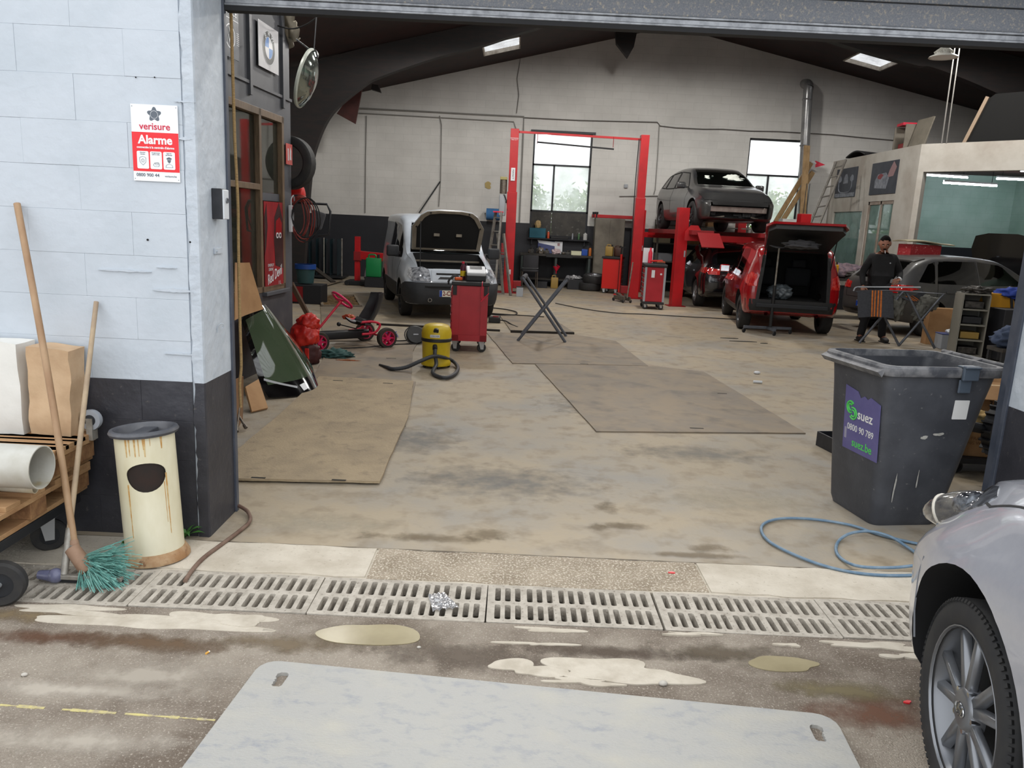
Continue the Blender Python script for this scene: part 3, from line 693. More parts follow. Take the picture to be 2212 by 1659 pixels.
MB().prism([(x-.009, -.073), (x+.009, -.073), (x+.006, -.083), (x, -.088), (x-.006, -.083)], .0036, .0044).build('face_icon', 'ink_grey', sg)
outline([(x+a_, -.101+b_) for a_, b_ in ((-.017, -.006), (-.014, .004), (-.004, .009), (.004, .009), (.014, .004), (.017, -.006))]).build('shoulder_icon', 'ink_grey', sg)
text('0800 900 44', .0215, 'ink_grey', sg, (-.042, -.146, .0025), off=.0002); text('verisure.be', .0125, 'ink_grey', sg, (.066, -.148, .0025))
for sx in (-1, 1):
    for sy in (-1, 1): MB().disc((sx*(w/2-.007), sy*(h/2-.01), .0025), .0018, 8).build('screw', 'ink_grey', sg)
# drilled holes
mat('hole_black', (12, 12, 12), rough=.9)
for i, (px, py) in enumerate(((319, 518), (411, 523), (293, 167), (334, 167))):
    p = Yp(px, py, 3.786); MB().disc((0, 0, 0), .005 if i < 2 else .003, 10, 'Y', .004).build('drill_hole', 'hole_black', wl, loc=p)
# chipped-out plaster beside the corner, lower right
for i, (px, py, ln, th) in enumerate(((375, 628, .2, .016), (270, 585, .26, .008), (390, 765, .16, .006), (360, 578, .1, .004), (395, 300, .09, .01), (400, 220, .1, .004))):
    p = Yp(px, py, 3.786); rnd = random.Random(i); n = 12
    top = [(-ln/2+ln*k/n, th*(.3+rnd.random()*.7)*math.sin(PI*(k+.5)/(n+1))) for k in range(n+1)]; bt = [(q[0], -q[1]*.5-rnd.random()*.003) for q in top[::-1]]
    MB().prism(top+bt, 0, .006, 'Y').build('plaster_ridge', 'plaster_white', wl, loc=(p.x, 3.781, p.z))
# ------------------------------------------------------------------ key switch, strap and hook on the left reveal
mat('plastic_black', (30, 31, 36), (40, 41, 46), sc=20, rough=.5); mat('plastic_light', (206, 210, 214), rough=.4)
p = Xp(463, 440, DX0)
t = thing('key_switch', 'black key switch box with a pale hinged cover on the left door reveal', 'switch', (DX0, p.y, p.z), 0)
MB().box((.026, 0, 0), (.052, .075, .15)).build('switch_box', 'plastic_black', t, bevel=.004)
MB().box((.055, .004, -.002), (.01, .07, .145)).build('cover', 'plastic_light', t, bevel=.004)
MB().lathe([(0, 0), (.014, 0), (.014, .006), (.011, .006), (.011, .002), (0, .002)], 16, (.06, .006, .018), 'X').build('key_lock', 'alu', t, smooth=40)
p = Xp(468, 542, DX0); t = thing('strap_plate', 'small white painted metal strap on the left door reveal', 'bracket', (DX0, p.y, p.z))
MB().box((.004, .01, 0), (.008, .1, .03)).build('strap', 'plaster_white', t, bevel=.002); MB().cyl((.006, -.02, 0), (.014, -.02, 0), .006, n=8).build('bolt', 'plaster_white', t)
p = Xp(470, 705, DX0); t = tag(MB().tube(spline([(.002, -.012, -.03), (.006, -.01, 0), (.02, -.006, .016), (.028, .004, .012), (.024, .012, -.004), (.016, .008, -.01)], 5), .003, 6).build('wall_hook', 'plaster_white', smooth=60, loc=(DX0, p.y, p.z)), 'small white painted hook on the left door reveal', 'hook')
# ------------------------------------------------------------------ cream ash bin
mat('cream_enamel', (208, 200, 170), (222, 216, 192), sc=5, rough=.35, c3=(176, 128, 60), sc3=7, lo3=.66, hi3=.8, stretch=(1, 1, .35))
mat('rust_cream', (176, 150, 116), (150, 112, 74), sc=9, rough=.6, c3=(110, 70, 44), sc3=22, lo3=.6, hi3=.75)
mat('rim_plastic', (66, 68, 74), (92, 92, 96), sc=7, rough=.45)
mat('inside_dark', (26, 20, 16), (40, 24, 16), sc=8, rough=.8)
b0 = Vector((-1.688, 3.535, 0)); ptop = Yp(303, 935, 3.52); hb = .64
tilt = math.atan2(ptop.x-b0.x, ptop.z); 
t = thing('ash_bin', 'cream enamelled cylindrical ash bin with rust streaks, leaning left', 'bin', b0, rot=(R(-2), tilt, 0))
rb = .133
def wrapc(r): return lambda s, z, k: ((r+k)*math.sin(s/r), -(r+k)*math.cos(s/r), z)
hole = []
for i in range(28):
    a_ = 2*PI*i/28; x_ = .092*math.cos(a_); z_ = math.sin(a_); z_ = z_*.085 if z_ < 0 else z_*.055; hole.append((x_+.052, .445+z_))
mb = MB(); plate(mb, [(-PI*rb, .045), (PI*rb, .045), (PI*rb, hb-.02), (-PI*rb, hb-.02)], [hole], wrapc(rb), -.004, 0, step=.022)
mb.build('shell', 'cream_enamel', t, smooth=50)
MB().lathe([(.12, .05), (.128, hb-.05)], 28).lathe([(0, .3), (.125, .3)], 24).build('inner_bucket', 'inside_dark', t, smooth=40)
MB().lathe([(.12, 0), (.158, 0), (.158, .012), (.15, .03), (.138, .048), (.12, .05)], 36).build('base_ring', 'rust_cream', t, smooth=40)
MB().lathe([(.128, hb-.022), (.15, hb-.02), (.156, hb-.008), (.15, hb+.004), (.135, hb+.006), (.125, hb-.004), (.118, hb-.05), (.11, hb-.06)], 40).build('rim', 'rim_plastic', t, smooth=40)
MB().box((-.02, 0, hb-.035), (.075, .225, .04)).build('bridge', 'rim_plastic', t, bevel=.004)
MB().lathe([(0, hb-.09), (.124, hb-.09)], 24).build('sand_tray', 'inside_dark', t)
mat('rust_streak', (184, 138, 74), (200, 178, 130), sc=30, rough=.6); rnd = random.Random(17)
for k, (s0, z1, ln, w_) in enumerate([(.052+rnd.uniform(-.09, .09), hb-.022, rnd.uniform(.03, .10), rnd.uniform(.004, .012)) for _ in range(9)]+[(-.035, .40, .26, .008), (.142, .44, .3, .008), (.13, .40, .2, .004)]):
    plate(MB(), [(s0-w_/2, z1), (s0-w_*.2, z1-ln), (s0+w_*.2, z1-ln), (s0+w_/2, z1)], [], wrapc(rb), -.001, .0007, .03).build('rust_streak', 'rust_streak', t)
# ------------------------------------------------------------------ brooms
mat('broom_wood', (166, 136, 104), (138, 104, 74), sc=6, rough=.6, stretch=(1, 1, .25)); mat('broom_wood_grey', (172, 152, 124), (150, 130, 108), sc=7, rough=.65)
mat('broom_head', (150, 120, 98), (120, 92, 72), sc=8, rough=.7); mat('bristle_teal', (84, 142, 134), (128, 178, 166), sc=40, rough=.6)
top = Yp(37, 440, 3.765); bot = G(163, 1190, .13)
t = thing('push_broom', 'teal-bristled broom with a long wooden handle leaning on the wall', 'broom', (bot.x, bot.y, 0)); d = top-Vector((bot.x, bot.y, 0)); b_ = Vector((0, 0, .13))
MB().tube([b_+(d-b_)*k/8+Vector((.01*math.sin(k*.4), 0, 0)) for k in range(9)], [.0155]*9, 10).build('handle', 'broom_wood', t, smooth=50)
hd = (b_-d).normalized()
MB().cyl(b_-hd*.05, b_+hd*.04, .019, .024, 12).build('socket', 'broom_head', t, smooth=50)
hx = Vector((.72, -.25, -.62)).normalized(); h0 = b_+hd*.03
MB().at(h0+Vector((.01, -.01, -.0))).cyl(hx*-.04+Vector((0, 0, .02)), hx*.08+Vector((0, 0, .0)), .032, .036, 12).build('head_block', 'broom_head', t, smooth=50, bevel=.004)
rnd = random.Random(8); mb = MB(); o0 = h0+Vector((.03, 0, -.02))
for k in range(560):
    a_ = R(rnd.uniform(-85, 30)); e_ = rnd.gauss(0, .2); ln = rnd.uniform(.17, .23)
    dr_ = Vector((math.cos(a_), -.28+e_, math.sin(a_))).normalized()
    s_ = o0+Vector((rnd.uniform(-.01, .035), rnd.uniform(-.03, .03), rnd.uniform(-.04, .03)))
    e0 = s_+dr_*ln
    e0.z = max(e0.z, .006)
    mb.tube([s_, s_.lerp(e0, .55)+Vector((rnd.uniform(-.006, .006), rnd.uniform(-.006, .006), .006)), e0], .0017, 3)
mb.build('bristles', 'bristle_teal', t)['kind'] = 'stuff'
top = Yp(208, 652, 3.77); bot = G(139, 1246, .03)
t = thing('floor_squeegee', 'squeegee with a pale worn wooden handle standing on the drain grate', 'squeegee', (bot.x, bot.y, 0)); d = top-Vector((bot.x, bot.y, 0)); b_ = Vector((0, 0, .04))
MB().cyl(b_.lerp(d, .02), d, .013, .0115, 10).build('handle', 'broom_wood_grey', t, smooth=50)
mat('galv', (158, 154, 146), (128, 122, 112), sc=14, rough=.5, metal=.4)
MB().cyl(b_, b_.lerp(d, .16), .016, .016, 12).build('socket_tube', 'galv', t, smooth=50); MB().cyl(b_.lerp(d, .1)+Vector((.0, 0, 0)), b_.lerp(d, .1)+Vector((.03, -.01, 0)), .004, n=8).build('wing_screw', 'galv', t)
x0, x1 = G(110, 1258, .02).x-bot.x, G(263, 1258, .02).x-bot.x
MB().box(((x0+x1)/2, 0, .032), (x1-x0, .028, .022)).build('rail', 'galv', t, bevel=.004); MB().box(((x0+x1)/2, 0, .016), (x1-x0+.004, .008, .024)).build('rubber_lip', 'rubber', t)
mat('tape_blue', (96, 98, 124), (128, 128, 150), sc=10, rough=.3)
mb = MB().cyl((x0-.075, 0, .035), (x0+.005, 0, .032), .02, .03, 14).ball((x0-.0, 0, .034), (.034, .034, .034), 12, 8); mb.build('taped_end', 'tape_blue', t, smooth=60)
# ------------------------------------------------------------------ pallets on a dolly with pipes
mat('pallet_wood', (176, 140, 100), (150, 112, 76), sc=5, rough=.75, stretch=(.5, 2, 6), c3=(126, 94, 64), sc3=18, lo3=.6, hi3=.8)
mat('pallet_block', (150, 112, 74), (120, 84, 54), sc=20, rough=.85, bump=.5, bsc=60)
def pallet(t, L, D, nx=3, z=0):
    """top boards run along x, blocks below, bottom boards along y"""
    for k in range(5):
        w_ = .145 if k in (0, 4) else .1; y_ = w_/2+(D-w_)*k/4 if k in (0, 4) else .0725+(D-.145)*k/4
        MB().box((0, y_, .133), (L, w_, .022)).build('board', 'pallet_wood', t, bevel=.002)
    for i in range(3):
        x_ = (-L/2+.0725, 0, L/2-.0725)[i]
        MB().box((x_, D/2, .111), (.145, D, .022)).build('board', 'pallet_wood', t, bevel=.002)
        for j in range(3): MB().box((x_, (.0725, D/2, D-.0725)[j], .061), (.135, .12, .078)).build('block', 'pallet_block', t, bevel=.003)
        MB().box((x_, D/2, .011), (.1, D, .022)).build('board', 'pallet_wood', t, bevel=.002)
PX = -2.085
t = thing('pallet', 'weathered wooden pallet carrying the plastic pipes, lower of the two', 'pallet', (PX-.6, 2.86, .265), R(0), 'stacked pallets by the wall'); pallet(t, 1.2, .86)
t = thing('pallet', 'wooden pallet under the brown paper-wrapped parcel, on top of the other pallet', 'pallet', (PX-.6+.02, 3.32, .413), R(0), 'stacked pallets by the wall'); pallet(t, 1.2, .43)
# dolly with castors
mat('castor_bracket', (182, 184, 186), rough=.4, metal=.5); mat('tyre_black', (36, 36, 38), (50, 48, 46), sc=12, rough=.75)
t = thing('platform_trolley', 'low platform trolley with black castors under the pallets', 'trolley', (PX-.55, 3.3, 0))
MB().box((-.02, -.02, .24), (1.1, .74, .045)).build('platform', 'steel_dark', t, bevel=.004)
def castor(par, x, y, r, w_=.045, rz=0, nm='castor'):
    o_ = MB().at((x, y, 0), (0, 0, rz)).lathe([(r*.55, -w_/2), (r*.9, -w_/2), (r, -w_*.3), (r, w_*.3), (r*.9, w_/2), (r*.55, w_/2)], 28, (0, 0, r), 'Y').build(nm, 'tyre_black', par, smooth=40)
    MB().at((x, y, 0), (0, 0, rz)).lathe([(0, -w_*.35), (r*.56, -w_*.4), (r*.56, w_*.4), (0, w_*.35)], 20, (0, 0, r), 'Y').build('hub', 'steel_dark', o_, smooth=40)
    return o_
def fork(par, x, y, r, h_, rz=0, w_=.045):
    m_ = MB().at((x, y, 0), (0, 0, rz))
    for s in (-1, 1): m_.hexa([(-.02, s*(w_/2+.008)-.002, r-.02), (.02, s*(w_/2+.008)-.002, r-.02), (.02, s*(w_/2+.008)+.002, r-.02), (-.02, s*(w_/2+.008)+.002, r-.02), (-.05, s*(w_/2+.008)-.002, h_), (.03, s*(w_/2+.008)-.002, h_), (.03, s*(w_/2+.008)+.002, h_), (-.05, s*(w_/2+.008)+.002, h_)])
    m_.box((-.01, 0, h_), (.09, w_+.03, .006)); m_.build('castor_fork', 'castor_bracket', par)
for x_, y_, rz in ((.42, .25, .6), (-.45, .2, .4), (-.45, -.3, .2)):
    castor(t, x_, y_, .08, .04, rz); fork(t, x_, y_, .08, .215, rz, .04)
# big front wheel of a hand truck at the left border
p = G(18, 1312); t = thing('hand_truck', 'black rubber wheel of a hand truck at the left border beside the squeegee', 'hand truck', (p.x-.035, p.y+.02, 0), R(8))
castor(t, 0, 0, .098, .05, R(8), 'wheel')
mb = MB(); mb.bar((-.01, -.045, .08), (-.1, -.04, .21), .03, .006, (0, 1, 0)); mb.build('bracket', 'castor_bracket', t); MB().cyl((0, -.06, .098), (0, .06, .098), .012, n=10).build('axle', 'castor_bracket', t)
# pipes
mat('pvc_grey', (186, 184, 176), (168, 164, 152), sc=6, rough=.45, c3=(150, 136, 104), sc3=9, lo3=.62, hi3=.78); mat('pvc_white', (212, 204, 186), (190, 176, 148), sc=8, rough=.45)
def pipe(name, lab, c, r, L, th, m, rz=0):
    t_ = thing(name, lab, 'pipe', c, rz, 'plastic pipes on the pallet'); 
    MB().lathe([(r-th, -L), (r, -L), (r, 0), (r-th, 0), (r-th, -L)], 40, (0, 0, 0), 'X').build('pipe_wall', m, t_, smooth=40); return t_
zt = .412; p = Yp(98, 993, 3.17)
pipe('drain_pipe', 'large grey plastic drain pipe lying open-ended on the pallet', (-1.985, 3.17, zt+.048+.097), .094, 1.4, .005, 'pvc_grey', R(-1))
pipe('thin_pipe', 'thin yellowed pipe beneath the large grey pipe', (-2.06, 3.23, zt+.024), .022, 1.1, .003, 'pvc_white', R(-3))
pipe('thin_pipe', 'white pipe end nearest the left border below the large grey pipe', (-2.18, 3.0, zt+.027), .026, 1.0, .003, 'pvc_white', R(-6))
pipe('thin_pipe', 'thin grimy pipe between the other two small pipes', (-2.19, 3.1, zt+.023), .022, 1.0, .003, 'pvc_grey', R(-4))
# wrapped parcel + white sheet + castor on top
mat('kraft_paper', (198, 168, 134), (182, 150, 116), sc=5, rough=.7, bump=.6, bsc=12); mat('white_sheet', (222, 220, 214), (212, 210, 204), sc=4, rough=.75, bump=.5, bsc=9)
rnd = random.Random(3)
def crumple(pts, am, sd):
    return [Vector(p)+Vector((noise.noise(Vector(p)*9+Vector((sd, 0, 0))), noise.noise(Vector(p)*9+Vector((0, sd, 5))), noise.noise(Vector(p)*9+Vector((3, 1, sd)))))*am for p in pts]
def crumpled_box(name, c, d, m, t_, am=.012, sd=1, n=10, rot=None):
    bm = bmesh.new(); bmesh.ops.create_cube(bm, size=1); bmesh.ops.subdivide_edges(bm, edges=bm.edges[:], cuts=n, use_grid_fill=True)
    rm = Euler(rot).to_matrix() if rot else Matrix.Identity(3)
    for v in bm.verts:
        p_ = rm @ Vector((v.co.x*d[0], v.co.y*d[1], v.co.z*d[2])); v.co = p_+Vector(c)
    for v in bm.verts: q_ = crumple([v.co], am, sd)[0]; v.co = q_
    me = bpy.data.meshes.new(name); bm.to_mesh(me); bm.free(); me.shade_smooth(); me.set_sharp_from_angle(angle=R(40)); return link(name, me, m, t_)
t = thing('wrapped_parcel', 'tall parcel wrapped in brown kraft paper standing on the pallets', 'parcel', (-2.21, 3.695, .558))
crumpled_box('paper_wrap', (-.0, 0, .215), (.2, .13, .43), 'kraft_paper', t, .011, 4, rot=(0, R(3), R(0)))
t = thing('covered_load', 'white sheet over a load behind the wooden broom handle', 'sheet', (-2.74, 3.695, .558))
crumpled_box('sheet_cover', (0, 0, .225), (.78, .13, .45), 'white_sheet', t, .01, 7)
p = Yp(200, 908, 3.7); t = thing('loose_castor', 'grey castor wheel sticking out beside the kraft parcel', 'castor', (p.x-.012, 3.71, p.z))
MB().lathe([(.025, -.015), (.05, -.015), (.053, 0), (.05, .015), (.025, .015)], 24, (0, 0, 0), 'Y').build('tyre', mat('castor_grey', (150, 154, 160), rough=.5), t, smooth=40)
MB().lathe([(0, -.018), (.028, -.016), (.028, .016), (0, .018)], 20, (0, 0, 0), 'Y').build('hub', 'steel_dark', t, smooth=40); MB().box((0, 0, -.045), (.03, .05, .11)).build('fork', 'galv', t)
mat('dry_leaf', (118, 122, 112), (150, 150, 138), sc=8, rough=.7)
# weeds at the wall foot
mat('weed_green', (70, 120, 48), (48, 92, 36), sc=12, rough=.6)
def leaf(mb, base, dirv, ln, wd, up=.4):
    d_ = Vector(dirv).normalized(); s_ = d_.cross(Vector((0, 0, 1))).normalized()
    P = []
    for k in range(6):
        q = k/5; w_ = wd*math.sin(PI*min(1, q*.95+.05))*(1.3 if k % 2 else .75); c_ = Vector(base)+d_*ln*q+Vector((0, 0, up*ln*math.sin(PI*q*.75)))
        P.append((c_-s_*w_, c_+s_*w_))
    vs = [x for pr in P for x in pr]; mb.add(vs, [(2*k, 2*k+1, 2*k+3, 2*k+2) for k in range(5)])
def weed(px, py, n, sz, lab, sd, wpos=None):
    p_ = wpos or G(px, py); t_ = thing('weed', lab, 'weed', p_); rnd_ = random.Random(sd)
    for k in range(n):
        a_ = rnd_.uniform(0, 6.28); m_ = MB(); leaf(m_, (0, 0, 0), (math.cos(a_), math.sin(a_)*.7, 0), sz*rnd_.uniform(.6, 1.2), sz*.13, rnd_.uniform(.2, .8)); m_.build('leaf', 'weed_green', t_)
weed(398, 1162, 9, .1, 'dandelion weed growing at the foot of the dark pillar', 3)
weed(262, 1180, 5, .06, 'small weed between the ash bin and the broom', 4)
# brown hose at the left jamb
mat('hose_brown', (120, 98, 84), (96, 72, 60), sc=14, rough=.8)
pts = [G(515, 1092, .03), G(535, 1105, .02), G(540, 1125, .015), G(520, 1145, .012), G(480, 1175, .012), G(440, 1205, .012), G(415, 1232, .012), G(400, 1255, .012)]
tag(MB().tube(spline(pts, 6), .0105, 8).build('old_hose', 'hose_brown', smooth=60), 'frayed brown hose running from the left door frame to the drain', 'hose')
# torn bag on the grate
glass_mat('clear_film', haze=.45, hcol=(220, 220, 222), refl=.3, rough=.15)
q = [G(925, 1285, .012), G(960, 1280, .02), G(992, 1313, .012), G(935, 1322, .006)]
rnd = random.Random(5)
mb = MB().sheet(lambda u, v: (q[0].lerp(q[1], u)).lerp(q[3].lerp(q[2], u), v)+Vector((0, 0, .02*abs(noise.noise(Vector((u*4, v*4, 1))))+.006*noise.noise(Vector((u*14, v*14, 3))))), 16, 14, .0006)
tag(mb.build('plastic_bag', 'clear_film', smooth=50), 'torn clear plastic bag lying on a drain grate', 'bag')
# small litter
mat('cap_red', (206, 24, 36), rough=.3)
for i, (px, py, lab) in enumerate(((1960, 1518, 'red glass fragment of a lamp lying on the asphalt before the silver car wheel'), (1451, 1238, 'small red shard on the concrete strip behind the drain'))):
    p = G(px, py); mb = MB().prism(blob_poly(0, 0, .017, .009, 9, .5, i+2), 0, .006); tag(mb.build('red_shard', 'cap_red', loc=p, bevel=.0015), lab, 'shard')
mat('butt_orange', (214, 160, 70), rough=.7); mat('butt_white', (226, 222, 214), rough=.7)
p = G(448, 1412); t = thing('cigarette_butt', 'orange cigarette butt lying on the asphalt left of the ground board', 'cigarette butt', p, R(70)); MB().cyl((-.008, 0, .004), (.006, 0, .004), .004, n=8).build('filter', 'butt_orange', t); MB().cyl((.006, 0, .004), (.011, 0, .004), .0038, n=8).build('paper', 'butt_white', t)
mat('pebble', (190, 184, 174), (160, 154, 146), sc=20, rough=.8)
for i, (px, py, s_, lab) in enumerate(((53, 1460, .012, 'pale pebble on the asphalt at the left border'), (905, 1400, .009, 'bluish pebble at the right end of the large puddle'), (1432, 1480, .018, 'crumbled pale lump on the asphalt behind the ground board'))):
    p = G(px, py); tag(MB().ball((0, 0, s_*.45), (s_, s_*.8, s_*.55), 8, 6).build('pebble', 'pebble', loc=p, smooth=60), lab, 'stone')
# ------------------------------------------------------------------ car builder
mat('car_tyre', (30, 30, 32), (40, 39, 38), sc=10, rough=.75); mat('rim_silver', (170, 172, 176), rough=.3, metal=.8); mat('rim_dark', (54, 55, 58), rough=.35, metal=.6)
mat('brake_dark', (22, 22, 23), rough=.7); mat('car_void', (16, 16, 18), rough=.8); mat('trim_black', (24, 24, 26), (32, 32, 34), sc=20, rough=.55); mat('seam_black', (14, 14, 15), rough=.8)
mat('plate_white', (226, 220, 204), rough=.4); mat('plate_blue', (30, 70, 160), rough=.4); mat('ink_red', (120, 30, 34), rough=.5); mat('chrome', (210, 212, 216), rough=.12, metal=1)
mat('lamp_clear', (150, 154, 160), (52, 54, 60), sc=16, lo=.4, hi=.56, rough=.1, metal=.5, coat=1); mat('lamp_bright', (206, 210, 218), (120, 124, 132), sc=18, lo=.4, hi=.6, rough=.12, metal=.3, coat=1); mat('lamp_red', (176, 18, 22), (210, 60, 50), sc=20, rough=.12, coat=1); mat('seat_cloth', (46, 46, 50), rough=.85)
glass_mat('car_glass', tint=(96, 108, 106), haze=.02, hcol=(120, 125, 120), refl=.07)
glass_mat('car_glass_dark', tint=(52, 60, 60), haze=.04, hcol=(110, 118, 116), refl=.1)
RIMS = {}
def rim_mesh(r, w, kind):
    key = (round(r, 3), round(w, 3), kind)
    if key in RIMS: return RIMS[key]
    mb = MB(); mb.lathe([(r*.98, -w*.45), (r, -w*.5), (r*1.02, -w*.47), (r*.96, -w*.35), (r*.86, w*.3), (r*.2, w*.34), (0, w*.34)], 36, axis='X')   # rim lip and barrel, outer side at -x
    n = {'five': 5, 'seven': 7, 'ten': 10, 'twin': 5}[kind]; xo = -w*.40
    for i in range(n):
        a = 2*PI*i/n
        for da, w0, w1 in (((-.16, .09, .085), (.16, .09, .085)) if kind in ('twin', 'five') else ((0, .16, .1),)):
            a0, a1 = a+da*.9, a+da*1.55
            def pt(rr, ang, off, x): return (x, rr*math.cos(ang)-off*math.sin(ang), rr*math.sin(ang)+off*math.cos(ang))
            r0, r1 = r*.16, r*.96
            mb.hexa([pt(r0, a0, -w0*r, xo+.02), pt(r0, a0, w0*r, xo+.02), pt(r1, a1, w1*r, xo+.03), pt(r1, a1, -w1*r, xo+.03),
                     pt(r0, a0, -w0*r*.7, xo-.004), pt(r0, a0, w0*r*.7, xo-.004), pt(r1, a1, w1*r*.5, xo+.004), pt(r1, a1, -w1*r*.5, xo+.004)])
    mb.lathe([(r*.3, xo+.03), (r*.28, xo), (r*.22, xo-.012), (0, xo-.014)], 24, axis='X')
    me = mb.mesh('rim', bevel=.003, seg=1, smooth=45); RIMS[key] = me; return me
TY = {}
def tyre_mesh(r, rr, w, tread=False):
    key = (round(r, 3), round(rr, 3), round(w, 3), tread)
    if key in TY: return TY[key]
    mb = MB(); pr = [(rr*.97, -w*.42), (rr*1.05, -w*.5), (r*.9, -w*.52), (r*.97, -w*.46), (r, -w*.38)]
    if tread:
        for k in range(5): x = -w*.3+k*w*.15; pr += [(r, x-.012), (r-.008, x-.008), (r-.008, x+.004), (r, x+.008)] if k else []
    pr += [(r, w*.38), (r*.97, w*.46), (r*.9, w*.52), (rr*1.05, w*.5), (rr*.97, w*.42)]
    mb.lathe(pr, 64 if tread else 36, axis='X')
    if tread:
        for i in range(90):
            a = 2*PI*i/90
            for s in (-1, 1):
                c, q = math.cos(a), math.sin(a); mb.at((0, 0, 0), (a, 0, 0)).box((s*w*.425, r-.0135, 0), (w*.14, .012, .012), rot=(0, 0, s*.5)); 
        mb.at()
    me = mb.mesh('tyre', smooth=35); TY[key] = me; return me
def wheel(par, loc, r, w, side, kind, m, rr=None, rz=0, tread=False):
    rr = rr or r*.64
    o = link('wheel', tyre_mesh(r, rr, w, tread), 'car_tyre', par, loc, (0, 0, rz + (0 if side < 0 else PI)))
    link('rim', rim_mesh(rr, w, kind).copy(), m, o)
    MB().lathe([(0, 0), (rr*.72, 0), (rr*.72, .02), (0, .02)], 24, axis='X').build('brake_disc', 'brake_dark', o)  # near-black disc behind the spokes
    return o
class Car:
    """loft along +y (forward); stations (y, z_bottom, z_belt, z_top, half_width, half_belt, half_top)"""
    def __init__(s, name, label, loc, heading, st, m, wheels, wr, ww, rim, rimm, windows=None, wshield=None, rwin=None, cuts=(), group=None, nu=70, cat='car', steer=0, archgap=.05, glass='car_glass', rr=None, tread=False, crown=.35):
        s.t = thing(name, label, cat, loc, -R(heading), group); t = s.t
        ys = [q[0] for q in st]; y0, y1 = ys[0], ys[-1]
        def par(y):
            for i in range(len(st)-1):
                if y <= st[i+1][0]+1e-9: break
            a, b = st[i], st[i+1]; p, n = st[max(i-1, 0)], st[min(i+2, len(st)-1)]; h = b[0]-a[0]; u = (y-a[0])/h; out = []
            for k in range(1, 7):
                d = (b[k]-a[k])/h; dp = (a[k]-p[k])/max(1e-6, a[0]-p[0]) if i > 0 else d; dn = (n[k]-b[k])/max(1e-6, n[0]-b[0]) if i < len(st)-2 else d
                ma = 0 if d*dp <= 0 else 2*d*dp/(d+dp); mb_ = 0 if d*dn <= 0 else 2*d*dn/(d+dn)
                if i == 0: ma = d
                if i == len(st)-2: mb_ = d
                out.append((2*u**3-3*u*u+1)*a[k]+(u**3-2*u*u+u)*h*ma+(-2*u**3+3*u*u)*b[k]+(u**3-u*u)*h*mb_)
            return out
        Y = []
        for a, b in zip(ys, ys[1:]):
            k = max(2, int(nu*(b-a)/(y1-y0))); Y += [a+(b-a)*i/k for i in range(k)]
        Y.append(y1)
        vs = []; rings = []
        for y in Y:
            zb, zs, zt, w, ws, wt = par(y); hh = zs-zb; dz = zt-zs; cr = crown*min(.09, dz*.4+.01)
            P = [(0, zb), (w*.8, zb), (w*.94, zb+.03), (w*.985, zb+hh*.22), (w, zb+hh*.5), (w*.99+ws*.01, zb+hh*.72), (ws*.6+w*.4, zb+hh*.9), (ws, zs), (ws+(wt-ws)*.3, zs+dz*.34), (ws+(wt-ws)*.62, zs+dz*.66), (wt+.03, zt-cr-dz*.06), (wt*.86, zt-cr*.55), (wt*.5, zt-cr*.15), (0, zt)]
            ring = spline([(p[0], 0, p[1]) for p in P], 3); rings.append([(q.x, q.z) for q in ring])
        n = len(rings[0]); full = []
        for y, rg in zip(Y, rings):
            full.append([(x, y, z) for x, z in rg]+[(-x, y, z) for x, z in reversed(rg[1:-1])])
        m_ = len(full[0]); V = [p for f in full for p in f]; F = []
        for i in range(len(Y)-1):
            for k in range(m_): F.append((i*m_+k, i*m_+(k+1) % m_, (i+1)*m_+(k+1) % m_, (i+1)*m_+k))
        for base, rev in ((0, True), ((len(Y)-1)*m_, False)):
            c = len(V); V.append(tuple(sum(V[base+k][j] for k in range(m_))/m_ for j in range(3)))
            for k in range(m_): F.append((base+k, base+(k+1) % m_, c) if not rev else (base+(k+1) % m_, base+k, c))
        b = MB().add(V, F); me = b.mesh('body'); me.materials.append(m)
        s.bvh = BVHTree.FromPolygons([Vector(v) for v in V], F); s.m = m
        cut = []
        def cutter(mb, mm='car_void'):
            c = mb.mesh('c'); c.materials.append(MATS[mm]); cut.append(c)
        s.wpos = wheels
        for (wx, wy) in wheels:
            for sd in (-1, 1): cutter(MB().cyl((sd*(wx-ww*.5-.10), wy, wr+.02), (sd*(wx+.6), wy, wr+.02), wr+archgap, n=48))
        for poly in (windows or []): cutter(MB().prism(poly, -1.5, 1.5, 'X'))
        ymid = (y0+y1)/2
        if wshield: cutter(MB().prism(wshield, ymid-.2, y1+1, 'Y'))
        if rwin: cutter(MB().prism(rwin, y0-1, ymid+.2, 'Y'))
        for c in cuts: cutter(c)
        me2 = booled(me, cut, None); me2.shade_smooth(); me2.set_sharp_from_angle(angle=R(32))
        s.body = link('body', me2, None, t)
        for (wx, wy) in wheels:
            for sd in (-1, 1):
                fr_ = wy > ymid
                wheel(t, (sd*wx, wy, wr), wr, ww, sd, rim, MATS[rimm], rr, R(steer) if fr_ else 0, tread)
        s.glass = glass
        for poly in (windows or []):
            for sd in ('L', 'R'): s.dec('side_window', poly, sd, glass, .001, grow=.012)
        if wshield: s.dec('windscreen', wshield, 'F', glass, .001, grow=.012)
        if rwin: s.dec('rear_window', rwin, 'B', glass, .001, grow=.012)
    def hit(s, a, b, side):
        o, d = {'R': (Vector((3, a, b)), Vector((-1, 0, 0))), 'L': (Vector((-3, a, b)), Vector((1, 0, 0))), 'F': (Vector((a, 9, b)), Vector((0, -1, 0))), 'B': (Vector((a, -9, b)), Vector((0, 1, 0))), 'T': (Vector((a, b, 5)), Vector((0, 0, -1)))}[side]
        p, nrm, i, dist = s.bvh.ray_cast(o, d)
        if p is None:
            p, nrm, i, dist = s.bvh.find_nearest(o+d*2.2)
        if nrm.dot(d) > 0: nrm = -nrm
        return p, nrm
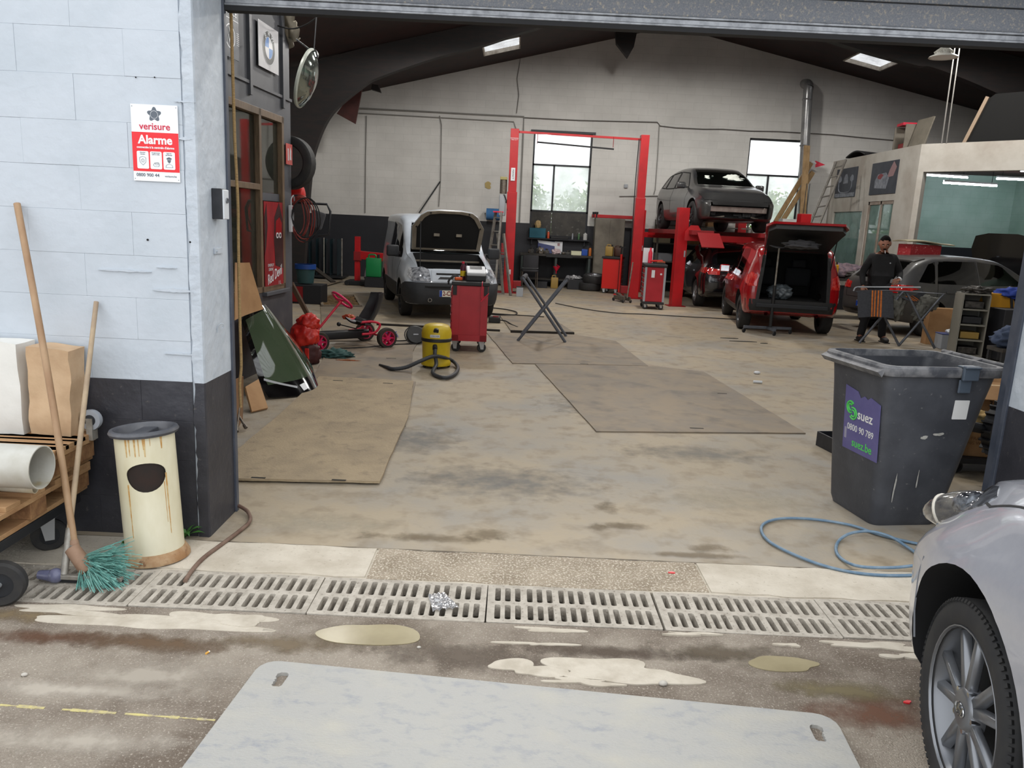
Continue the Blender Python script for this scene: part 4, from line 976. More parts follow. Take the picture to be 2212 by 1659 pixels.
    def dec(s, name, poly, side, m, eps=.004, th=.006, step=.07, grow=0, parent=None, label=None, smooth=40):
        if grow:
            cx = sum(p[0] for p in poly)/len(poly); cy = sum(p[1] for p in poly)/len(poly)
            poly = [(p[0]+grow*(1 if p[0] > cx else -1), p[1]+grow*(1 if p[1] > cy else -1)) for p in poly]
        def fn(a, b, t):
            p, nrm = s.hit(a, b, side); return p+nrm*t
        mb = MB(); plate(mb, poly, [], fn, eps-th, eps, step); return mb.build(name, m, parent or s.t, smooth=smooth, label=label)
    def line(s, name, pts, side, w, m, eps=.002, step=.05):
        P = []
        for a, b in zip(pts, pts[1:]):
            k = max(1, int(math.dist(a, b)/step)); P += [(a[0]+(b[0]-a[0])*i/k, a[1]+(b[1]-a[1])*i/k) for i in range(k)]
        P.append(pts[-1]); mb = MB(); vs = []
        for i, p in enumerate(P):
            a, b = P[max(i-1, 0)], P[min(i+1, len(P)-1)]; d = Vector((b[0]-a[0], b[1]-a[1])).normalized(); n_ = Vector((-d.y, d.x))*w/2
            for q in ((p[0]+n_.x, p[1]+n_.y), (p[0]-n_.x, p[1]-n_.y)):
                h, nr = s.hit(*q, side); vs.append(h+nr*eps)
            for q in ((p[0]-n_.x, p[1]-n_.y), (p[0]+n_.x, p[1]+n_.y)):
                h, nr = s.hit(*q, side); vs.append(h-nr*.003)
        fs = [(i*4+k, i*4+(k+1) % 4, i*4+4+(k+1) % 4, i*4+4+k) for i in range(len(P)-1) for k in range(4)]
        return mb.add(vs, fs).build(name, m, s.t)
    def seats(s, rows, z, w=.36):
        for y in rows:
            for x in (-w, w):
                o = MB().box((x, y, z), (.46, .12, .34)).build('seat', 'seat_cloth', s.t, bevel=.04, seg=2, smooth=50); MB().box((x, y-.02, z+.25), (.26, .1, .15)).build('headrest', 'seat_cloth', o, bevel=.035, seg=2, smooth=50)
    def mirror(s, y, z, m, sides=(-1, 1), x=.92, d=(.2, .1, .15)):
        for sd in sides:
            o = MB().box((sd*(x+.07), y, z), d).build('wing_mirror', m, s.t, bevel=.035, seg=3, smooth=50); MB().bar((sd*(x-.06), y+.02, z-.04), (sd*(x+.02), y, z-.03), .06, .05).build('mirror_arm', 'trim_black', o)
            MB().box((sd*(x+.07), y-d[1]/2-.001, z), (d[0]*.8, .004, d[2]*.75)).build('mirror_glass', 'chrome', o)

# ------------------------------------------------------------------ silver car at the right border (front left corner in view)
mat('paint_silver', (174, 176, 184), (170, 172, 181), sc=40, rough=.3, metal=.3, coat=.9); mat('rim_grey', (122, 124, 128), rough=.32, metal=.7)
hd = 7.0; fa = 1.28
wc = Vector((1.372, 2.055, 0)); rot_ = Matrix.Rotation(-R(hd), 3, 'Z'); org = wc-rot_ @ Vector((-.875, fa, 0))
st = [(-2.2, .42, .72, .85, .62, .58, .40), (-2.15, .32, .92, 1.05, .78, .72, .56), (-2.0, .26, 1.03, 1.2, .88, .82, .62), (-1.6, .24, 1.06, 1.42, .90, .84, .60), (-1.1, .22, 1.05, 1.58, .91, .85, .58), (-.3, .22, 1.03, 1.65, .91, .85, .59),
      (.35, .22, 1.02, 1.56, .91, .85, .62), (.95, .22, .98, 1.12, .91, .84, .72), (1.28, .22, .94, 1.05, .91, .81, .68), (1.53, .22, .885, .985, .90, .765, .64), (1.75, .22, .82, .93, .86, .71, .58), (1.92, .24, .75, .87, .78, .64, .52), (2.04, .27, .69, .79, .66, .55, .44), (2.11, .30, .61, .70, .52, .44, .36), (2.14, .35, .52, .60, .4, .34, .27)]
sw = [[(-1.35, 1.09), (-.62, 1.08), (-.62, 1.5), (-.95, 1.47)], [(-.52, 1.08), (.6, 1.07), (.16, 1.47), (-.52, 1.51)]]
car = Car('parked_car', 'silver car cut off by the right border, its left front wheel in the foreground', (org.x, org.y, 0), hd, st, MATS['paint_silver'], [(.772, fa), (.772, -1.35)], .325, .2, 'twin', 'rim_grey', sw, [(-.6, 1.14), (.6, 1.14), (.5, 1.5), (-.5, 1.5)], [(-.56, 1.22), (.56, 1.22), (.46, 1.5), (-.46, 1.5)], nu=110, steer=-3, archgap=.08, rr=.24, tread=True)
car.mirror(.62, 1.12, 'paint_silver')
car.line('hood_seam', [(-.60, 1.9), (-.72, 1.68), (-.775, 1.5), (-.79, 1.26), (-.79, .95)], 'T', .006, 'seam_black'); car.line('hood_seam', [(.60, 1.9), (.72, 1.68), (.775, 1.5), (.79, 1.26), (.79, .95)], 'T', .006, 'seam_black')
car.line('bumper_seam', [(1.62, .66), (1.655, .55), (1.66, .45), (1.64, .36)], 'L', .004, mat('seam_grey', (120, 122, 128), rough=.6)); car.line('door_seam', [(.72, .3), (.74, .6), (.66, .95)], 'L', .006, 'seam_black')
glass_mat('lamp_lens_clear', tint=(215, 215, 212), haze=.12, hcol=(170, 165, 155), refl=.14)
car.dec('headlamp', [(1.555, .905), (1.68, .90), (1.82, .86), (1.95, .79), (2.01, .72), (1.99, .665), (1.88, .68), (1.78, .74), (1.67, .81), (1.57, .87)], 'L', 'lamp_clear', .004, .012, .04); car.dec('headlamp', [(1.555, .905), (1.68, .90), (1.82, .86), (1.95, .79), (2.01, .72), (1.99, .665), (1.88, .68), (1.78, .74), (1.67, .81), (1.57, .87)], 'R', 'lamp_clear', .004, .012, .04)
car.dec('grille', [(-.36, .42), (.36, .42), (.3, .56), (-.3, .56)], 'F', 'trim_black'); car.dec('lower_intake', [(-.5, .3), (.5, .3), (.45, .39), (-.45, .39)], 'F', 'trim_black')
# oval badge on the wheel cap
w0 = [o for o in kids(car.t) if o.name.startswith('wheel')][0]
xo = -.2*.40-.014
text('H', .05, 'chrome', w0, (xo-.003, 0, 0), (R(90), 0, R(-90)), 'cap_emblem', shear=.3, sx=1.1)
mb = MB().lathe([(.026, xo-.001), (.03, xo-.003), (.032, xo-.001)], 24, axis='X', oy=.65); mb.build('cap_ring', 'chrome', w0)
for k in range(5):
    a = 2*PI*(k+.5)/5; MB().cyl((xo+.03, .062*math.cos(a), .062*math.sin(a)), (xo+.006, .062*math.cos(a), .062*math.sin(a)), .009, n=6).build('wheel_nut', 'chrome', w0)
mat('lens_cream', (196, 190, 178), rough=.3); mat('lamp_dusk', (112, 108, 102), (70, 70, 72), sc=9, lo=.4, hi=.6, rough=.12, coat=1)
hp_ = Vector((-.675, 1.86, .752)); hr_ = (R(-24), R(-14), R(34))
MB().at(hp_, hr_).ball((0, 0, 0), (.062, .175, .07), 20, 12).build('headlamp_lens', 'lamp_dusk', car.t, smooth=60)
hq_ = Matrix.Translation(hp_) @ Euler(hr_).to_matrix().to_4x4()
MB().tube([hq_ @ Vector((.054*math.cos(2*PI*k/24), .085, .061*math.sin(2*PI*k/24))) for k in range(24)], .006, 6, True).build('lamp_ring', 'lens_cream', car.t, smooth=60)
MB().at(hp_, hr_).ball((-.018, -.05, .012), (.05, .09, .062), 14, 8).build('reflector', 'lamp_clear', car.t, smooth=60)
# ------------------------------------------------------------------ wheelie bin
mat('bin_plastic', (58, 60, 66), (72, 74, 80), sc=4, rough=.5, c3=(112, 112, 112), sc3=38, lo3=.66, hi3=.78, bump=.15, bsc=30); mat('bin_rim', (70, 72, 78), (122, 122, 124), sc=11, rough=.6)
mat('bin_clip', (72, 82, 94), rough=.45); mat('sticker_purple', (88, 84, 134), (96, 92, 140), sc=8, rough=.5); mat('sticker_green', (84, 200, 92), rough=.5); mat('sticker_white', (222, 222, 220), rough=.5)
bt = thing('wheelie_bin', 'open dark grey wheelie bin with a purple waste company sticker', 'bin', (2.46, 4.66, 0), R(9))
HB = .98
def ring(w, d, z, r=.06, sh=0): return [(x+sh, y, z) for x, y in rrect(0, 0, w, d, r, 4)]
rings = [ring(.42, .46, .0, .05, -.07), ring(.46, .50, .05, .06, -.065), ring(.56, .55, .4, .07, -.045), ring(.67, .59, .8, .07, -.02), ring(.72, .61, HB-.03, .07, -.01)]
inn = [ring(.68, .57, HB-.03, .06, -.01), ring(.54, .52, .5, .06, -.04), ring(.40, .42, .06, .05, -.065)]
def skin_rings(rs, cap0=True, cap1=True):
    n = len(rs[0]); V = [p for r_ in rs for p in r_]; F = [(i*n+k, i*n+(k+1) % n, (i+1)*n+(k+1) % n, (i+1)*n+k) for i in range(len(rs)-1) for k in range(n)]
    if cap0: F.append(tuple(range(n)))
    if cap1: F.append(tuple(range((len(rs)-1)*n, len(rs)*n)))
    return V, F
MB().add(*skin_rings(rings+inn)).build('bin_body', 'bin_plastic', bt, smooth=40)
rim = [ring(.70, .61, HB-.05, .06, -.01), ring(.77, .65, HB-.05, .07, -.012), ring(.79, .67, HB-.03, .08, -.012), ring(.79, .67, HB-.002, .08, -.012), ring(.77, .65, HB+.01, .07, -.012), ring(.71, .62, HB+.01, .07, -.01), ring(.69, .60, HB-.03, .06, -.01), ring(.70, .61, HB-.05, .06, -.01)]
MB().add(*skin_rings(rim, False, False)).build('rim', 'bin_rim', bt, smooth=35)
MB().prism([(-.405-.03, HB-.03), (-.405+.02, HB-.005), (-.405-.0, HB-.06)], -.3, .3, 'Y').build('front_lip', 'bin_rim', bt)
# lid hinge bar and handle on the right end, lid hanging behind
hb_ = MB().cyl((.46, -.34, HB+.0), (.46, .34, HB+.0), .016, n=12).build('handle_bar', 'bin_rim', bt, smooth=50)
for y in (-.26, .0, .26): MB().bar((.37, y, HB-.03), (.47, y, HB+.0), .05, .04).build('hinge', 'bin_rim', bt, bevel=.006)
for s in (-1, 1): castor(bt, .16, s*.2, .1, .05, 0, 'wheel').rotation_euler = (0, 0, 0)
# clip on the long front side
MB().box((.115, -.345, HB-.02), (.1, .02, .085)).box((.115, -.33, HB+.014), (.1, .08, .01)).build('lid_clip', 'bin_clip', bt, bevel=.006); MB().box((.105, -.325, HB-.1), (.08, .012, .08)).build('clip_tongue', 'bin_clip', bt, bevel=.006)
def bin_side(u, z, t):   # point on long front side at local x=u
    return (u, -(.275+.05*(z-.4))-t-.002, z)
plate(MB(), rrect(.13, .735, .095, .115, .004, 2), [], bin_side, 0, .002).build('blank_sticker', 'sticker_white', bt)
def bin_end(u, z, t): 
    xl = -.325-.03*(z-.4)/.4
    return (xl-t-.002, -u, z)
tear = [(-.255, .4), (.1, .4), (.1, .80), (-.03, .81), (-.06, .775), (-.10, .79), (-.13, .765), (-.16, .775), (-.255, .75)]
tear = [(-u, z) for u, z in tear]
plate(MB(), [(-.10, .40), (.255, .40), (.255, .745), (.16, .77), (.13, .75), (.10, .765), (.06, .745), (.03, .78), (-.10, .80)][::1], [], lambda u, z, t: bin_end(u, z, t), 0, .002, .05).build('sticker', 'sticker_purple', bt)
lean = -math.atan2(.03, .4)
def bin_text(s, size, m, u, z, sx=1, al='CENTER', off=0):
    x, y, zz = bin_end(u, z, .0035); return text(s, size, m, bt, (x, y, zz), (R(90)-lean, 0, R(-90)), sx=sx, align=al, off=off)
bin_text('suez', .085, 'sticker_white', .115, .64, 1.0, off=.001); bin_text('0800 90 789', .058, 'sticker_white', .075, .545, .92); bin_text('suez.be', .072, 'sticker_green', .10, .455, .95, off=.0006)
mb = MB()
for k, (cy, cz, r0) in enumerate(((-.035, .67, .036), (-.005, .635, .036))):
    for rr_ in (r0, r0*.55):
        pts = [bin_end(cy+rr_*math.cos(a_), cz+rr_*math.sin(a_), .004) for a_ in [R(40+180*k+i*15) for i in range(18)]]; mb.tube(pts, .0055, 5)
mb.build('spiral_logo', 'sticker_green', bt)
plate(MB(), rrect(-.075, .50, .022, .07, .003, 2), [], bin_end, .001, .003).build('plain_mark', mat('mark_grey', (150, 148, 168), rough=.5), bt)
mat('smear', (176, 174, 168), (150, 148, 142), sc=30, rough=.8)
for k, (u, z, w_, h_) in enumerate(((-.07, .565, .055, .018), (.02, .585, .06, .02), (-.2, .25, .01, .16), (-.06, .30, .006, .12))):
    plate(MB(), blob_poly(u, z, w_/2, h_/2, 14, .5, k), [], bin_side, 0, .0015).build('scuff', 'smear', bt)
# ------------------------------------------------------------------ blue air hose in front of the bin
mat('hose_blue', (92, 118, 140), (120, 140, 156), sc=20, rough=.5)
pts = [G(2075, 1085, .02), G(2062, 1110, .012), G(2075, 1150, .012), G(2040, 1180, .012), G(1985, 1175, .012), G(1900, 1155, .012), G(1840, 1135, .012), G(1760, 1122, .012), G(1690, 1120, .012), G(1652, 1130, .012), G(1645, 1148, .012), G(1665, 1172, .012), G(1720, 1200, .012), G(1790, 1225, .012), G(1870, 1240, .012), G(1960, 1243, .012), G(2050, 1235, .012),
       G(2070, 1225, .03), G(2000, 1220, .035), G(1930, 1226, .03), G(1860, 1224, .03), G(1822, 1210, .012), G(1806, 1190, .012), G(1812, 1168, .012), G(1838, 1152, .03), G(1880, 1148, .035), G(1925, 1160, .03), G(1965, 1185, .014), G(2010, 1215, .014), G(2060, 1230, .05)]
tag(MB().tube(spline(pts, 8), .0085, 8).build('air_hose', 'hose_blue', smooth=60), 'blue air hose lying in loops before the wheelie bin', 'hose')
# small black tray behind the bin at its left
p = G(1800, 975, 0); t = thing('black_tray', 'small black plastic tray sticking out behind the left side of the wheelie bin', 'tray', (p.x+.1, p.y+.05, 0), R(10))
MB().box((0, 0, .012), (.3, .3, .02)).build('tray_floor', 'plastic_black', t, bevel=.004)
for a, b in (((-.15, 0, .06), (.012, .3, .12)), ((.15, 0, .06), (.012, .3, .12)), ((0, -.15, .06), (.3, .012, .12)), ((0, .15, .06), (.3, .012, .12))): MB().box(a, b).build('tray_side', 'plastic_black', t, bevel=.003)
MB().box((0, -.16, .125), (.34, .03, .012)).build('tray_rim', 'plastic_black', t, bevel=.003)
# ------------------------------------------------------------------ office partition on the left
OC = Vector((-2.6, 9.14, 0)); OA = R(3.9)
of = sempty('wall_office', 'dark grey office partition with wood-framed windows on the left', OC, -OA)
od = Vector((math.sin(OA), math.cos(OA), 0)); on = Vector((math.cos(OA), -math.sin(OA), 0))
def OW(px, py, off=0):
    d = _ray(px, py); q = OC+on*off; t = on.dot(q-_C)/on.dot(d); return _C+d*t
def OL(px, py, off=0):
    p = OW(px, py, off)-OC; return (p.dot(on), p.dot(od), p.z)
Y0 = -4.7; T = .08
MB().b2((-T, Y0, 0), (0, 0, .84)).build('lower_panel', 'office_low', of, bevel=.004)
MB().b2((-T, Y0, 2.71), (.0, 0, 2.92)).b2((-T, Y0, 2.9), (.02, 0, 2.93)).build('lintel_board', 'office_grey', of)
MB().b2((-T, -.24, .84), (0, 0, 2.71)).build('corner_post', 'office_grey', of)
xs = [Y0, -1.145, -.26, 0]
for a, b in zip(xs, xs[1:]): MB().b2((-T, a+.01, 2.935), (-.005, b-.01, 3.84)).build('upper_panel', 'office_grey', of)
for a in (-1.145, -.26): MB().b2((-.02, a-.03, 2.8), (.03, a+.03, 3.84)).build('batten', 'office_grey', of)
f = MB()
for a, b in (((-2.9, .84), (-.24, .90)), ((-2.9, 2.64), (-.24, 2.71)), ((-.94, .84), (-.88, 2.71)), ((-.30, .84), (-.24, 2.71)), ((-2.9, 1.90), (-.94, 1.96)), ((-2.9, .84), (-2.84, 2.71))): f.b2((-.07, a[0], a[1]), (.012, b[0], b[1]))
f.build('window_frame', 'wood_frame', of, bevel=.003)
MB().b2((-.06, -.88, 1.80), (-.03, -.30, 1.88)).build('glazing_bar', 'office_grey', of)
MB().b2((-.045, -2.84, .9), (-.04, -.94, 1.9)).build('pane', 'office_glass', of); MB().b2((-.045, -2.84, 1.96), (-.04, -.94, 2.64)).build('pane', 'office_glass', of); MB().b2((-.045, -.88, .9), (-.04, -.3, 2.64)).build('pane', 'office_glass', of)
MB().b2((-T, Y0, .84), (0, -2.9, 2.71)).build('near_panel', 'office_grey', of)
MB().b2((-.01, -.9, .80), (.05, -.2, .84)).build('sill', 'office_grey', of, bevel=.004)
MB().b2((-3.3, -.08, 0), (-T, 0, 3.84)).build('end_wall', 'office_grey', of); MB().b2((-3.3, Y0, 3.80), (0, 0, 3.84)).build('office_ceiling', 'office_grey', of)
MB().b2((-3.3, Y0, 0), (-3.2, 0, 3.8)).build('back_lining', mat('lining_beige', (150, 138, 116), rough=.8), of)
# boxes inside the office, seen through the glass
mat('carton', (166, 128, 88), (150, 112, 74), sc=4, rough=.8); mat('carton_dark', (132, 98, 66), (120, 88, 58), sc=4, rough=.8)
def carton(name, lab, loc, rz, d, m='carton', open_=False, group=None):
    t_ = thing(name, lab, 'box', loc, rz, group); w_, dp, h_ = d
    MB().box((0, 0, h_/2), d).build('box_body', m, t_, bevel=.004)
    MB().box((0, 0, h_+.0015), (w_*.98, .05, .003)).build('tape', mat('tape_tan', (186, 156, 112), rough=.4), t_)
    if open_:
        MB().box((0, -dp/2-.06, h_-.02), (w_, .14, .006), rot=(R(35), 0, 0)).build('flap', m, t_); MB().box((0, dp/2+.03, h_+.05), (w_, .16, .006), rot=(R(60), 0, 0)).build('flap', m, t_)
    return t_
p = OC+od*-1.65+on*-.62; t = thing('storage_desk', 'dark shelf carrying boxes behind the office glass', 'shelf', (p.x, p.y, 0), -OA); MB().box((0, 0, .98), (.6, 1.3, .04)).build('shelf_board', 'wood_frame', t)
for sx in (-.26, .26):
    for sy in (-.6, .6): MB().box((sx, sy, .48), (.04, .04, .96)).build('leg', 'steel_dark', t)
carton('office_box', 'large carton standing behind the lower office window', (p.x, p.y, 1.0), -OA, (.5, .8, .72))
q = p+od*.52; 
# ------------------------------------------------------------------ signs and posters on the office
mat('poster_white', (196, 196, 200), (184, 184, 190), sc=5, rough=.5); mat('badge_black', (22, 22, 26), rough=.4); mat('badge_blue', (58, 120, 190), rough=.4); mat('badge_white', (214, 216, 220), rough=.4); mat('sign_navy', (46, 52, 62), rough=.5)
def on_office(name, lab, cat, y0, y1, z0, z1, m, th=.006):
    t_ = thing(name, lab, cat, OC+od*((y0+y1)/2)+on*.022+Vector((0, 0, (z0+z1)/2)), rot=(R(90), 0, R(90)-OA)); MB().box((0, 0, 0), (y1-y0, z1-z0, th)).build('panel', m, t_); return t_
t = on_office('roundel_poster', 'white poster with a blue and white roundel badge high on the office wall', 'poster', -.95, -.41, 3.11, 3.545, 'poster_white')
r0 = .165
MB().lathe([(0, .004), (r0, .004)], 40).build('badge_disc', 'badge_black', t); MB().lathe([(r0*.62, .005), (r0*.645, .005)], 40).lathe([(r0*.97, .005), (r0, .005)], 40).build('badge_rings', 'badge_white', t)
for k in range(4): MB().add([(0, 0, .0055)]+[(r0*.62*math.cos(R(90*k+a_)), r0*.62*math.sin(R(90*k+a_)), .0055) for a_ in range(0, 91, 10)], [tuple(range(11))]).build('badge_quarter', 'badge_blue' if k % 2 else 'badge_white', t)
for ch, a_ in (('B', 132), ('M', 90), ('W', 48)): text(ch, .075, 'badge_white', t, (r0*.81*math.cos(R(a_)), r0*.81*math.sin(R(a_)), .006), (0, 0, R(a_-90)), off=.001)
t = on_office('service_sign', 'dark service sign with a round emblem on the office wall beside the rope', 'sign', -1.80, -1.42, 3.05, 3.56, 'sign_navy')
text('SERVICE', .085, 'badge_white', t, (0, .14, .005), sx=.95); MB().box((0, .205, .004), (.36, .006, .002)).build('rule', 'badge_white', t); MB().box((0, .08, .004), (.36, .006, .002)).build('rule', 'badge_white', t)
MB().lathe([(.095, .004), (.105, .004)], 36, (0, -.07, 0)).build('emblem_ring', 'badge_white', t); text('V', .1, 'badge_white', t, (0, -.035, .005), sx=.9); text('W', .1, 'badge_white', t, (0, -.10, .005), sx=.8)
for k in range(7): MB().box((-.17+.0*k, -.12+k*.017, .004), (.05, .004, .002)).build('rule', 'badge_white', t); MB().box((.165, -.12+k*.017, .004), (.05, .004, .002)).build('rule', 'badge_white', t)
t = on_office('fire_sign', 'small red safety sign on the office corner post', 'sign', -.215, -.02, 2.215, 2.44, mat('sign_salmon', (206, 84, 80), (196, 110, 104), sc=9, rough=.5))
MB().prism([(-.05, -.07), (-.02, -.07), (-.02, .06), (-.05, .06)], .003, .005).build('extinguisher_icon', 'badge_white', t); MB().prism([(.01, -.06), (.06, -.06), (.05, -.02), (.06, .04), (.035, .08), (.015, .03)], .003, .005).build('flame_icon', 'badge_white', t)
# red drink poster behind the lower right pane
mat('poster_red', (128, 14, 24), (158, 26, 34), sc=6, rough=.45, stretch=(1, .35, 1)); mat('poster_dark', (44, 14, 16), (60, 18, 20), sc=8, rough=.5); mat('can_red', (150, 14, 22), rough=.35)
t = on_office('drink_poster', 'tall red energy drink poster in the office window', 'poster', -.855, -.315, .87, 1.79, 'poster_red', .004); t.location = t.location-on*.012
MB().prism([(-.27, .30), (-.2, .44), (-.18, .2), (-.22, .0), (-.27, -.1)], .002, .004).build('print_dark_shape', 'poster_dark', t); MB().prism([(.03, -.22), (.26, -.26), (.26, .28), (.16, .46), (.02, .30), (.0, .05)], .002, .004).build('print_dark_shape', 'poster_dark', t)  # dark shapes of the printed picture
MB().prism([(.04, .1), (.22, .08), (.23, .24), (.16, .30), (.06, .26)], .004, .006).build('print_can', 'can_red', t)
for a_ in ((-.0), (.085)): MB().prism(rrect(.09+a_, .105, .065, .06, .02), .006, .008).build('print_goggle', 'badge_white', t); MB().prism(rrect(.092+a_, .105, .035, .03, .012), .008, .009).build('print_goggle_dark', 'badge_black', t)
text('ENERGY\nDRINK', .045, 'badge_white', t, (-.1, -.235, .004)); text('Red Devil', .15, 'badge_white', t, (0, -.325, .004), (0, 0, R(14)), shear=.35, sx=.72, off=.002); text('1 L', .06, 'badge_white', t, (.15, -.415, .004))
# rope at the door frame
mat('rope_tan', (150, 124, 82), (118, 94, 60), sc=60, rough=.9, stretch=(1, 1, 6))
pts = [Yp(x+11, y, 4.231) for x, y in ((484, -2), (487, 8), (490, 100), (493, 200), (496, 300), (500, 380), (503, 450), (504, 540), (506, 640), (508, 720), (510, 790), (507, 830), (509, 880))]
tag(MB().tube(spline(pts, 5), .0085, 8).build('pull_rope', 'rope_tan', smooth=60), 'long tan rope hanging beside the left door frame', 'rope')
# ------------------------------------------------------------------ tarp on the office roof, convex mirror
mat('tarp_pale', (172, 166, 152), (150, 142, 126), sc=4, rough=.7)
a, b, c, d = OW(588, 30, .05), OW(612, 12, .05), OW(648, 88, .25), OW(634, 108, .2)
a = OC+od*-.5+on*.03+Vector((0, 0, 3.86)); 
q = [Yp(586, 33, 8.9), Yp(628, 22, 8.9), Yp(646, 82, 9.05), Yp(626, 105, 9.2)]
tag(MB().sheet(lambda u, v: (q[0].lerp(q[1], u)).lerp(q[3].lerp(q[2], u), v)+Vector((.03, -.05, .02))*noise.noise(Vector((u*3, v*5, 2)))*2+Vector((.04*math.sin(u*9), -.04*math.sin(u*9), 0)), 12, 12, .006).build('draped_sheet', 'tarp_pale', smooth=60), 'pale crumpled sheet hanging over the office roof corner', 'sheet')
mat('mirror_rim', (196, 202, 192), (176, 182, 172), sc=6, rough=.35)
mat('mirror_face', (150, 158, 152), rough=.08, metal=.85)
p = Yp(662, 170, 7.9); t = thing('convex_mirror', 'round convex traffic mirror seen edge-on, hanging below the roof', 'mirror', p, rot=Vector((.96, .02, -.28)).to_track_quat('Z', 'Y').to_euler())
MB().lathe([(0, .09), (.1, .082), (.2, .05), (.27, 0)], 36).build('mirror_dome', 'mirror_face', t, smooth=60)
MB().lathe([(.27, .012), (.285, .0), (.28, -.02), (.2, -.035), (0, -.04)], 36).build('mirror_back', 'mirror_rim', t, smooth=50)
pk = Yp(674, 118, 7.9); 
t2 = thing('mirror_bracket', 'steel clamp and rods holding the convex mirror', 'bracket', pk)
MB().lathe([(.05, -.03), (.058, -.03), (.058, .03), (.05, .03), (.05, -.03)], 20, axis='Y').build('clamp_ring', 'steel_dark', t2); e1 = Yp(640, 85, 8.4)-pk; MB().cyl((0, 0, .03), e1, .008, n=6).build('rod', 'steel_dark', t2); e2 = Yp(700, 38, 8.2)-pk; MB().cyl((.02, 0, .05), e2+Vector((0, 0, .9)), .006, n=6).build('rod', 'steel_dark', t2)
pts = [Yp(590, 52, 8.8), Yp(625, 62, 8.8), Yp(655, 56, 8.8), Yp(685, 36, 8.8), Yp(700, 10, 8.8)]; tag(MB().tube(spline(pts, 5), .008, 6).build('slack_cable', 'rubber', smooth=60), 'slack black cable under the roof above the convex mirror', 'cable')
# ------------------------------------------------------------------ cardboard, rear window glass, wheel wrench at the office foot
def sheet4(name, lab, cat, q, m, th=.006, bend=0, bdir=None, nu=10, nv=10):
    bd = bdir or (q[1]-q[0]).cross(q[3]-q[0]).normalized()
    return tag(MB().sheet(lambda u, v: (q[0].lerp(q[1], u)).lerp(q[3].lerp(q[2], u), v)+bd*(bend*math.sin(PI*u)), nu, nv, th).build(name, m, smooth=40), lab, cat)
sheet4('cardboard_sheet', 'bowed brown cardboard sheet leaning over the car glass by the office window', 'cardboard', [OW(507, 567, .16), OW(538, 567, .16), OW(568, 668, .24), OW(506, 692, .24)], 'carton', .006, .03)
mat('car_glass_green', (72, 84, 66), (66, 80, 60), sc=2, rough=.04, spec=.8, coat=1); mat('ceramic_black', (10, 10, 12), rough=.06, spec=.7, coat=1)
q0, q1, q2, q3 = OW(512, 690, .03), OW(582, 664, .03), G(692, 820, .02), G(572, 862, .02)
bd = (q1-q0).cross(q3-q0).normalized(); bd = bd if bd.x > 0 else -bd
def gl(u, v):
    vv = v+.16*math.sin(PI*u)*max(0, v-.5)*2
    w_ = 1-.2*(1-v)+.10*math.sin(PI*v)-.12*max(0, v-.8)*5; uu = .5+(u-.5)*w_
    p = (q0.lerp(q1, uu)).lerp(q3.lerp(q2, uu), vv); p = p+bd*(.13*math.sin(PI*u)+.02*math.sin(PI*v)); p.z = max(p.z, .008); return p
t = thing('rear_windscreen', 'curved green-tinted car window glass leaning against the office wall', 'car glass', G(630, 868))
loc = t.location.copy()
MB().sheet(lambda u, v: gl(.06+.88*u, .06+.80*v)-loc, 20, 20, .004).build('tinted_glass', 'car_glass_green', t, smooth=60)
MB().sheet(lambda u, v: gl(u, .86+.14*v)-loc, 20, 4, .005).build('black_band', 'ceramic_black', t, smooth=60); MB().sheet(lambda u, v: gl(u, .06*v)-loc, 20, 3, .005).build('black_band', 'ceramic_black', t, smooth=60)
MB().sheet(lambda u, v: gl(.06*u, v)-loc, 3, 20, .005).build('black_band', 'ceramic_black', t, smooth=60); MB().sheet(lambda u, v: gl(.94+.06*u, v)-loc, 3, 20, .005).build('black_band', 'ceramic_black', t, smooth=60)
sgn = 1 if (gl(.6, .5)-gl(.5, .5)).cross(gl(.5, .6)-gl(.5, .5)).dot(bd) > 0 else -1
pt = []
for (u0, v0) in ((.04, .80), (.14, .86), (.22, .915), (.34, .93)): pt.append(gl(u0, v0)-loc+bd*.008)
MB().sheet(lambda u, v: pt[0].lerp(pt[3], u)*(1-.0)+(pt[1]-pt[0].lerp(pt[3], .33))*math.sin(PI*u)*.9+Vector((0, 0, .035*(v-.5))), 10, 2, .002).build('white_mark', 'badge_white', t)
q = [gl(.38, .91)-loc+bd*.01, gl(.46, .90)-loc+bd*.01, gl(.47, .955)-loc+bd*.01, gl(.40, .965)-loc+bd*.01]; MB().sheet(lambda u, v: q[0].lerp(q[1], u).lerp(q[3].lerp(q[2], u), v), 2, 2, .002).build('white_mark', 'badge_white', t)
sheet4('cardboard_piece', 'small stiff cardboard piece standing below the car glass', 'cardboard', [G(527, 838, .18), G(556, 822, .2), G(577, 884, .004), G(542, 892, .004)], 'carton', .02)
sheet4('cardboard_strip', 'tall cardboard strip beside the left door frame', 'cardboard', [G(505, 820, .38), G(524, 812, .4), G(522, 905, .004), G(506, 935, .004)], 'carton_dark', .01)
mat('tool_steel', (120, 112, 102), (92, 84, 76), sc=20, rough=.45, metal=.6)
p = G(512, 935); t = thing('wheel_wrench', 'rusty four-way wheel wrench leaning beside the left door frame', 'wrench', p)
a, b = Vector((0, 0, .02)), G(521, 842, .26)-p; MB().cyl(a, b, .009, n=8).build('bar', 'tool_steel', t); c, d = G(503, 878, .16)-p, G(530, 922, .03)-p; MB().cyl(c, d, .009, n=8).build('bar', 'tool_steel', t)
for e, f_ in ((a, b), (b, a), (c, d), (d, c)): n_ = (e-f_).normalized(); MB().cyl(e-n_*.02, e+n_*.012, .015, n=8).build('socket', 'tool_steel', t)
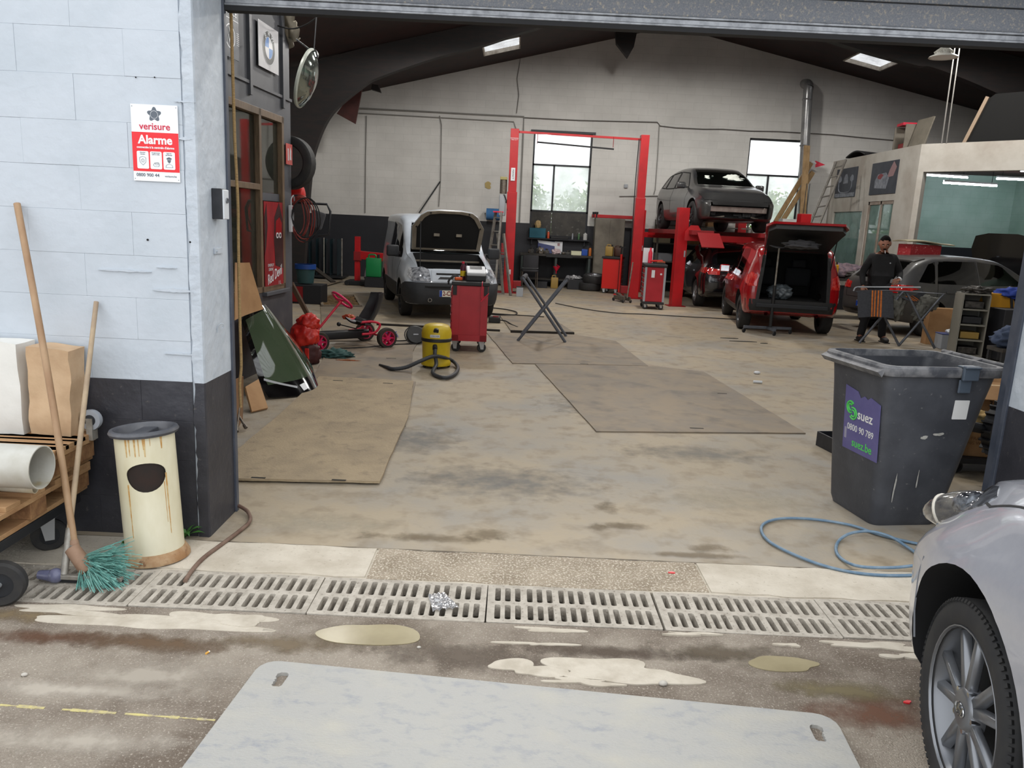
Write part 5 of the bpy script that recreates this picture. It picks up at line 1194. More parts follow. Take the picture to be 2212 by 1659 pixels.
# ------------------------------------------------------------------ floor plates
mat('plate_tan', (160, 142, 114), (142, 126, 102), sc=3, det=7, rough=.7, bump=.5, bsc=55, c3=(116, 102, 84), sc3=8, lo3=.55, hi3=.8); mat('plate_worn', (138, 123, 103), (122, 113, 102), sc=2.2, det=8, rough=.65, c3=(100, 92, 84), sc3=3, lo3=.5, hi3=.75); mat('plate_edge', (60, 54, 48), rough=.8)
mat('slot_dark', (24, 22, 20), rough=.9)
def floor_plate(lab, q, m, th=.014, slots=(), z=0, seed=0, wav=.004, name='floor_plate'):
    t_ = thing(name, lab, 'floor plate', (0, 0, z)); c_ = sum((Vector((p_.x, p_.y, 0)) for p_ in q), Vector())/len(q); t_.location = (c_.x, c_.y, z); P = []
    rnd_ = random.Random(seed)
    for i in range(len(q)):
        a_, b_ = q[i], q[(i+1) % len(q)]; n_ = 10
        for k in range(n_): e = a_.lerp(b_, k/n_); j = 0 if k == 0 else wav; P.append((e.x-c_.x+rnd_.uniform(-j, j), e.y-c_.y+rnd_.uniform(-j, j)))
    MB().prism(P, 0, th).build('plate_sheet', m, t_)
    for (px, py, w_) in slots:
        s_ = G(px, py, z+th); MB().box((s_.x-c_.x, s_.y-c_.y, th+.0005), (w_, .022, .001)).build('hand_slot', 'slot_dark', t_)
    return t_
P_ = lambda *a_: [G(*p_) for p_ in a_]
floor_plate('tan chequered floor plate just inside the door on the left', P_((509, 1042), (820, 1048), (882, 905), (893, 828), (690, 818), (600, 905), (505, 985)), 'plate_tan', .016, ((558, 1032, .09), (732, 1037, .09), (730, 822, .1), (838, 828, .1)), .012, 1)
floor_plate('narrow strip sticking out under the right edge of the tan chequered plate', P_((860, 922), (876, 922), (898, 826), (890, 826)), 'plate_worn', .011, (), 0, 2, .001)
floor_plate('brown floor plate left of the yellow vacuum cleaner', P_((676, 818), (888, 828), (892, 760), (905, 735), (726, 742), (700, 772)), 'plate_worn', .012, ((845, 774, .12),), 0.0, 3)
floor_plate('dark ribbed floor plate under the pedal kart', P_((698, 738), (812, 738), (806, 670), (780, 662), (692, 664)), 'plate_worn', .012, (), 0, 4)
floor_plate('smooth floor plate under the trestle beside the red tool cabinet', P_((1050, 719), (1107, 786), (1400, 792), (1330, 738), (1240, 724)), 'plate_worn', .012, ((1262, 786, .1),), 0, 5)
floor_plate('largest smooth floor plate in the middle of the floor, its front edge facing the drain', P_((1156, 788), (1288, 934), (1740, 938), (1620, 865), (1520, 805), (1420, 793)), 'plate_worn', .012, ((1560, 850, .1), (1505, 925, .12)), 0, 6)
floor_plate('checker plate with a raised dark edge behind the trestle', P_((1105, 718), (1239, 719), (1185, 684), (1080, 683)), 'plate_worn', .016, (), 0, 8)
# beams lying across behind them
mat('beam_dark', (40, 34, 28), rough=.8)
def floor_bar(lab, a, b, w_, h_, m='beam_dark', name='floor_bar', cat='bar'):
    d = b-a; o_ = MB().bar((0, 0, h_/2), (d.x, d.y, h_/2), w_, h_).build(name, m, loc=(a.x, a.y, a.z), bevel=.003); return tag(o_, lab, cat)
floor_bar('long dark steel bar on the floor in front of the white van', G(814, 702), G(1080, 716), .05, .03); floor_bar('dark steel bar along the front edge of the checker plate', G(1103, 718.5), G(1240, 723), .05, .04, name='floor_bar')
floor_bar('short dark bar on the floor left of the ladder foot', G(1052, 679), G(1175, 687), .05, .03)
# open pit with sand
p = G(735, 650); t = thing('floor_pit', 'opened floor pit showing sandy soil behind the pedal kart', 'pit', (p.x, p.y, 0)); q = [v-Vector((p.x, p.y, 0)) for v in P_((697, 663), (780, 664), (766, 640), (690, 641))]
MB().prism([(v.x, v.y) for v in q], .001, .006).build('soil', mat('soil', (112, 88, 56), (84, 64, 40), sc=9, rough=.95, bump=1, bsc=20), t)
for i in range(4): MB().bar((q[i].x, q[i].y, .02), (q[(i+1) % 4].x, q[(i+1) % 4].y, .02), .05, .04).build('pit_edge', 'plate_worn', t)
rnd = random.Random(2); mb = MB()
for k in range(90):
    u, v = rnd.random(), rnd.random(); c = q[0].lerp(q[1], u).lerp(q[3].lerp(q[2], u), v); s = rnd.uniform(.02, .07); mb.ball((c.x, c.y, .008), (s, s, s*.5), 6, 4)
mb.build('clods', 'soil', t, smooth=60)['kind'] = 'stuff'
# ------------------------------------------------------------------ pedal kart
mat('kart_red', (196, 22, 52), (210, 34, 66), sc=6, rough=.4); mat('kart_pink', (206, 22, 84), rough=.4); mat('kart_black', (24, 25, 28), rough=.45); mat('kart_tyre', (62, 54, 46), (44, 40, 36), sc=12, rough=.85)
kr = G(788, 737); kf = G(655, 745); kx = (kf-kr); 
t = thing('pedal_kart', 'red and black pedal go-kart with pink wheels beyond the office corner', 'pedal kart', (kr.x, kr.y, 0), math.atan2(kx.y, kx.x))
KL = 1.0
def kwheel(x, y, r, w_):
    o_ = MB().lathe([(r*.62, -w_/2), (r*.95, -w_/2), (r, -w_*.3), (r, w_*.3), (r*.95, w_/2), (r*.62, w_/2)], 28, (0, 0, 0), 'Y').build('wheel', 'kart_tyre', t, smooth=40, loc=(x, y, r))
    m_ = MB().lathe([(r*.64, -w_*.5), (r*.7, -w_*.52), (r*.7, w_*.52), (r*.64, w_*.5)], 28, axis='Y').lathe([(0, -w_*.45), (r*.22, -w_*.45), (r*.22, w_*.45), (0, w_*.45)], 16, axis='Y')
    for k in range(6): a_ = 2*PI*k/6; m_.at((0, 0, 0), (0, a_, 0)).box((r*.42, 0, 0), (r*.56, w_*.7, r*.16)).at()
    m_.build('rim', 'kart_pink', o_, smooth=40)
for y in (.0, .62): kwheel(.0, y, .135, .085)
for y in (.0, .62): kwheel(.95, y, .13, .075)
MB().bar((.12, .31, .16), (.82, .31, .16), .12, .11).build('frame_tube', 'kart_black', t, bevel=.02, smooth=50); MB().cyl((0, -.02, .135), (0, .64, .135), .014, n=8).build('rear_axle', 'kart_red', t); MB().cyl((.95, .0, .13), (.95, .62, .13), .014, n=8).build('front_axle', 'kart_red', t)
MB().tube(spline([(.3, .12, .18), (.12, .1, .2), (.05, .1, .3), (.15, .12, .34), (.3, .16, .33)], 5), .016, 8).tube(spline([(.3, .5, .18), (.12, .52, .2), (.05, .52, .3), (.15, .5, .34), (.3, .46, .33)], 5), .016, 8).build('seat_frame', 'kart_red', t, smooth=60)
def seatp(u, v):
    prof = spline([(.34, 0, .30), (.22, 0, .27), (.1, 0, .28), (.02, 0, .38), (-.04, 0, .48), (-.09, 0, .6), (-.11, 0, .70)], 6); q_ = prof[min(int(u*(len(prof)-1)), len(prof)-1)]
    w_ = .17*(1-.35*max(0, u-.6)/.4); return Vector((q_.x+.13*(abs(v-.5)*2)**2*(1 if u > .3 else .2), .31+(v-.5)*2*w_, q_.z+.05*(abs(v-.5)*2)**2*(1 if u < .4 else 0)))
MB().sheet(seatp, 36, 10, .02).build('seat', 'kart_black', t, smooth=60)
MB().cyl((.86, .31, .2), (.5, .31, .60), .016, n=8).build('steering_column', 'kart_red', t); 
sw_ = MB(); c_ = Vector((.49, .31, .61)); ax = Vector((-.36, 0, .4)).normalized(); e1 = Vector((0, 1, 0)); e2 = ax.cross(e1)
sw_.tube([c_+(e1*math.cos(2*PI*k/24)+e2*math.sin(2*PI*k/24))*.15 for k in range(24)], .017, 8, True); sw_.cyl(c_-e1*.14, c_+e1*.14, .014, n=8); sw_.build('steering_wheel', 'kart_pink', t, smooth=60)
MB().bar((.2, .15, .2), (.45, .15, .27), .014, .014).ball((.46, .15, .275), .03, 8, 6).build('hand_brake', 'kart_black', t, smooth=50)
text('(G', .05, 'badge_white', t, (.62, .248, .16), (R(90), 0, R(180)-R(0))); MB().box((.48, .248, .155), (.16, .002, .015)).build('print', 'badge_white', t)
# red sack, teal cloth, orange rag, blue gloves, ball on seat
mat('sack_red', (176, 26, 20), (206, 46, 30), sc=5, rough=.35, bump=.5, bsc=10); mat('sack_dark', (60, 18, 18), rough=.6)
def lump(name, lab, cat, loc, d, m, am=.03, sd=1, n=14, flat=True, fr=7):
    bm = bmesh.new(); bmesh.ops.create_icosphere(bm, subdivisions=4, radius=1)
    for v in bm.verts:
        n_ = noise.fractal(v.co*fr*.35+Vector((sd, sd*2, 0)), 1.0, 2.0, 4); p_ = Vector((v.co.x*d[0], v.co.y*d[1], v.co.z*d[2])); p_ *= (1+am*n_); p_.z = max(p_.z+d[2]*.75, 0) if flat else p_.z; v.co = p_
    me = bpy.data.meshes.new(name); bm.to_mesh(me); bm.free(); me.shade_smooth(); o_ = link(name, me, m, None, loc); return tag(o_, lab, cat) if cat else o_
p = G(663, 786); t = thing('red_sack', 'crumpled red plastic sack standing on a red bag before the pedal kart', 'sack', p)
o = lump('sack_bottom', '', None, (0, 0, 0), (.15, .12, .16), 'sack_dark', .2, 3); o.parent = t; o = lump('sack_body', '', None, (-.03, 0, .2), (.16, .11, .16), 'sack_red', .22, 5); o.parent = t; o = lump('sack_top', '', None, (.02, 0, .40), (.12, .08, .10), 'sack_red', .26, 8); o.parent = t
for x in (-.07, .03): MB().box((x, -.115, .1), (.05, .02, .2)).build('stripe', 'sack_red', t, bevel=.008)
lump('teal_cloth', 'crumpled teal cloth on the floor beside the red sack', 'cloth', G(722, 772), (.20, .13, .055), mat('cloth_teal', (52, 88, 84), (38, 68, 66), sc=6, rough=.85), .5, 6, fr=10)
lump('orange_rag', 'flat orange rag on the floor before the teal cloth', 'rag', G(752, 781), (.13, .025, .012), mat('cloth_orange', (160, 92, 52), (130, 70, 40), sc=9, rough=.85), .6, 9, fr=12)
lump('blue_gloves', 'crumpled blue gloves on the floor right of the kart wheel', 'gloves', G(838, 728), (.12, .07, .045), mat('cloth_blue', (44, 72, 136), (66, 96, 160), sc=9, rough=.7), .7, 12, fr=12)
lump('red_bundle', 'red and yellow bundle lying before the kart seat', 'bundle', G(752, 691, .30)+Vector((0, .05, 0)), (.085, .06, .04), mat('bundle_red', (150, 30, 22), (190, 110, 40), sc=14, rough=.5), .4, 15)
# cable on the floor
def cable(lab, pts, r=.006, m='rubber', name='floor_cable', cat='cable', z=.008): return tag(MB().tube(spline([G(p_[0], p_[1], p_[2] if len(p_) > 2 else z+r) for p_ in pts], 6), r, 6).build(name, m, smooth=60), lab, cat)
cable('thin black cable winding over the floor plate behind the yellow vacuum cleaner', [(735, 752, .02), (790, 750, .025), (850, 744, .02), (900, 742, .02), (890, 735, .02), (855, 736, .02), (815, 731, .02)], .007)
cable('long black cable running across the floor from the lift to the red car', [(1200, 655), (1260, 667), (1330, 676), (1400, 679), (1480, 684), (1560, 688), (1590, 690)], .01)
# ------------------------------------------------------------------ yellow vacuum cleaner
mat('vac_yellow', (206, 178, 28), (190, 160, 24), sc=5, rough=.45); mat('vac_black', (30, 31, 33), rough=.5); mat('hose_grey', (48, 50, 54), rough=.55)
p = G(938, 798); t = thing('vacuum_cleaner', 'yellow wet vacuum cleaner with a black hose looping on the floor', 'vacuum cleaner', (p.x, p.y+.17, 0))
MB().lathe([(0, .03), (.17, .03), (.175, .06), (.165, .08), (.158, .1), (.165, .3), (.172, .31)], 36).build('tank', 'vac_yellow', t, smooth=40)
MB().lathe([(.172, .31), (.178, .315), (.178, .345), (.172, .35)], 36).build('clamp_band', 'vac_black', t, smooth=40)
MB().lathe([(.172, .35), (.175, .40), (.165, .45), (.14, .49), (.1, .505), (0, .51)], 36).build('motor_head', 'vac_yellow', t, smooth=50)
MB().cyl((.01, -.15, .45), (.01, -.175, .44), .03, n=18).build('switch_knob', 'vac_black', t, smooth=40); MB().box((0, -.178, .385), (.11, .006, .03)).build('name_plate', 'badge_white', t); text('KÄRCHER', .022, 'badge_black', t, (0, -.1815, .385), (R(90), 0, 0))
for a_ in range(5): MB().at((0, 0, 0), (0, 0, 2*PI*a_/5)).ball((.15, 0, .02), .02, 8, 6).build('castor', 'vac_black', t, smooth=60)
o0 = t.location.copy(); hp = [Vector((.01, -.16, .25)), Vector((.01, -.24, .2)), Vector((.03, -.27, .08))]+[G(x_, y_, .028)-o0 for x_, y_ in ((935, 806), (960, 816), (982, 808), (989, 794))]+[G(978, 780, .06)-o0, G(958, 772, .14)-o0, G(935, 770, .17)-o0, G(908, 780, .13)-o0, G(878, 793, .06)-o0, G(850, 797, .035)-o0, G(838, 794, .03)-o0]
sp = spline(hp, 10); MB().tube(sp, [.0205+(.0015 if i % 2 else 0) for i in range(len(sp))], 10).build('suction_hose', 'hose_grey', t, smooth=70)
n1, n2 = G(838, 794, .03)-o0, G(820, 788, .02)-o0; MB().cyl(n1, n2, .02, .012, 10).build('nozzle', 'vac_black', t)
MB().cyl((0, -.155, .27), (.005, -.2, .24), .027, n=14).build('hose_socket', 'vac_black', t)
p = G(897, 742); t = thing('cable_drum', 'black round cable drum lying behind the yellow vacuum cleaner', 'cable drum', (p.x, p.y, 0), rot=(R(62), 0, R(20))); t.location.z = .115
MB().lathe([(0, -.03), (.12, -.03), (.13, -.02), (.13, .02), (.12, .03), (0, .03)], 28).build('drum', 'vac_black', t, smooth=40); MB().tube([(.15*math.cos(2*PI*k/20), .15*math.sin(2*PI*k/20)*.9, .0) for k in range(20)], .008, 6, True).build('carry_frame', 'vac_black', t); MB().box((0, 0, .034), (.07, .02, .006)).build('socket_strip', 'castor_grey', t)
# ------------------------------------------------------------------ red tool cabinet in front of the van, with charger
mat('cabinet_red', (158, 18, 32), (168, 24, 38), sc=4, rough=.4); mat('worktop_black', (28, 28, 30), rough=.55); mat('drawer_grey', (84, 86, 90), rough=.45, metal=.3); mat('drawer_dark', (52, 54, 60), rough=.45)
def tool_cabinet(t, w_, d_, h_, body, side_recess=True, wheel_r=.06, drawers='front'):
    b0 = wheel_r*2+.03
    MB().box((0, 0, b0+h_/2), (w_, d_, h_)).build('cabinet_body', body, t, bevel=.006)
    o_ = MB()
    for s in (-1, 1): o_.box((s*(w_/2-.045), -d_/2-.006, b0+h_/2), (.09, .014, h_))
    o_.box((0, -d_/2-.006, b0+.04), (w_, .014, .08)).build('end_frame', body, t)
    MB().box((0, 0, b0+h_+.025), (w_+.03, d_+.03, .05)).build('worktop', 'worktop_black', t, bevel=.01)
    for s in (-1, 1): MB().box((s*(w_/2-.03), -d_/2-.016, b0+h_-.06), (.05, .02, .12)).build('corner_guard', 'worktop_black', t, bevel=.004)
    n_ = 6; z_ = b0+.03
    for k in range(n_):
        hh = (h_-.06)/n_; dr_ = MB().box((-w_/2-.008, 0, z_+hh/2+k*hh), (.018, d_-.06, hh-.012)).build('drawer', body, t, bevel=.003); MB().box((-w_/2-.02, 0, z_+hh*.8+k*hh), (.012, d_-.1, .02)).build('handle', 'alu', dr_)
    for sx in (-1, 1):
        for sy in (-1, 1): castor(t, sx*(w_/2-.06), sy*(d_/2-.06), wheel_r, .035, .3*sx, 'castor'); fork(t, sx*(w_/2-.06), sy*(d_/2-.06), wheel_r, b0, .3*sx, .035)
cL, cR = G(970, 760), G(1047, 763); cx = (cL+cR)/2
t = thing('tool_cabinet', 'red rolling tool cabinet in front of the white van', 'tool cabinet', (cx.x, cx.y+.36, 0), R(3)); tool_cabinet(t, .46, .7, .72, 'cabinet_red'); CT = t; cz = .15+.72+.05
def on_cab(x, y): 
    m_ = Matrix.Rotation(R(3), 3, 'Z') @ Vector((x, y, 0)); return Vector((CT.location.x+m_.x, CT.location.y+m_.y, cz))
t = thing('battery_charger', 'white and black diagnostic unit on the red tool cabinet', 'charger', on_cab(.06, -.1), R(8)); MB().box((0, 0, .06), (.26, .2, .12)).build('case', 'worktop_black', t, bevel=.012); MB().at((0, -.02, .13), (R(25), 0, 0)).box((0, 0, 0), (.25, .2, .05)).build('top_shell', 'badge_white', t, bevel=.012); MB().at((0, -.02, .158), (R(25), 0, 0)).box((0, .03, 0), (.16, .08, .004)).build('display', 'badge_black', t)
t = thing('spray_bottle', 'dark bottle with a yellow label and red cap on the red tool cabinet', 'bottle', on_cab(-.11, .0)); MB().lathe([(0, 0), (.035, 0), (.036, .16), (.02, .2), (.014, .22), (0, .22)], 18).build('bottle_body', mat('bottle_wine', (70, 16, 34), rough=.3), t, smooth=40); MB().lathe([(.0365, .05), (.0365, .12)], 18).build('bottle_label', 'vac_yellow', t); MB().lathe([(0, .24), (.018, .24), (.018, .215), (0, .215)], 14).build('cap', 'kart_red', t)
t = thing('spray_bottle', 'second dark bottle standing closest to the diagnostic unit', 'bottle', on_cab(-.075, .14)); MB().lathe([(0, 0), (.033, 0), (.034, .15), (.02, .19), (0, .2)], 18).build('bottle_body', mat('bottle_plum', (54, 18, 40), rough=.3), t, smooth=40); MB().lathe([(0, .22), (.016, .22), (.016, .195), (0, .195)], 14).build('cap', 'worktop_black', t)
t = thing('cable_clamps', 'black and orange jump lead clamps hanging over the tool cabinet edge', 'clamps', on_cab(-.19, -.1)); MB().tube(spline([(.04, 0, .02), (-.03, -.02, .05), (-.09, -.04, .0), (-.1, -.05, -.06)], 5), .012, 6).tube(spline([(.05, .05, .02), (-.02, .03, .06), (-.08, .0, .02), (-.11, -.02, -.03)], 5), .012, 6).build('black_clamp', 'worktop_black', t, smooth=60); MB().box((.03, -.04, .022), (.1, .05, .04), rot=(0, 0, .3)).build('orange_clamp', mat('clamp_orange', (214, 90, 26), rough=.5), t, bevel=.01)
t = thing('pry_tool', 'red cord and tool hanging over the right corner of the red tool cabinet', 'tool', on_cab(.17, -.36)+Vector((0, -.03, 0))); MB().tube(spline([(-.02, .06, .01), (-.02, -.02, -.02), (-.02, -.025, -.18), (0, -.025, -.22)], 5), .005, 6).build('cord', 'kart_red', t); MB().bar((-.03, -.03, -.24), (.07, -.03, -.13), .03, .012).build('grip', 'kart_red', t, bevel=.004)
# ------------------------------------------------------------------ folding trestle (X stand)
mat('stand_grey', (92, 96, 104), (80, 84, 92), sc=8, rough=.45, metal=.3); mat('foam_grey', (70, 70, 74), rough=.9)
def trestle(name, lab, A, B, h_, wspan, off, wrap=True, m='stand_grey'):
    """A,B feet on the floor (left, right), two crossing U-frames; off = depth vector"""
    t_ = thing(name, lab, 'trestle', A); d = B-A; o_ = Vector(off); lA = Vector((0, 0, 0)); lB = d.copy()
    tl = lA+Vector((0, 0, h_))+d*.04; tr = lB+Vector((0, 0, h_))-d*.04
    q1 = lA+Vector((0, 0, .012)); q2 = lB+Vector((0, 0, .012))
    sx_ = .035*o_.normalized()
    MB().tube([q1, tr, tr+o_, q1+o_], .021, 8).build('frame', m, t_, smooth=50); MB().tube([q2+sx_, tl+sx_, tl+o_-sx_, q2+o_-sx_], .021, 8).build('frame', m, t_, smooth=50)
    if wrap:
        for p_ in (tl, tr): MB().cyl(p_+o_*.05, p_+o_*.95, .034, n=14).build('foam_sleeve', 'foam_grey', t_, smooth=50)
    return t_
trestle('folding_trestle', 'grey folding trestle standing alone in the middle of the hall', G(1118, 738), G(1221, 742), .92, .7, (.06, .72, 0))
# ------------------------------------------------------------------ white van with raised bonnet
mat('paint_white', (196, 204, 214), (188, 196, 206), sc=5, rough=.3, coat=.6); mat('van_black', (38, 40, 44), (44, 46, 50), sc=8, rough=.6)
mat('hood_beige', (128, 120, 106), (112, 104, 92), sc=6, rough=.5); mat('liner_black', (18, 18, 18), rough=.95); mat('engine_dark', (36, 36, 38), (70, 70, 72), sc=14, lo=.5, hi=.7, rough=.5)
def fascia(c, name, x0, x1, z0, z1, side, m, **k): return c.dec(name, [(x0, z0), (x1, z0), (x1, z1), (x0, z1)], side, m, **k)
def plate_no(c, x, z, side, txt, w_=.52, h_=.11, shift=0):
    p, n_ = c.hit(x, z, side); s_ = 1 if side == 'F' else -1
    o_ = MB().box((x, p.y+s_*.02, z), (w_, .012, h_)).build('number_plate', 'plate_white', c.t, bevel=.003)
    bx = x+(w_/2-.025)*(1 if s_ > 0 else -1)   # blue field at the reader's left
    MB().box((bx, p.y+s_*.0275, z), (.045, .003, h_-.006)).build('euro_band', 'plate_blue', o_)
    if txt: text(txt, .105, 'ink_red', o_, (x-(.03 if s_ > 0 else -.03)*0+shift, p.y+s_*.0285, z), (R(90), 0, PI if s_ > 0 else 0), align='CENTER', sx=.8, off=.0022)
    return o_
st = [(-2.05, .42, .95, 1.55, .74, .74, .62), (-2.0, .32, 1.0, 1.74, .82, .81, .68), (-1.7, .27, 1.02, 1.79, .85, .83, .70), (-.6, .25, 1.02, 1.80, .86, .84, .70), (.1, .25, 1.0, 1.79, .86, .84, .69), (.5, .25, .99, 1.70, .86, .83, .66), (1.12, .25, .98, 1.12, .85, .78, .66), (1.5, .25, .92, 1.02, .84, .74, .62), (1.82, .26, .82, .90, .80, .68, .56), (1.98, .28, .68, .76, .72, .62, .50), (2.05, .34, .56, .62, .58, .5, .4)]
vw = [[(-.42, 1.02), (.18, 1.02), (.18, 1.60), (-.36, 1.62)], [(.28, 1.0), (1.0, 1.02), (.62, 1.44), (.42, 1.56), (.28, 1.58)]]
bay = MB().b2((-.60, 1.14, .55), (.60, 1.86, 1.5))
van = Car('white_van', 'white van with its bonnet raised, parked facing the door', (-1.53, 15.19, 0), 165, st, MATS['paint_white'], [(.73, 1.27), (.73, -1.42)], .30, .19, 'seven', 'rim_dark', vw, [(-.62, 1.12), (.62, 1.12), (.55, 1.62), (-.55, 1.62)], [(-.55, 1.1), (.55, 1.1), (.5, 1.5), (-.5, 1.5)], [bay], nu=80)

van.dec('front_bumper', [(-.82, .30), (.82, .30), (.83, .50), (.80, .64), (-.80, .64), (-.83, .50)], 'F', 'van_black', .025, .04, .08)
van.dec('bumper_wrap', [(1.62, .30), (1.99, .32), (1.99, .60), (1.72, .62), (1.60, .58)], 'R', 'van_black', .015, .03); van.dec('bumper_wrap', [(1.62, .30), (1.99, .32), (1.99, .60), (1.72, .62), (1.60, .58)], 'L', 'van_black', .015, .03)
for sd in ('L', 'R'):
    van.dec('side_guard', [(-1.0, .30), (.92, .30), (.92, .56), (-1.0, .56)], sd, 'van_black', .012, .02); van.dec('side_guard', [(-2.0, .36), (-1.78, .36), (-1.78, .56), (-2.0, .56)], sd, 'van_black', .012, .02)
    van.line('door_seam', [(1.02, .58), (1.04, .98)], sd, .012, 'seam_black'); van.line('door_seam', [(.23, .4), (.23, 1.6)], sd, .012, 'seam_black'); van.line('door_seam', [(-.5, .6), (-.5, 1.6)], sd, .01, 'seam_black')
for s in (-1, 1):
    van.dec('headlamp', [(s*.40, .66), (s*.70, .66), (s*.76, .74), (s*.72, .86), (s*.52, .885), (s*.42, .84)][::s], 'F', 'lamp_bright', .02, .03, .05)
van.dec('grille_panel', [(-.38, .66), (.38, .66), (.38, .84), (-.38, .84)], 'F', 'paint_white', .012, .02); van.dec('grille_slot', [(-.30, .77), (.30, .77), (.30, .795), (-.30, .795)], 'F', 'seam_black', .018, .01); van.dec('grille_chevron', [(-.28, .70), (.28, .70), (.24, .735), (-.24, .735)], 'F', 'chrome', .022, .014)
plate_no(van, .0, .47, 'F', '2-CMK-418'); van.mirror(.92, 1.12, 'van_black', x=.86, d=(.22, .12, .2))
van.dec('intake_slot', [(-.5, .56), (.5, .56), (.5, .59), (-.5, .59)], 'F', 'seam_black', .03, .01)
MB().tube([(.42+.03*math.cos(2*PI*k/14), 2.08, .36+.03*math.sin(2*PI*k/14)) for k in range(14)], .008, 6, True).build('tow_eye', 'chrome', van.t)
# engine bay lump, hood with liner
mb = MB(); rnd = random.Random(6)
for k in range(26): mb.box((rnd.uniform(-.5, .5), rnd.uniform(1.22, 1.78), rnd.uniform(.6, .78)), (rnd.uniform(.08, .25), rnd.uniform(.08, .2), rnd.uniform(.08, .2)))
mb.build('engine', 'engine_dark', van.t, bevel=.01)['kind'] = 'stuff'; MB().bar((-.62, 1.2, .97), (.62, 1.2, .97), .03, .03).build('cowl_bar', 'hood_beige', van.t)
hy, hz, ha = 1.12, 1.17, R(64); hl = .84
def hoodp(x, s_, o_=0): return Vector((x, hy+s_*math.cos(ha)+o_*math.sin(ha), hz+s_*math.sin(ha)-o_*math.cos(ha)))
prof = [(-.62, .0), (.62, .0), (.64, .44), (.50, .66), (.40, .73), (.2, .76), (-.2, .76), (-.40, .73), (-.50, .66), (-.64, .44)]
plate(MB(), prof, [], lambda a, b, t_: hoodp(a, b, t_), -.03, .0, .12).build('bonnet', 'paint_white', van.t, smooth=40)
inn = [(x*.88, y*.9+.03) for x, y in prof]
plate(MB(), prof, [inn], lambda a, b, t_: hoodp(a, b, t_), .0, .025, .12).build('bonnet_frame', 'hood_beige', van.t, smooth=40)
plate(MB(), inn, [], lambda a, b, t_: hoodp(a, b, t_), .002, .012, .12).build('bonnet_liner', 'liner_black', van.t, smooth=40)
for x in (-.2, .2): o_ = hoodp(x, .3, .018); MB().box(o_, (.1, .03, .05)).build('liner_clip', 'hood_beige', van.t)
for x, y in ((-.57, .45), (.57, .45), (-.34, .72), (.34, .72)): MB().ball(hoodp(x, y, .027), .016, 8, 6).build('bump_stop', 'seam_black', van.t)
MB().cyl((.55, 1.75, .86), hoodp(.5, .55, .02), .008, n=6).build('bonnet_stay', 'steel_dark', van.t)
fascia(van, 'paper', .02, -.2, 1.15, 1.25, 'F', 'badge_white', eps=.006, th=.003)
van.seats((.1,), 1.15)
# ------------------------------------------------------------------ red hatchback with open tailgate
mat('paint_red', (150, 8, 18), (140, 6, 14), sc=4, rough=.22, coat=1); mat('cargo_grey', (52, 52, 54), rough=.9)
st = [(-1.84, .46, .80, 1.12, .68, .66, .54), (-1.80, .38, .86, 1.40, .76, .75, .58), (-1.62, .32, .92, 1.52, .81, .79, .60), (-1.1, .28, .93, 1.56, .83, .80, .60), (-.2, .27, .92, 1.58, .83, .80, .60), (.35, .27, .92, 1.55, .83, .79, .58), (.62, .27, .92, 1.46, .83, .78, .57), (1.12, .27, .92, 1.06, .82, .76, .64), (1.45, .28, .88, .98, .82, .73, .6), (1.7, .3, .80, .88, .76, .66, .52), (1.84, .38, .64, .72, .6, .52, .4)]
cargo = MB().prism([(-.56, .60), (.56, .60), (.60, .95), (.50, 1.44), (-.50, 1.44), (-.60, .95)], -2.2, -.35, 'Y')
rc = Car('red_car', 'red hatchback seen from behind with its tailgate open', (5.11, 15.24, 0), 8.6, st, MATS['paint_red'], [(.70, 1.22), (.70, -1.21)], .315, .19, 'ten', 'rim_dark', [[(-1.1, .98), (-.3, .97), (-.3, 1.42), (-.95, 1.44)], [(-.22, .97), (.75, .98), (.42, 1.40), (-.22, 1.42)]], [(-.58, 1.02), (.58, 1.02), (.5, 1.42), (-.5, 1.42)], None, [cargo], archgap=.07)
for s in (-1, 1):
    rc.dec('tail_lamp', [(s*.62, .82), (s*.76, .82), (s*.76, 1.0), (s*.70, 1.06), (s*.62, 1.02)][::-s], 'B', 'lamp_red', .012, .02, .05); rc.dec('tail_lamp_side', [(-1.80, .84), (-1.58, .90), (-1.56, 1.0), (-1.79, 1.02)], 'R' if s > 0 else 'L', 'lamp_red', .008, .014, .05)
    rc.dec('sill_guard', [(-.85, .29), (.85, .29), (.85, .40), (-.85, .40)], 'R' if s > 0 else 'L', 'trim_black', .008, .014); rc.line('door_seam', [(-.27, .4), (-.27, 1.42)], 'R' if s > 0 else 'L', .01, 'seam_black'); rc.line('door_seam', [(.82, .42), (.84, .95)], 'R' if s > 0 else 'L', .01, 'seam_black')
    MB().cyl((s*.42, -1.86, .36), (s*.42, -1.62, .36), .035, n=14, caps=False).build('exhaust_tip', 'chrome', rc.t, smooth=40)
rc.dec('bare_rear_panel', [(-.76, .40), (.76, .40), (.78, .60), (-.78, .60)], 'B', 'trim_black', .006, .02); MB().bar((-.6, -1.86, .50), (.6, -1.86, .50), .05, .07).build('crash_bar', 'steel_dark', rc.t, bevel=.01)
rc.dec('side_lining', [(-.62, .58), (-.56, .58), (-.50, 1.42), (-.56, 1.42)], 'B', 'trim_black', .003, .01); rc.dec('side_lining', [(.62, .58), (.62, .58), (.56, 1.42), (.50, 1.42)][::1] if False else [(.56, .58), (.62, .58), (.56, 1.42), (.50, 1.42)], 'B', 'trim_black', .003, .01)
rc.mirror(.68, 1.0, 'paint_red', x=.83); rc.seats((-.45, .2), .95, .32)
lump('boot_bag', 'clear plastic bags in the open boot of the red hatchback', 'bag', Vector((4.72, 13.78, .605)), (.2, .25, .14), mat('bag_grey', (70, 78, 84), (110, 118, 124), sc=10, rough=.3), .3, 4)
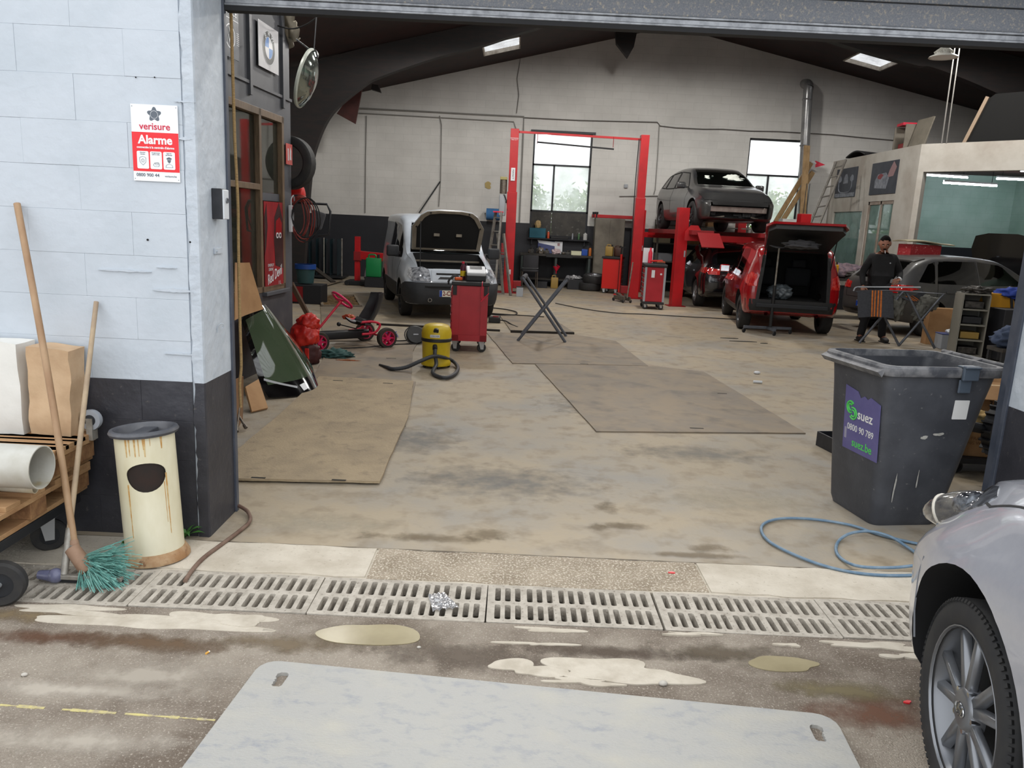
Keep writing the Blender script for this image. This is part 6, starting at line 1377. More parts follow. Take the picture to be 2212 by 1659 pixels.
def tg(x, s_, o_=0): a_ = R(25); return Vector((x*.93, -1.66-s_*math.cos(a_)-o_*math.sin(a_), 1.50+s_*math.sin(a_)-o_*math.cos(a_)+.04*math.sin(PI*min(1, s_/.95))))
tp = [(-.58, 0), (.58, 0), (.66, .5), (.70, .78), (.60, .95), (-.60, .95), (-.70, .78), (-.66, .5)]
plate(MB(), tp, [], lambda a, b, t_: tg(a, b, t_), -.02, .02, .1).build('tailgate', 'paint_red', rc.t, smooth=40); plate(MB(), [(x*.93, y*.96+.01) for x, y in tp], [], lambda a, b, t_: tg(a, b, t_), .02, .10, .1).build('tailgate_lining', 'trim_black', rc.t, smooth=40)
for s in (-1, 1): MB().cyl((s*.57, -1.78, 1.05), tg(s*.60, .42, .08), .009, n=6).build('gas_strut', 'seam_black', rc.t)
lump('tailgate_padding', 'grey rag hanging under the raised red tailgate', 'rag', Vector((4.72, 12.98, 1.56)), (.28, .12, .07), 'foam_grey', .4, 22, flat=False)
# tailgate prop: telescopic pole on a castor base
mat('prop_black', (26, 26, 28), rough=.5); p = G(1662, 722); t = thing('support_stand', 'black telescopic support stand on castors holding up the red tailgate', 'stand', (p.x, p.y, 0), R(4))
MB().cyl((0, 0, .1), (0, 0, .85), .028, n=12).build('lower_tube', 'prop_black', t); MB().cyl((0, 0, .85), (0, 0, 1.5), .015, n=10).build('upper_tube', 'galv', t); MB().tube(spline([(-.2, 0, 1.62), (-.17, 0, 1.54), (0, 0, 1.5), (.17, 0, 1.54), (.2, 0, 1.62)], 6), .02, 8).build('cradle', 'stand_grey', t, smooth=60)
MB().bar((-.43, .12, .1), (.43, .12, .1), .05, .05).build('base_beam', 'stand_grey', t, bevel=.006); MB().bar((0, -.2, .1), (0, .14, .1), .06, .05).build('base_beam', 'stand_grey', t, bevel=.006); MB().cyl((-.01, 0, .75), (.06, -.02, .78), .012, n=8).build('clamp_lever', 'prop_black', t)
for x, y in ((-.42, .12), (.42, .12), (0, -.2)): castor(t, x, y, .04, .025, .5, 'castor')
# ------------------------------------------------------------------ black hatchback under the lift
mat('paint_black', (16, 17, 20), (20, 21, 24), sc=4, rough=.16, coat=1)
HATCH = [(-2.08, .40, .70, .84, .70, .66, .54), (-2.03, .32, .86, 1.0, .80, .76, .62), (-1.85, .26, .93, 1.16, .86, .81, .62), (-1.55, .23, .95, 1.36, .88, .82, .58), (-1.2, .22, .95, 1.45, .89, .82, .57), (-.4, .21, .94, 1.48, .89, .83, .58), (.25, .21, .93, 1.44, .89, .82, .58), (.6, .21, .93, 1.34, .89, .81, .58), (1.22, .21, .92, 1.03, .88, .79, .66), (1.6, .22, .84, .92, .86, .74, .6), (1.92, .25, .70, .78, .78, .64, .5), (2.06, .32, .54, .6, .58, .5, .4)]
HW = [[(-1.62, 1.0), (-1.28, .98), (-1.2, 1.34), (-1.35, 1.30)], [(-1.2, .98), (-.28, .97), (-.28, 1.37), (-1.1, 1.36)], [(-.2, .97), (.86, .98), (.36, 1.32), (-.2, 1.37)]]
HF = [(-.6, 1.06), (.6, 1.06), (.52, 1.38), (-.52, 1.38)]; HR = [(-.56, 1.02), (.56, 1.02), (.47, 1.36), (-.47, 1.36)]
def hatch_details(c, m, plate_txt=None):
    for s in (-1, 1):
        sd = 'R' if s > 0 else 'L'
        c.dec('tail_lamp', [(s*.50, .78), (s*.74, .78), (s*.80, .86), (s*.72, .92), (s*.50, .90)][::-s], 'B', 'lamp_red', .012, .02, .05); c.dec('tail_lamp_side', [(-2.0, .80), (-1.72, .82), (-1.70, .92), (-1.96, .93)], sd, 'lamp_red', .008, .014, .05)
        c.line('door_seam', [(-.24, .35), (-.24, 1.38)], sd, .01, 'seam_black'); c.line('door_seam', [(.95, .4), (.98, .95)], sd, .01, 'seam_black'); c.line('door_seam', [(-1.22, .62), (-1.15, .98)], sd, .01, 'seam_black')
        for y in (-1.0, .0): c.dec('door_handle', [(y, .80), (y+.2, .80), (y+.2, .83), (y, .83)], sd, m, .02, .024, .05)
        c.dec('headlamp', [(s*.42, .66), (s*.72, .66), (s*.76, .74), (s*.46, .76)][::s], 'F', 'lamp_clear', .012, .02, .05)
    c.dec('lower_bumper', [(-.72, .30), (.72, .30), (.76, .40), (-.76, .40)], 'B', 'trim_black', .008, .02); c.line('tailgate_seam', [(-.62, 1.0), (-.60, .62), (.60, .62), (.62, 1.0)], 'B', .01, 'seam_black')
    c.dec('grille', [(-.36, .56), (.36, .56), (.36, .64), (-.36, .64)], 'F', 'trim_black', .006, .014); c.seats((-.75, .15), 1.0)
    plate_no(c, 0, .50, 'B', plate_txt)
gf = Car('black_hatchback', 'black hatchback parked under the raised car, left of the red one', (5.17, 19.5, 0), 2, HATCH, MATS['paint_black'], [(.76, 1.30), (.76, -1.28)], .315, .2, 'five', 'rim_silver', HW, HF, HR)
hatch_details(gf, 'paint_black'); gf.mirror(.72, 1.0, 'paint_black', x=.88)
MB().lathe([(.05, 0), (.06, .004), (.05, .006)], 20, (0, 0, 0), 'Y').build('tailgate_badge', 'chrome', gf.t, loc=(0, gf.hit(0, .86, 'B')[0].y-.008, .86))
# ------------------------------------------------------------------ dark grey hatchback on the right
mat('paint_grey', (62, 62, 64), (80, 78, 74), sc=2.5, rough=.42, coat=.3)
PL_ = [(y*.96, a, b, c_, w_*.945, ws*.945, wt*.945) for y, a, b, c_, w_, ws, wt in HATCH]
po = Car('grey_hatchback', 'dusty dark grey hatchback standing crosswise behind the man', (8.65, 15.25, 0), 75, PL_, MATS['paint_grey'], [(.71, 1.24), (.71, -1.24)], .30, .19, 'five', 'rim_silver', [[(y*.96, z) for y, z in w_] for w_ in HW], [(x*.945, z) for x, z in HF], [(x*.945, z) for x, z in HR])
hatch_details(po, 'paint_grey', '1-XKL-582'); po.mirror(.70, 1.0, 'paint_grey', x=.83)
po.dec('roof_spoiler', [(-.5, -1.5), (.5, -1.5), (.52, -1.3), (-.52, -1.3)], 'T', 'paint_grey', .02, .03)
# things on its roof: board on a red dotted box
mat('dotted_red', (150, 34, 40), (196, 120, 116), sc=22, lo=.6, hi=.66, rough=.6); mat('bonnet_card', (150, 142, 118), (130, 122, 100), sc=4, rough=.7)
p = Yp(1985, 545, 15.35); zro = 1.435
t = thing('dotted_box', 'red dotted cardboard box on the roof of the dark grey hatchback', 'box', (p.x, 15.35, zro), R(10)); MB().box((0, 0, .11), (.66, .38, .22)).build('box_body', 'dotted_red', t, bevel=.006); MB().box((0, 0, .222), (.6, .05, .003)).build('tape', 'tape_tan', t)
tag(MB().sheet(lambda u, v: ((u-.5)*.98, (v-.5)*.5, .012+.02*math.sin(u*5)+.02*math.sin(PI*v)), 14, 8, .02).build('curved_panel', 'bonnet_card', loc=(p.x+.05, 15.33, zro+.255), rot=(0, R(1), R(8)), smooth=40), 'pale curved panel lying on the red dotted box', 'panel')
tag(MB().box((0, 0, .01), (.55, .12, .02)).build('wood_lath', mat('lath', (164, 124, 84), rough=.7), loc=(p.x+.55, 15.1, zro-.02), rot=(0, R(4), R(-10)), bevel=.003), 'short wooden lath on the roof of the dark grey hatchback', 'lath')
# ------------------------------------------------------------------ black car on the four-post lift, front bumper missing
LZ = 1.74; mat('paint_dusty', (40, 41, 44), (54, 53, 52), sc=3, rough=.3, coat=.6)
st = [(-2.2, .42, .80, .98, .70, .66, .52), (-2.12, .30, .95, 1.16, .82, .77, .60), (-1.85, .25, 1.0, 1.36, .87, .82, .60), (-1.4, .22, .99, 1.47, .89, .83, .58), (-.6, .21, .97, 1.52, .90, .83, .58), (.1, .21, .95, 1.49, .90, .83, .58), (.45, .21, .94, 1.38, .90, .82, .60), (1.05, .21, .92, 1.04, .89, .81, .68), (1.5, .22, .86, .97, .88, .78, .62), (1.85, .24, .78, .88, .84, .72, .56), (2.05, .28, .70, .78, .74, .64, .48), (2.12, .36, .60, .66, .62, .54, .40)]
bwn = [[(-1.75, 1.06), (-1.32, 1.03), (-1.28, 1.37), (-1.5, 1.34)], [(-1.24, 1.02), (-.48, 1.0), (-.48, 1.40), (-1.2, 1.38)], [(-.40, 1.0), (.70, .99), (.26, 1.34), (-.40, 1.40)]]
p = Yp(1600, 440, 17.45); fx = Vector((math.sin(R(176)), math.cos(R(176)), 0)); bc = Vector((p.x, 17.45, 0))-fx*2.1
noseb = MB().b2((-.66, 1.86, .30), (.66, 2.4, .62))
bm_ = Car('raised_black_car', 'black car without front bumper raised on the red four-post lift', (bc.x, bc.y, LZ), 176, st, MATS['paint_dusty'], [(.77, 1.36), (.77, -1.40)], .325, .22, 'five', 'rim_dark', bwn, [(-.64, 1.06), (.64, 1.06), (.54, 1.43), (-.54, 1.43)], [(-.56, 1.12), (.56, 1.12), (.48, 1.40), (-.48, 1.40)], [noseb])
mat('crash_alu', (176, 164, 158), (150, 138, 130), sc=6, rough=.45, metal=.3)
MB().hexa([(-.64, 2.02, .42), (.64, 2.02, .42), (.64, 1.94, .42), (-.64, 1.94, .42), (-.64, 2.02, .54), (.64, 2.02, .54), (.64, 1.94, .54), (-.64, 1.94, .54)]).build('crash_bar', 'crash_alu', bm_.t, bevel=.01)
bm_.dec('open_front', [(-.62, .56), (.62, .56), (.68, .82), (-.68, .82)], 'F', 'seam_black', .008, .02)
for s in (-1, 1): bm_.dec('lamp_hole', [(s*.52, .66), (s*.76, .66), (s*.80, .80), (s*.54, .83)][::s], 'F', 'seam_black', .012, .02, .05); MB().bar((s*.3, 1.98, .33), (s*.55, 1.92, .28), .03, .03).build('strut', 'tool_steel', bm_.t); bm_.line('door_seam', [(-.46, .35), (-.46, 1.38)], 'R' if s > 0 else 'L', .01, 'seam_black'); bm_.line('door_seam', [(.8, .4), (.84, .96)], 'R' if s > 0 else 'L', .01, 'seam_black')
bm_.mirror(.62, 1.03, 'paint_dusty', x=.88)
for w_ in bwn: [bm_.line('window_trim', w_+[w_[0]], sd, .022, 'seam_black', .006) for sd in 'LR']
rnd = random.Random(12); mb = MB()
for k in range(22): mb.box((rnd.uniform(-.55, .55), rnd.uniform(1.7, 1.9), rnd.uniform(.28, .6)), (rnd.uniform(.05, .2), rnd.uniform(.05, .15), rnd.uniform(.04, .12)))
mb.build('radiator_parts', 'engine_dark', bm_.t, bevel=.006)['kind'] = 'stuff'
o = lump('airbag', '', None, (-.25, .62, 1.04), (.3, .14, .16), mat('airbag_cloth', (214, 218, 210), rough=.8), .25, 3); o.parent = bm_.t; o = lump('airbag', '', None, (.32, .62, 1.04), (.22, .12, .13), 'airbag_cloth', .25, 5); o.parent = bm_.t
# ------------------------------------------------------------------ red four-post lift
mat('lift_red', (176, 16, 24), (158, 14, 22), sc=3, rough=.4); mat('lift_dark', (130, 14, 20), rough=.5)
A_ = Vector((3.76, 17.9, 0)); B_ = Vector((6.62, 18.25, 0)); LA = R(-5.7)
ld = Vector((math.sin(LA), math.cos(LA), 0))
t = thing('four_post_lift', 'red four-post car lift carrying the black car', 'car lift', A_)
PW = .24
for q_ in (Vector(), B_-A_, ld*3.75, B_-A_+ld*3.75):
    o_ = MB().at(q_, (0, 0, -LA)).prism([(-PW/2, -.11), (PW/2, -.11), (PW/2, .11), (PW/2-.06, .11), (PW/2-.06, -.07), (-PW/2+.06, -.07), (-PW/2+.06, .11), (-PW/2, .11)], 0, 2.22).build('post', 'lift_red', t, bevel=.004); MB().at(q_, (0, 0, -LA)).box((0, 0, .008), (.4, .34, .016)).build('base_plate', 'lift_dark', o_); MB().at(q_, (0, 0, -LA)).box((.08, -.112, 1.2), (.035, .004, .14)).build('label', 'castor_grey', o_)
for e in (Vector(), ld*3.75): MB().bar(e+Vector((0, 0, LZ-.17)), e+(B_-A_)+Vector((0, 0, LZ-.17)), .14, .14).build('cross_beam', 'lift_red', t, bevel=.006)
mid = (B_-A_)/2
cdir = Vector((math.sin(R(176)), math.cos(R(176)), 0)); cr_ = Vector((math.cos(R(176)), -math.sin(R(176)), 0))
bl = Vector((bc.x, bc.y, 0))-A_
for s in (-1, 1):
    c_ = bl+cr_*s*.78; MB().bar(c_-cdir*1.95+Vector((0, 0, LZ-.055)), c_+cdir*2.1+Vector((0, 0, LZ-.055)), .5, .10).build('runway', 'lift_dark', t, bevel=.004)
c_ = bl+cr_*(.66)+cdir*2.1; MB().bar(c_+Vector((0, 0, LZ-.06)), c_+cdir*.42+Vector((0, 0, LZ-.36)), .5, .02).build('ramp', 'lift_dark', t)
for s in (0,): 
    c_ = bl+cr_*(.95)+cdir*1.85; MB().prism([(-.16, -.14), (.2, -.14), (.24, .02), (.12, .2), (-.04, .2), (-.16, .05)], -.02, .02, 'Y').build('wheel_stop', 'lift_red', t, loc=c_+Vector((0, 0, LZ-.1)))
for dx in (-.03, .04): MB().cyl((B_-A_)+Vector((dx, 0, 2.22)), (B_-A_)+Vector((dx, 0, 2.9)), .008, n=6).build('lock_rod', 'steel_dark', t)
# ------------------------------------------------------------------ dark car with open bonnet inside the paint room
bk = Car('booth_car', 'black car with its bonnet raised inside the paint room', (12.2, 18.7, 0), 232, HATCH, MATS['paint_black'], [(.76, 1.30), (.76, -1.28)], .315, .2, 'five', 'rim_dark', HW, HF, HR, glass='car_glass_dark')
hatch_details(bk, 'paint_black')
plate(MB(), [(-.66, 0), (.66, 0), (.70, .5), (.58, .86), (.3, .95), (-.3, .95), (-.58, .86), (-.70, .5)], [], lambda a, b, t_: Vector((a, 1.2+b*math.cos(R(62))-t_*.9, 1.10+b*math.sin(R(66))+.06*math.sin(PI*b))), 0, .03, .12).build('bonnet', 'paint_black', bk.t, smooth=50)
# ------------------------------------------------------------------ red two-post lift
t = thing('two_post_lift', 'tall red two-post lift framing the back window', 'car lift', (-.13, 19.45, 0))
RX = 3.13; HT = 3.92
for s, x in ((1, 0), (-1, RX)):
    o_ = MB().prism([(x-.12, -.14), (x+.12, -.14), (x+.12, .14), (x-.12, .14)], 0, 2.45).build('post', 'lift_red', t, bevel=.008); MB().prism([(x-.10, -.12), (x+.10, -.12), (x+.10, .12), (x-.10, .12)], 2.45, HT).build('post_extension', 'lift_red', o_, bevel=.006); MB().box((x, 0, .01), (.55, .45, .02)).build('base_plate', 'lift_dark', o_)
    MB().prism([(x+s*.12, -.12), (x+s*.32, -.12), (x+s*.32, .12), (x+s*.12, .12)], .12, .3).build('carriage', 'lift_dark', o_, bevel=.01)
for k, (z, w_, h_) in enumerate(((2.86, .1, .3), (.52, .1, .12))): MB().box((0, -.142, z), (w_, .004, h_)).build('label_plate', 'badge_white', t)
text('PERFECT', .06, 'badge_black', t, (0, -.146, 2.86), (R(90), R(90), 0)); text('RAVAGLIOLI\nMAX 2,5 T', .035, 'badge_white', t, (0, -.123, 3.68), (R(90), 0, 0), h=.002)
MB().bar((.1, 0, HT-.06), (RX-.1, 0, HT-.10), .05, .05).build('overhead_beam', 'lift_red', t); MB().bar((.55, -.05, HT-.28), (2.4, -.05, HT-.36), .035, .035).build('limit_bar', 'rubber', t)
for x in (.55, 2.38): MB().cyl((x, -.03, HT-.08), (x, -.05, HT-.32), .008, n=6).build('hanger', 'lift_dark', t)
MB().tube(spline([(RX-.14, -.05, HT-.1), (RX-.16, -.12, 2.6), (RX-.13, -.13, .3)], 6), .012, 6).build('hydraulic_hose', 'steel_dark', t, smooth=60)
pu = MB().box((-.23, -.02, 2.12), (.16, .16, .5)).build('oil_tank', 'castor_grey', t, bevel=.02, seg=3, smooth=50); MB().cyl((-.22, -.02, 2.4), (-.22, -.02, 2.72), .085, n=20).build('motor', 'tool_steel', pu, smooth=40); MB().box((-.22, -.02, 2.76), (.17, .17, .07)).build('motor_cap', mat('motor_yellow', (150, 140, 90), rough=.5), pu, bevel=.01); MB().bar((-.12, 0, 2.2), (-.2, 0, 2.2), .04, .04).build('pump_bracket', 'lift_dark', pu)
MB().tube(spline([(-.2, -.1, 2.38), (-.12, -.12, 2.2), (-.1, -.13, 2.0)], 5), .014, 6).build('pump_hose', 'rubber', pu)
# ------------------------------------------------------------------ workbench and shelf under the window
mat('bench_green', (52, 62, 60), rough=.6); mat('bench_top', (58, 54, 50), (40, 38, 36), sc=6, rough=.7)
t = thing('workbench', 'long cluttered workbench under the back window', 'workbench', (.15, 21.62, 0))
MB().b2((0, 0, .86), (2.0, .75, .92)).build('bench_top', 'bench_top', t, bevel=.006); MB().b2((.72, -.02, .84), (1.45, .1, .925)).build('bench_mat', 'worktop_black', t)
for x in (.06, 1.0, 1.92):
    for y in (.06, .68): MB().box((x, y, .43), (.06, .06, .86)).build('leg', 'bench_green', t)
MB().b2((.02, .1, .2), (1.96, .7, .23)).build('lower_shelf', 'bench_top', t)
BZ = .92
t = thing('wall_shelf', 'dark narrow shelf below the blacked-out part of the back window', 'shelf', (.35, 22.3, 1.3)); MB().b2((0, 0, 0), (1.75, .19, .03)).build('shelf_board', 'hall_dark', t); [MB().b2((x, .1, -.15), (x+.03, .19, 0)).build('bracket', 'steel_dark', t) for x in (.1, 1.6)]
def simple_box(name, lab, cat, loc, d, m, rz=0, lid=None, bev=.008):
    t_ = thing(name, lab, cat, loc, rz); MB().box((0, 0, d[2]/2), d).build('body', m, t_, bevel=bev); MB().box((0, 0, d[2]+.006), (d[0]*1.03, d[1]*1.03, .014)).build('lid', lid or m, t_, bevel=.004); return t_
def can(name, lab, cat, loc, r, h_, m, cap='worktop_black', band=None):
    t_ = thing(name, lab, cat, loc); MB().lathe([(0, 0), (r, 0), (r, h_*.78), (r*.7, h_*.88), (r*.4, h_*.92), (0, h_*.92)], 16).build('body', m, t_, smooth=40); MB().lathe([(0, h_), (r*.4, h_), (r*.42, h_*.9), (0, h_*.9)], 12).build('cap', cap, t_)
    if band: MB().lathe([(r*1.01, h_*.2), (r*1.01, h_*.6)], 16).build('label_band', band, t_)
    return t_
mat('teal_box', (10, 92, 112), rough=.5); mat('can_orange', (196, 74, 34), rough=.4); mat('can_green', (70, 110, 70), rough=.4); mat('enamel_white', (196, 196, 194), rough=.4)
SZ = 1.335
simple_box('teal_crate', 'teal plastic box on the shelf under the back window', 'box', (.62, 22.40, SZ), (.46, .17, .26), 'teal_box')
can('spray_can', 'orange spray can beside the teal box on the window shelf', 'can', (.93, 22.40, SZ), .035, .2, 'can_orange', 'badge_white')
simple_box('black_case', 'flat black case lying on the window shelf', 'case', (1.25, 22.40, SZ), (.5, .16, .05), 'worktop_black')
can('spray_can', 'green spray can near the white mug on the window shelf', 'can', (1.80, 22.40, SZ), .03, .19, 'can_green', 'badge_white'); can('spray_can', 'slim grey can left of the green can on the window shelf', 'can', (1.62, 22.40, SZ), .025, .17, 'castor_grey', 'badge_white'); can('white_mug', 'white enamel mug at the right end of the window shelf', 'mug', (1.98, 22.40, SZ), .06, .2, 'enamel_white', 'enamel_white')
lump('foam_bird', 'yellowed foam head on a bent rod above the teal box', 'foam', Vector((.62, 22.40, SZ+.275)), (.09, .07, .12), mat('foam_yellow', (176, 150, 104), rough=.8), .25, 4)
# on the bench
rnd = random.Random(21)
mat('oily', (48, 46, 44), (84, 80, 76), sc=20, rough=.45, metal=.3)
for k, (x, w_, h_, lab) in enumerate(((.3, .16, .1, 'oily machine part at the left end of the workbench'), (.52, .14, .14, 'dark engine part beside the bench vise'), (.72, .18, .09, 'greasy gear part left of the rag on the workbench'), (1.3, .3, .07, 'heap of dark parts right of the rag on the workbench'))):
    t_ = thing('machine_part', lab, 'machine part', (.15+x, 21.9, BZ)); MB().box((0, 0, h_/2), (w_, .2, h_)).build('block', 'oily', t_, bevel=.012); MB().cyl((w_*.1, 0, h_), (w_*.1, 0, h_+.05), .035, n=12).build('stud', 'oily', t_); MB().cyl((-w_*.4, -.1, .03), (-w_*.2, -.13, .03), .03, n=10).build('flange', 'tool_steel', t_)
t_ = thing('bench_vise', 'grey bench vise on the workbench', 'vise', (.72, 21.72, BZ)); MB().box((0, 0, .04), (.12, .14, .08)).build('vise_base', 'tool_steel', t_, bevel=.01); MB().box((0, -.06, .12), (.15, .05, .08)).build('jaw', 'tool_steel', t_, bevel=.01); MB().box((0, .03, .12), (.15, .05, .08)).build('jaw', 'tool_steel', t_, bevel=.01); MB().cyl((0, -.2, .1), (0, 0, .1), .016, n=10).build('screw', 'chrome', t_)
lump('white_rag', 'white and pink rag on the workbench', 'rag', Vector((1.15, 21.8, BZ)), (.12, .08, .08), mat('rag_pink', (190, 170, 172), rough=.85), .5, 31)
simple_box('paper_box', 'pale paper box on the right part of the workbench', 'box', (1.7, 21.75, BZ), (.28, .18, .1), mat('paper_pale', (206, 206, 176), rough=.7), 0, None, .004)
simple_box('blue_tub', 'blue plastic tub on the right part of the workbench', 'tub', (1.93, 21.78, BZ), (.16, .16, .16), mat('tub_blue', (20, 70, 160), rough=.4)); can('oil_bottle', 'orange oil bottle at the right end of the workbench', 'bottle', (2.08, 21.72, BZ), .04, .24, mat('bottle_amber', (170, 92, 24), rough=.4), 'worktop_black')
t_ = thing('calendar_card', 'white and blue card with red letters leaning behind the workbench', 'card', (.95, 22.38, BZ), rot=(R(-8), 0, 0)); MB().b2((-.3, 0, 0), (.4, .006, .34)).build('card', mat('card_blue', (60, 70, 120), rough=.6), t_); MB().b2((.18, -.004, 0), (.4, .0, .34)).build('white_field', 'badge_white', t_); MB().add([(-.32, -.003, .36), (.2, -.003, .32), (.2, -.003, .2), (-.28, -.003, .28)], [(0, 1, 2, 3)]).build('white_flash', 'badge_white', t_); text('IE', .1, 'ink_red', t_, (.29, -.006, .25), (R(90), 0, 0), off=.004); text('PRESENT', .03, 'ink_red', t_, (.29, -.006, .12), (R(90), 0, 0))
# chair
t = thing('office_chair', 'dark grey chair in front of the workbench', 'chair', (.42, 21.1, 0), R(5)); MB().box((0, .0, .48), (.44, .42, .06)).build('seat', 'seat_cloth', t, bevel=.02, smooth=50); MB().box((0, -.2, .72), (.42, .05, .34)).build('backrest', 'seat_cloth', t, bevel=.03, seg=3, smooth=50)
for x in (-.2, .2):
    for y in (-.19, .19): MB().cyl((x, y, 0), (x, y, .46), .012, n=8).build('leg', 'tool_steel', t)
MB().bar((-.21, -.2, .56), (.21, -.2, .56), .02, .03).build('back_rail', 'alu', t)
# things under and beside the bench
mat('can_gold', (150, 122, 60), rough=.45); mat('tub_black', (30, 31, 36), rough=.55)
def jerry(name, lab, loc, d, m, rz=0):
    t_ = thing(name, lab, 'canister', loc, rz); MB().box((0, 0, d[2]*.42), (d[0], d[1], d[2]*.84)).build('body', m, t_, bevel=.02, seg=3, smooth=50); MB().tube(spline([(-d[0]*.35, 0, d[2]*.82), (-d[0]*.3, 0, d[2]*.97), (d[0]*.1, 0, d[2]*.97), (d[0]*.15, 0, d[2]*.82)], 4), d[1]*.1, 8).build('handle', m, t_, smooth=60); MB().cyl((d[0]*.32, 0, d[2]*.82), (d[0]*.32, 0, d[2]), d[1]*.16, n=12).build('cap', 'worktop_black', t_); return t_
jerry('oil_canister', 'gold oil canister on the floor under the workbench', (1.13, 21.45, 0), (.2, .12, .36), 'can_gold'); t_ = thing('red_funnel', 'red funnel hanging at the workbench leg', 'funnel', (1.17, 21.58, .40)); MB().lathe([(.012, 0), (.014, .06), (.09, .17), (.1, .2), (.095, .2)], 20).build('cone', 'kart_red', t_, smooth=40); MB().bar((.09, 0, .2), (.0, .06, .24), .01, .01).build('hook', 'kart_red', t_)
simple_box('storage_tub', 'black storage tub under the right part of the workbench', 'tub', (1.72, 21.5, 0), (.46, .3, .26), 'tub_black'); lump('scrap_sheet', 'silver scrap sheet on the black storage tub', 'scrap', Vector((1.68, 21.5, .272)), (.17, .09, .06), mat('scrap_silver', (150, 150, 152), rough=.35, metal=.5), .6, 17)
simple_box('storage_tub', 'low dark tub under the left part of the workbench', 'tub', (.78, 21.5, 0), (.3, .26, .16), 'tub_black')
t_ = thing('tyre_stack', 'alloy wheel lying on another tyre beside the grey cupboard', 'wheel', (2.1, 21.3, 0), rot=(0, 0, 0))
o_ = link('tyre', tyre_mesh(.30, .2, .2), 'car_tyre', t_, (0, 0, .11), (0, R(90), 0)); o_ = link('tyre', tyre_mesh(.30, .2, .2), 'car_tyre', t_, (.1, 0, .33), (R(18), R(82), R(90))); link('rim', rim_mesh(.2, .2, 'ten').copy(), 'rim_silver', o_)
# grey cupboard with red lift arms on top
mat('cupboard_grey', (122, 116, 104), (104, 98, 88), sc=3, rough=.55)
t = thing('steel_cupboard', 'tall grey steel cupboard right of the workbench', 'cupboard', (2.62, 22.2, 0)); MB().box((0, 0, .98), (.82, .42, 1.96)).build('cupboard_body', 'cupboard_grey', t, bevel=.006)
for s in (-1, 1): o_ = MB().box((s*.2, -.215, .98), (.39, .012, 1.88)).build('door', 'cupboard_grey', t, bevel=.004); MB().box((s*.03, -.23, 1.05), (.015, .02, .12)).build('handle', 'steel_dark', o_)
for k, (dy, dz, x0, x1) in enumerate(((-.1, .05, -.45, .85), (.08, .05, -.5, .75))):
    t_ = thing('lift_arm', ('long red lift arm lying on top of the grey cupboard, nearest the front', 'second red lift arm lying behind on the grey cupboard')[k], 'lift arm', (2.62, 22.2+dy, 1.965)); MB().bar((x0, 0, dz), (x1, 0, dz-.0), .09, .09).build('arm_tube', 'lift_red' if k == 0 else 'lift_dark', t_, bevel=.008); MB().cyl((x0+.06, 0, 0), (x0+.06, 0, .16), .05, n=14).build('pad', 'rubber', t_)
# left of the post: grey tool chest, dotted box, blue paper roll, ladder
t = thing('tool_chest', 'grey drawer chest behind the step ladder', 'tool chest', (-.52, 21.75, 0)); MB().box((0, 0, .45), (.62, .45, .78)).build('chest_body', 'drawer_grey', t, bevel=.006)
for k in range(7): o_ = MB().box((0, -.228, .13+k*.1), (.58, .014, .088)).build('drawer', 'drawer_dark', t, bevel=.003); MB().box((0, -.24, .165+k*.1), (.54, .014, .014)).build('handle', 'drawer_grey', o_)
[castor(t, x, y, .035, .03, 0, 'castor') for x in (-.25, .25) for y in (-.16, .16)]
simple_box('dotted_carton', 'red dotted carton on the grey drawer chest', 'box', (-.28, 21.72, .845), (.2, .2, .3), 'dotted_red'); simple_box('red_case', 'small red case on the grey drawer chest', 'case', (-.58, 21.72, .845), (.2, .16, .09), 'can_orange')
p = Yp(1066, 463, 22.3); t = thing('paper_roll', 'blue paper roll on a wall holder above the step ladder', 'paper roll', (p.x, 22.3, p.z)); MB().cyl((-.2, 0, 0), (.2, 0, 0), .16, n=24).build('roll', mat('roll_blue', (60, 110, 160), rough=.8), t, smooth=40); [MB().bar((x, 0, 0), (x, .19, .02), .02, .02).build('holder', 'steel_dark', t) for x in (-.24, .24)]
mat('ladder_alu', (140, 136, 130), (118, 114, 108), sc=10, rough=.45, metal=.4)
def rails(t_, a, b, c, d, n_, m='ladder_alu', w_=.06):
    """side rails a-b, c-d with n rungs"""
    MB().bar(a, b, .045, w_).build('rail', m, t_, bevel=.003); MB().bar(c, d, .045, w_).build('rail', m, t_, bevel=.003)
    for k in range(n_): q = (k+.7)/n_*.98; MB().bar(Vector(a).lerp(Vector(b), q), Vector(c).lerp(Vector(d), q), .05, .025).build('rung', m, t_)
p = G(1086, 640); t = thing('step_ladder', 'aluminium step ladder standing left of the red lift post', 'ladder', (p.x, p.y, 0))
rails(t, (-.48, .3, 0), (-.26, .55, 1.95), (-.2, .1, .0), (-.12, .42, 1.95), 6); rails(t, (.0, .55, 0), (-.2, .62, 1.45), (.18, .25, 0), (-.05, .5, 1.45), 1); MB().box((-.2, .5, 1.95), (.24, .2, .03)).build('top_step', 'kart_red', t)
simple_box('black_charger', 'small black box on the floor at the foot of the step ladder', 'box', (p.x-.25, p.y-.02, 0), (.16, .14, .14), 'tub_black')
p = G(1122, 640); simple_box('grey_motor', 'small grey machine at the foot of the left lift post', 'machine', (p.x, p.y, 0), (.16, .2, .22), 'castor_grey', 0, 'worktop_black')
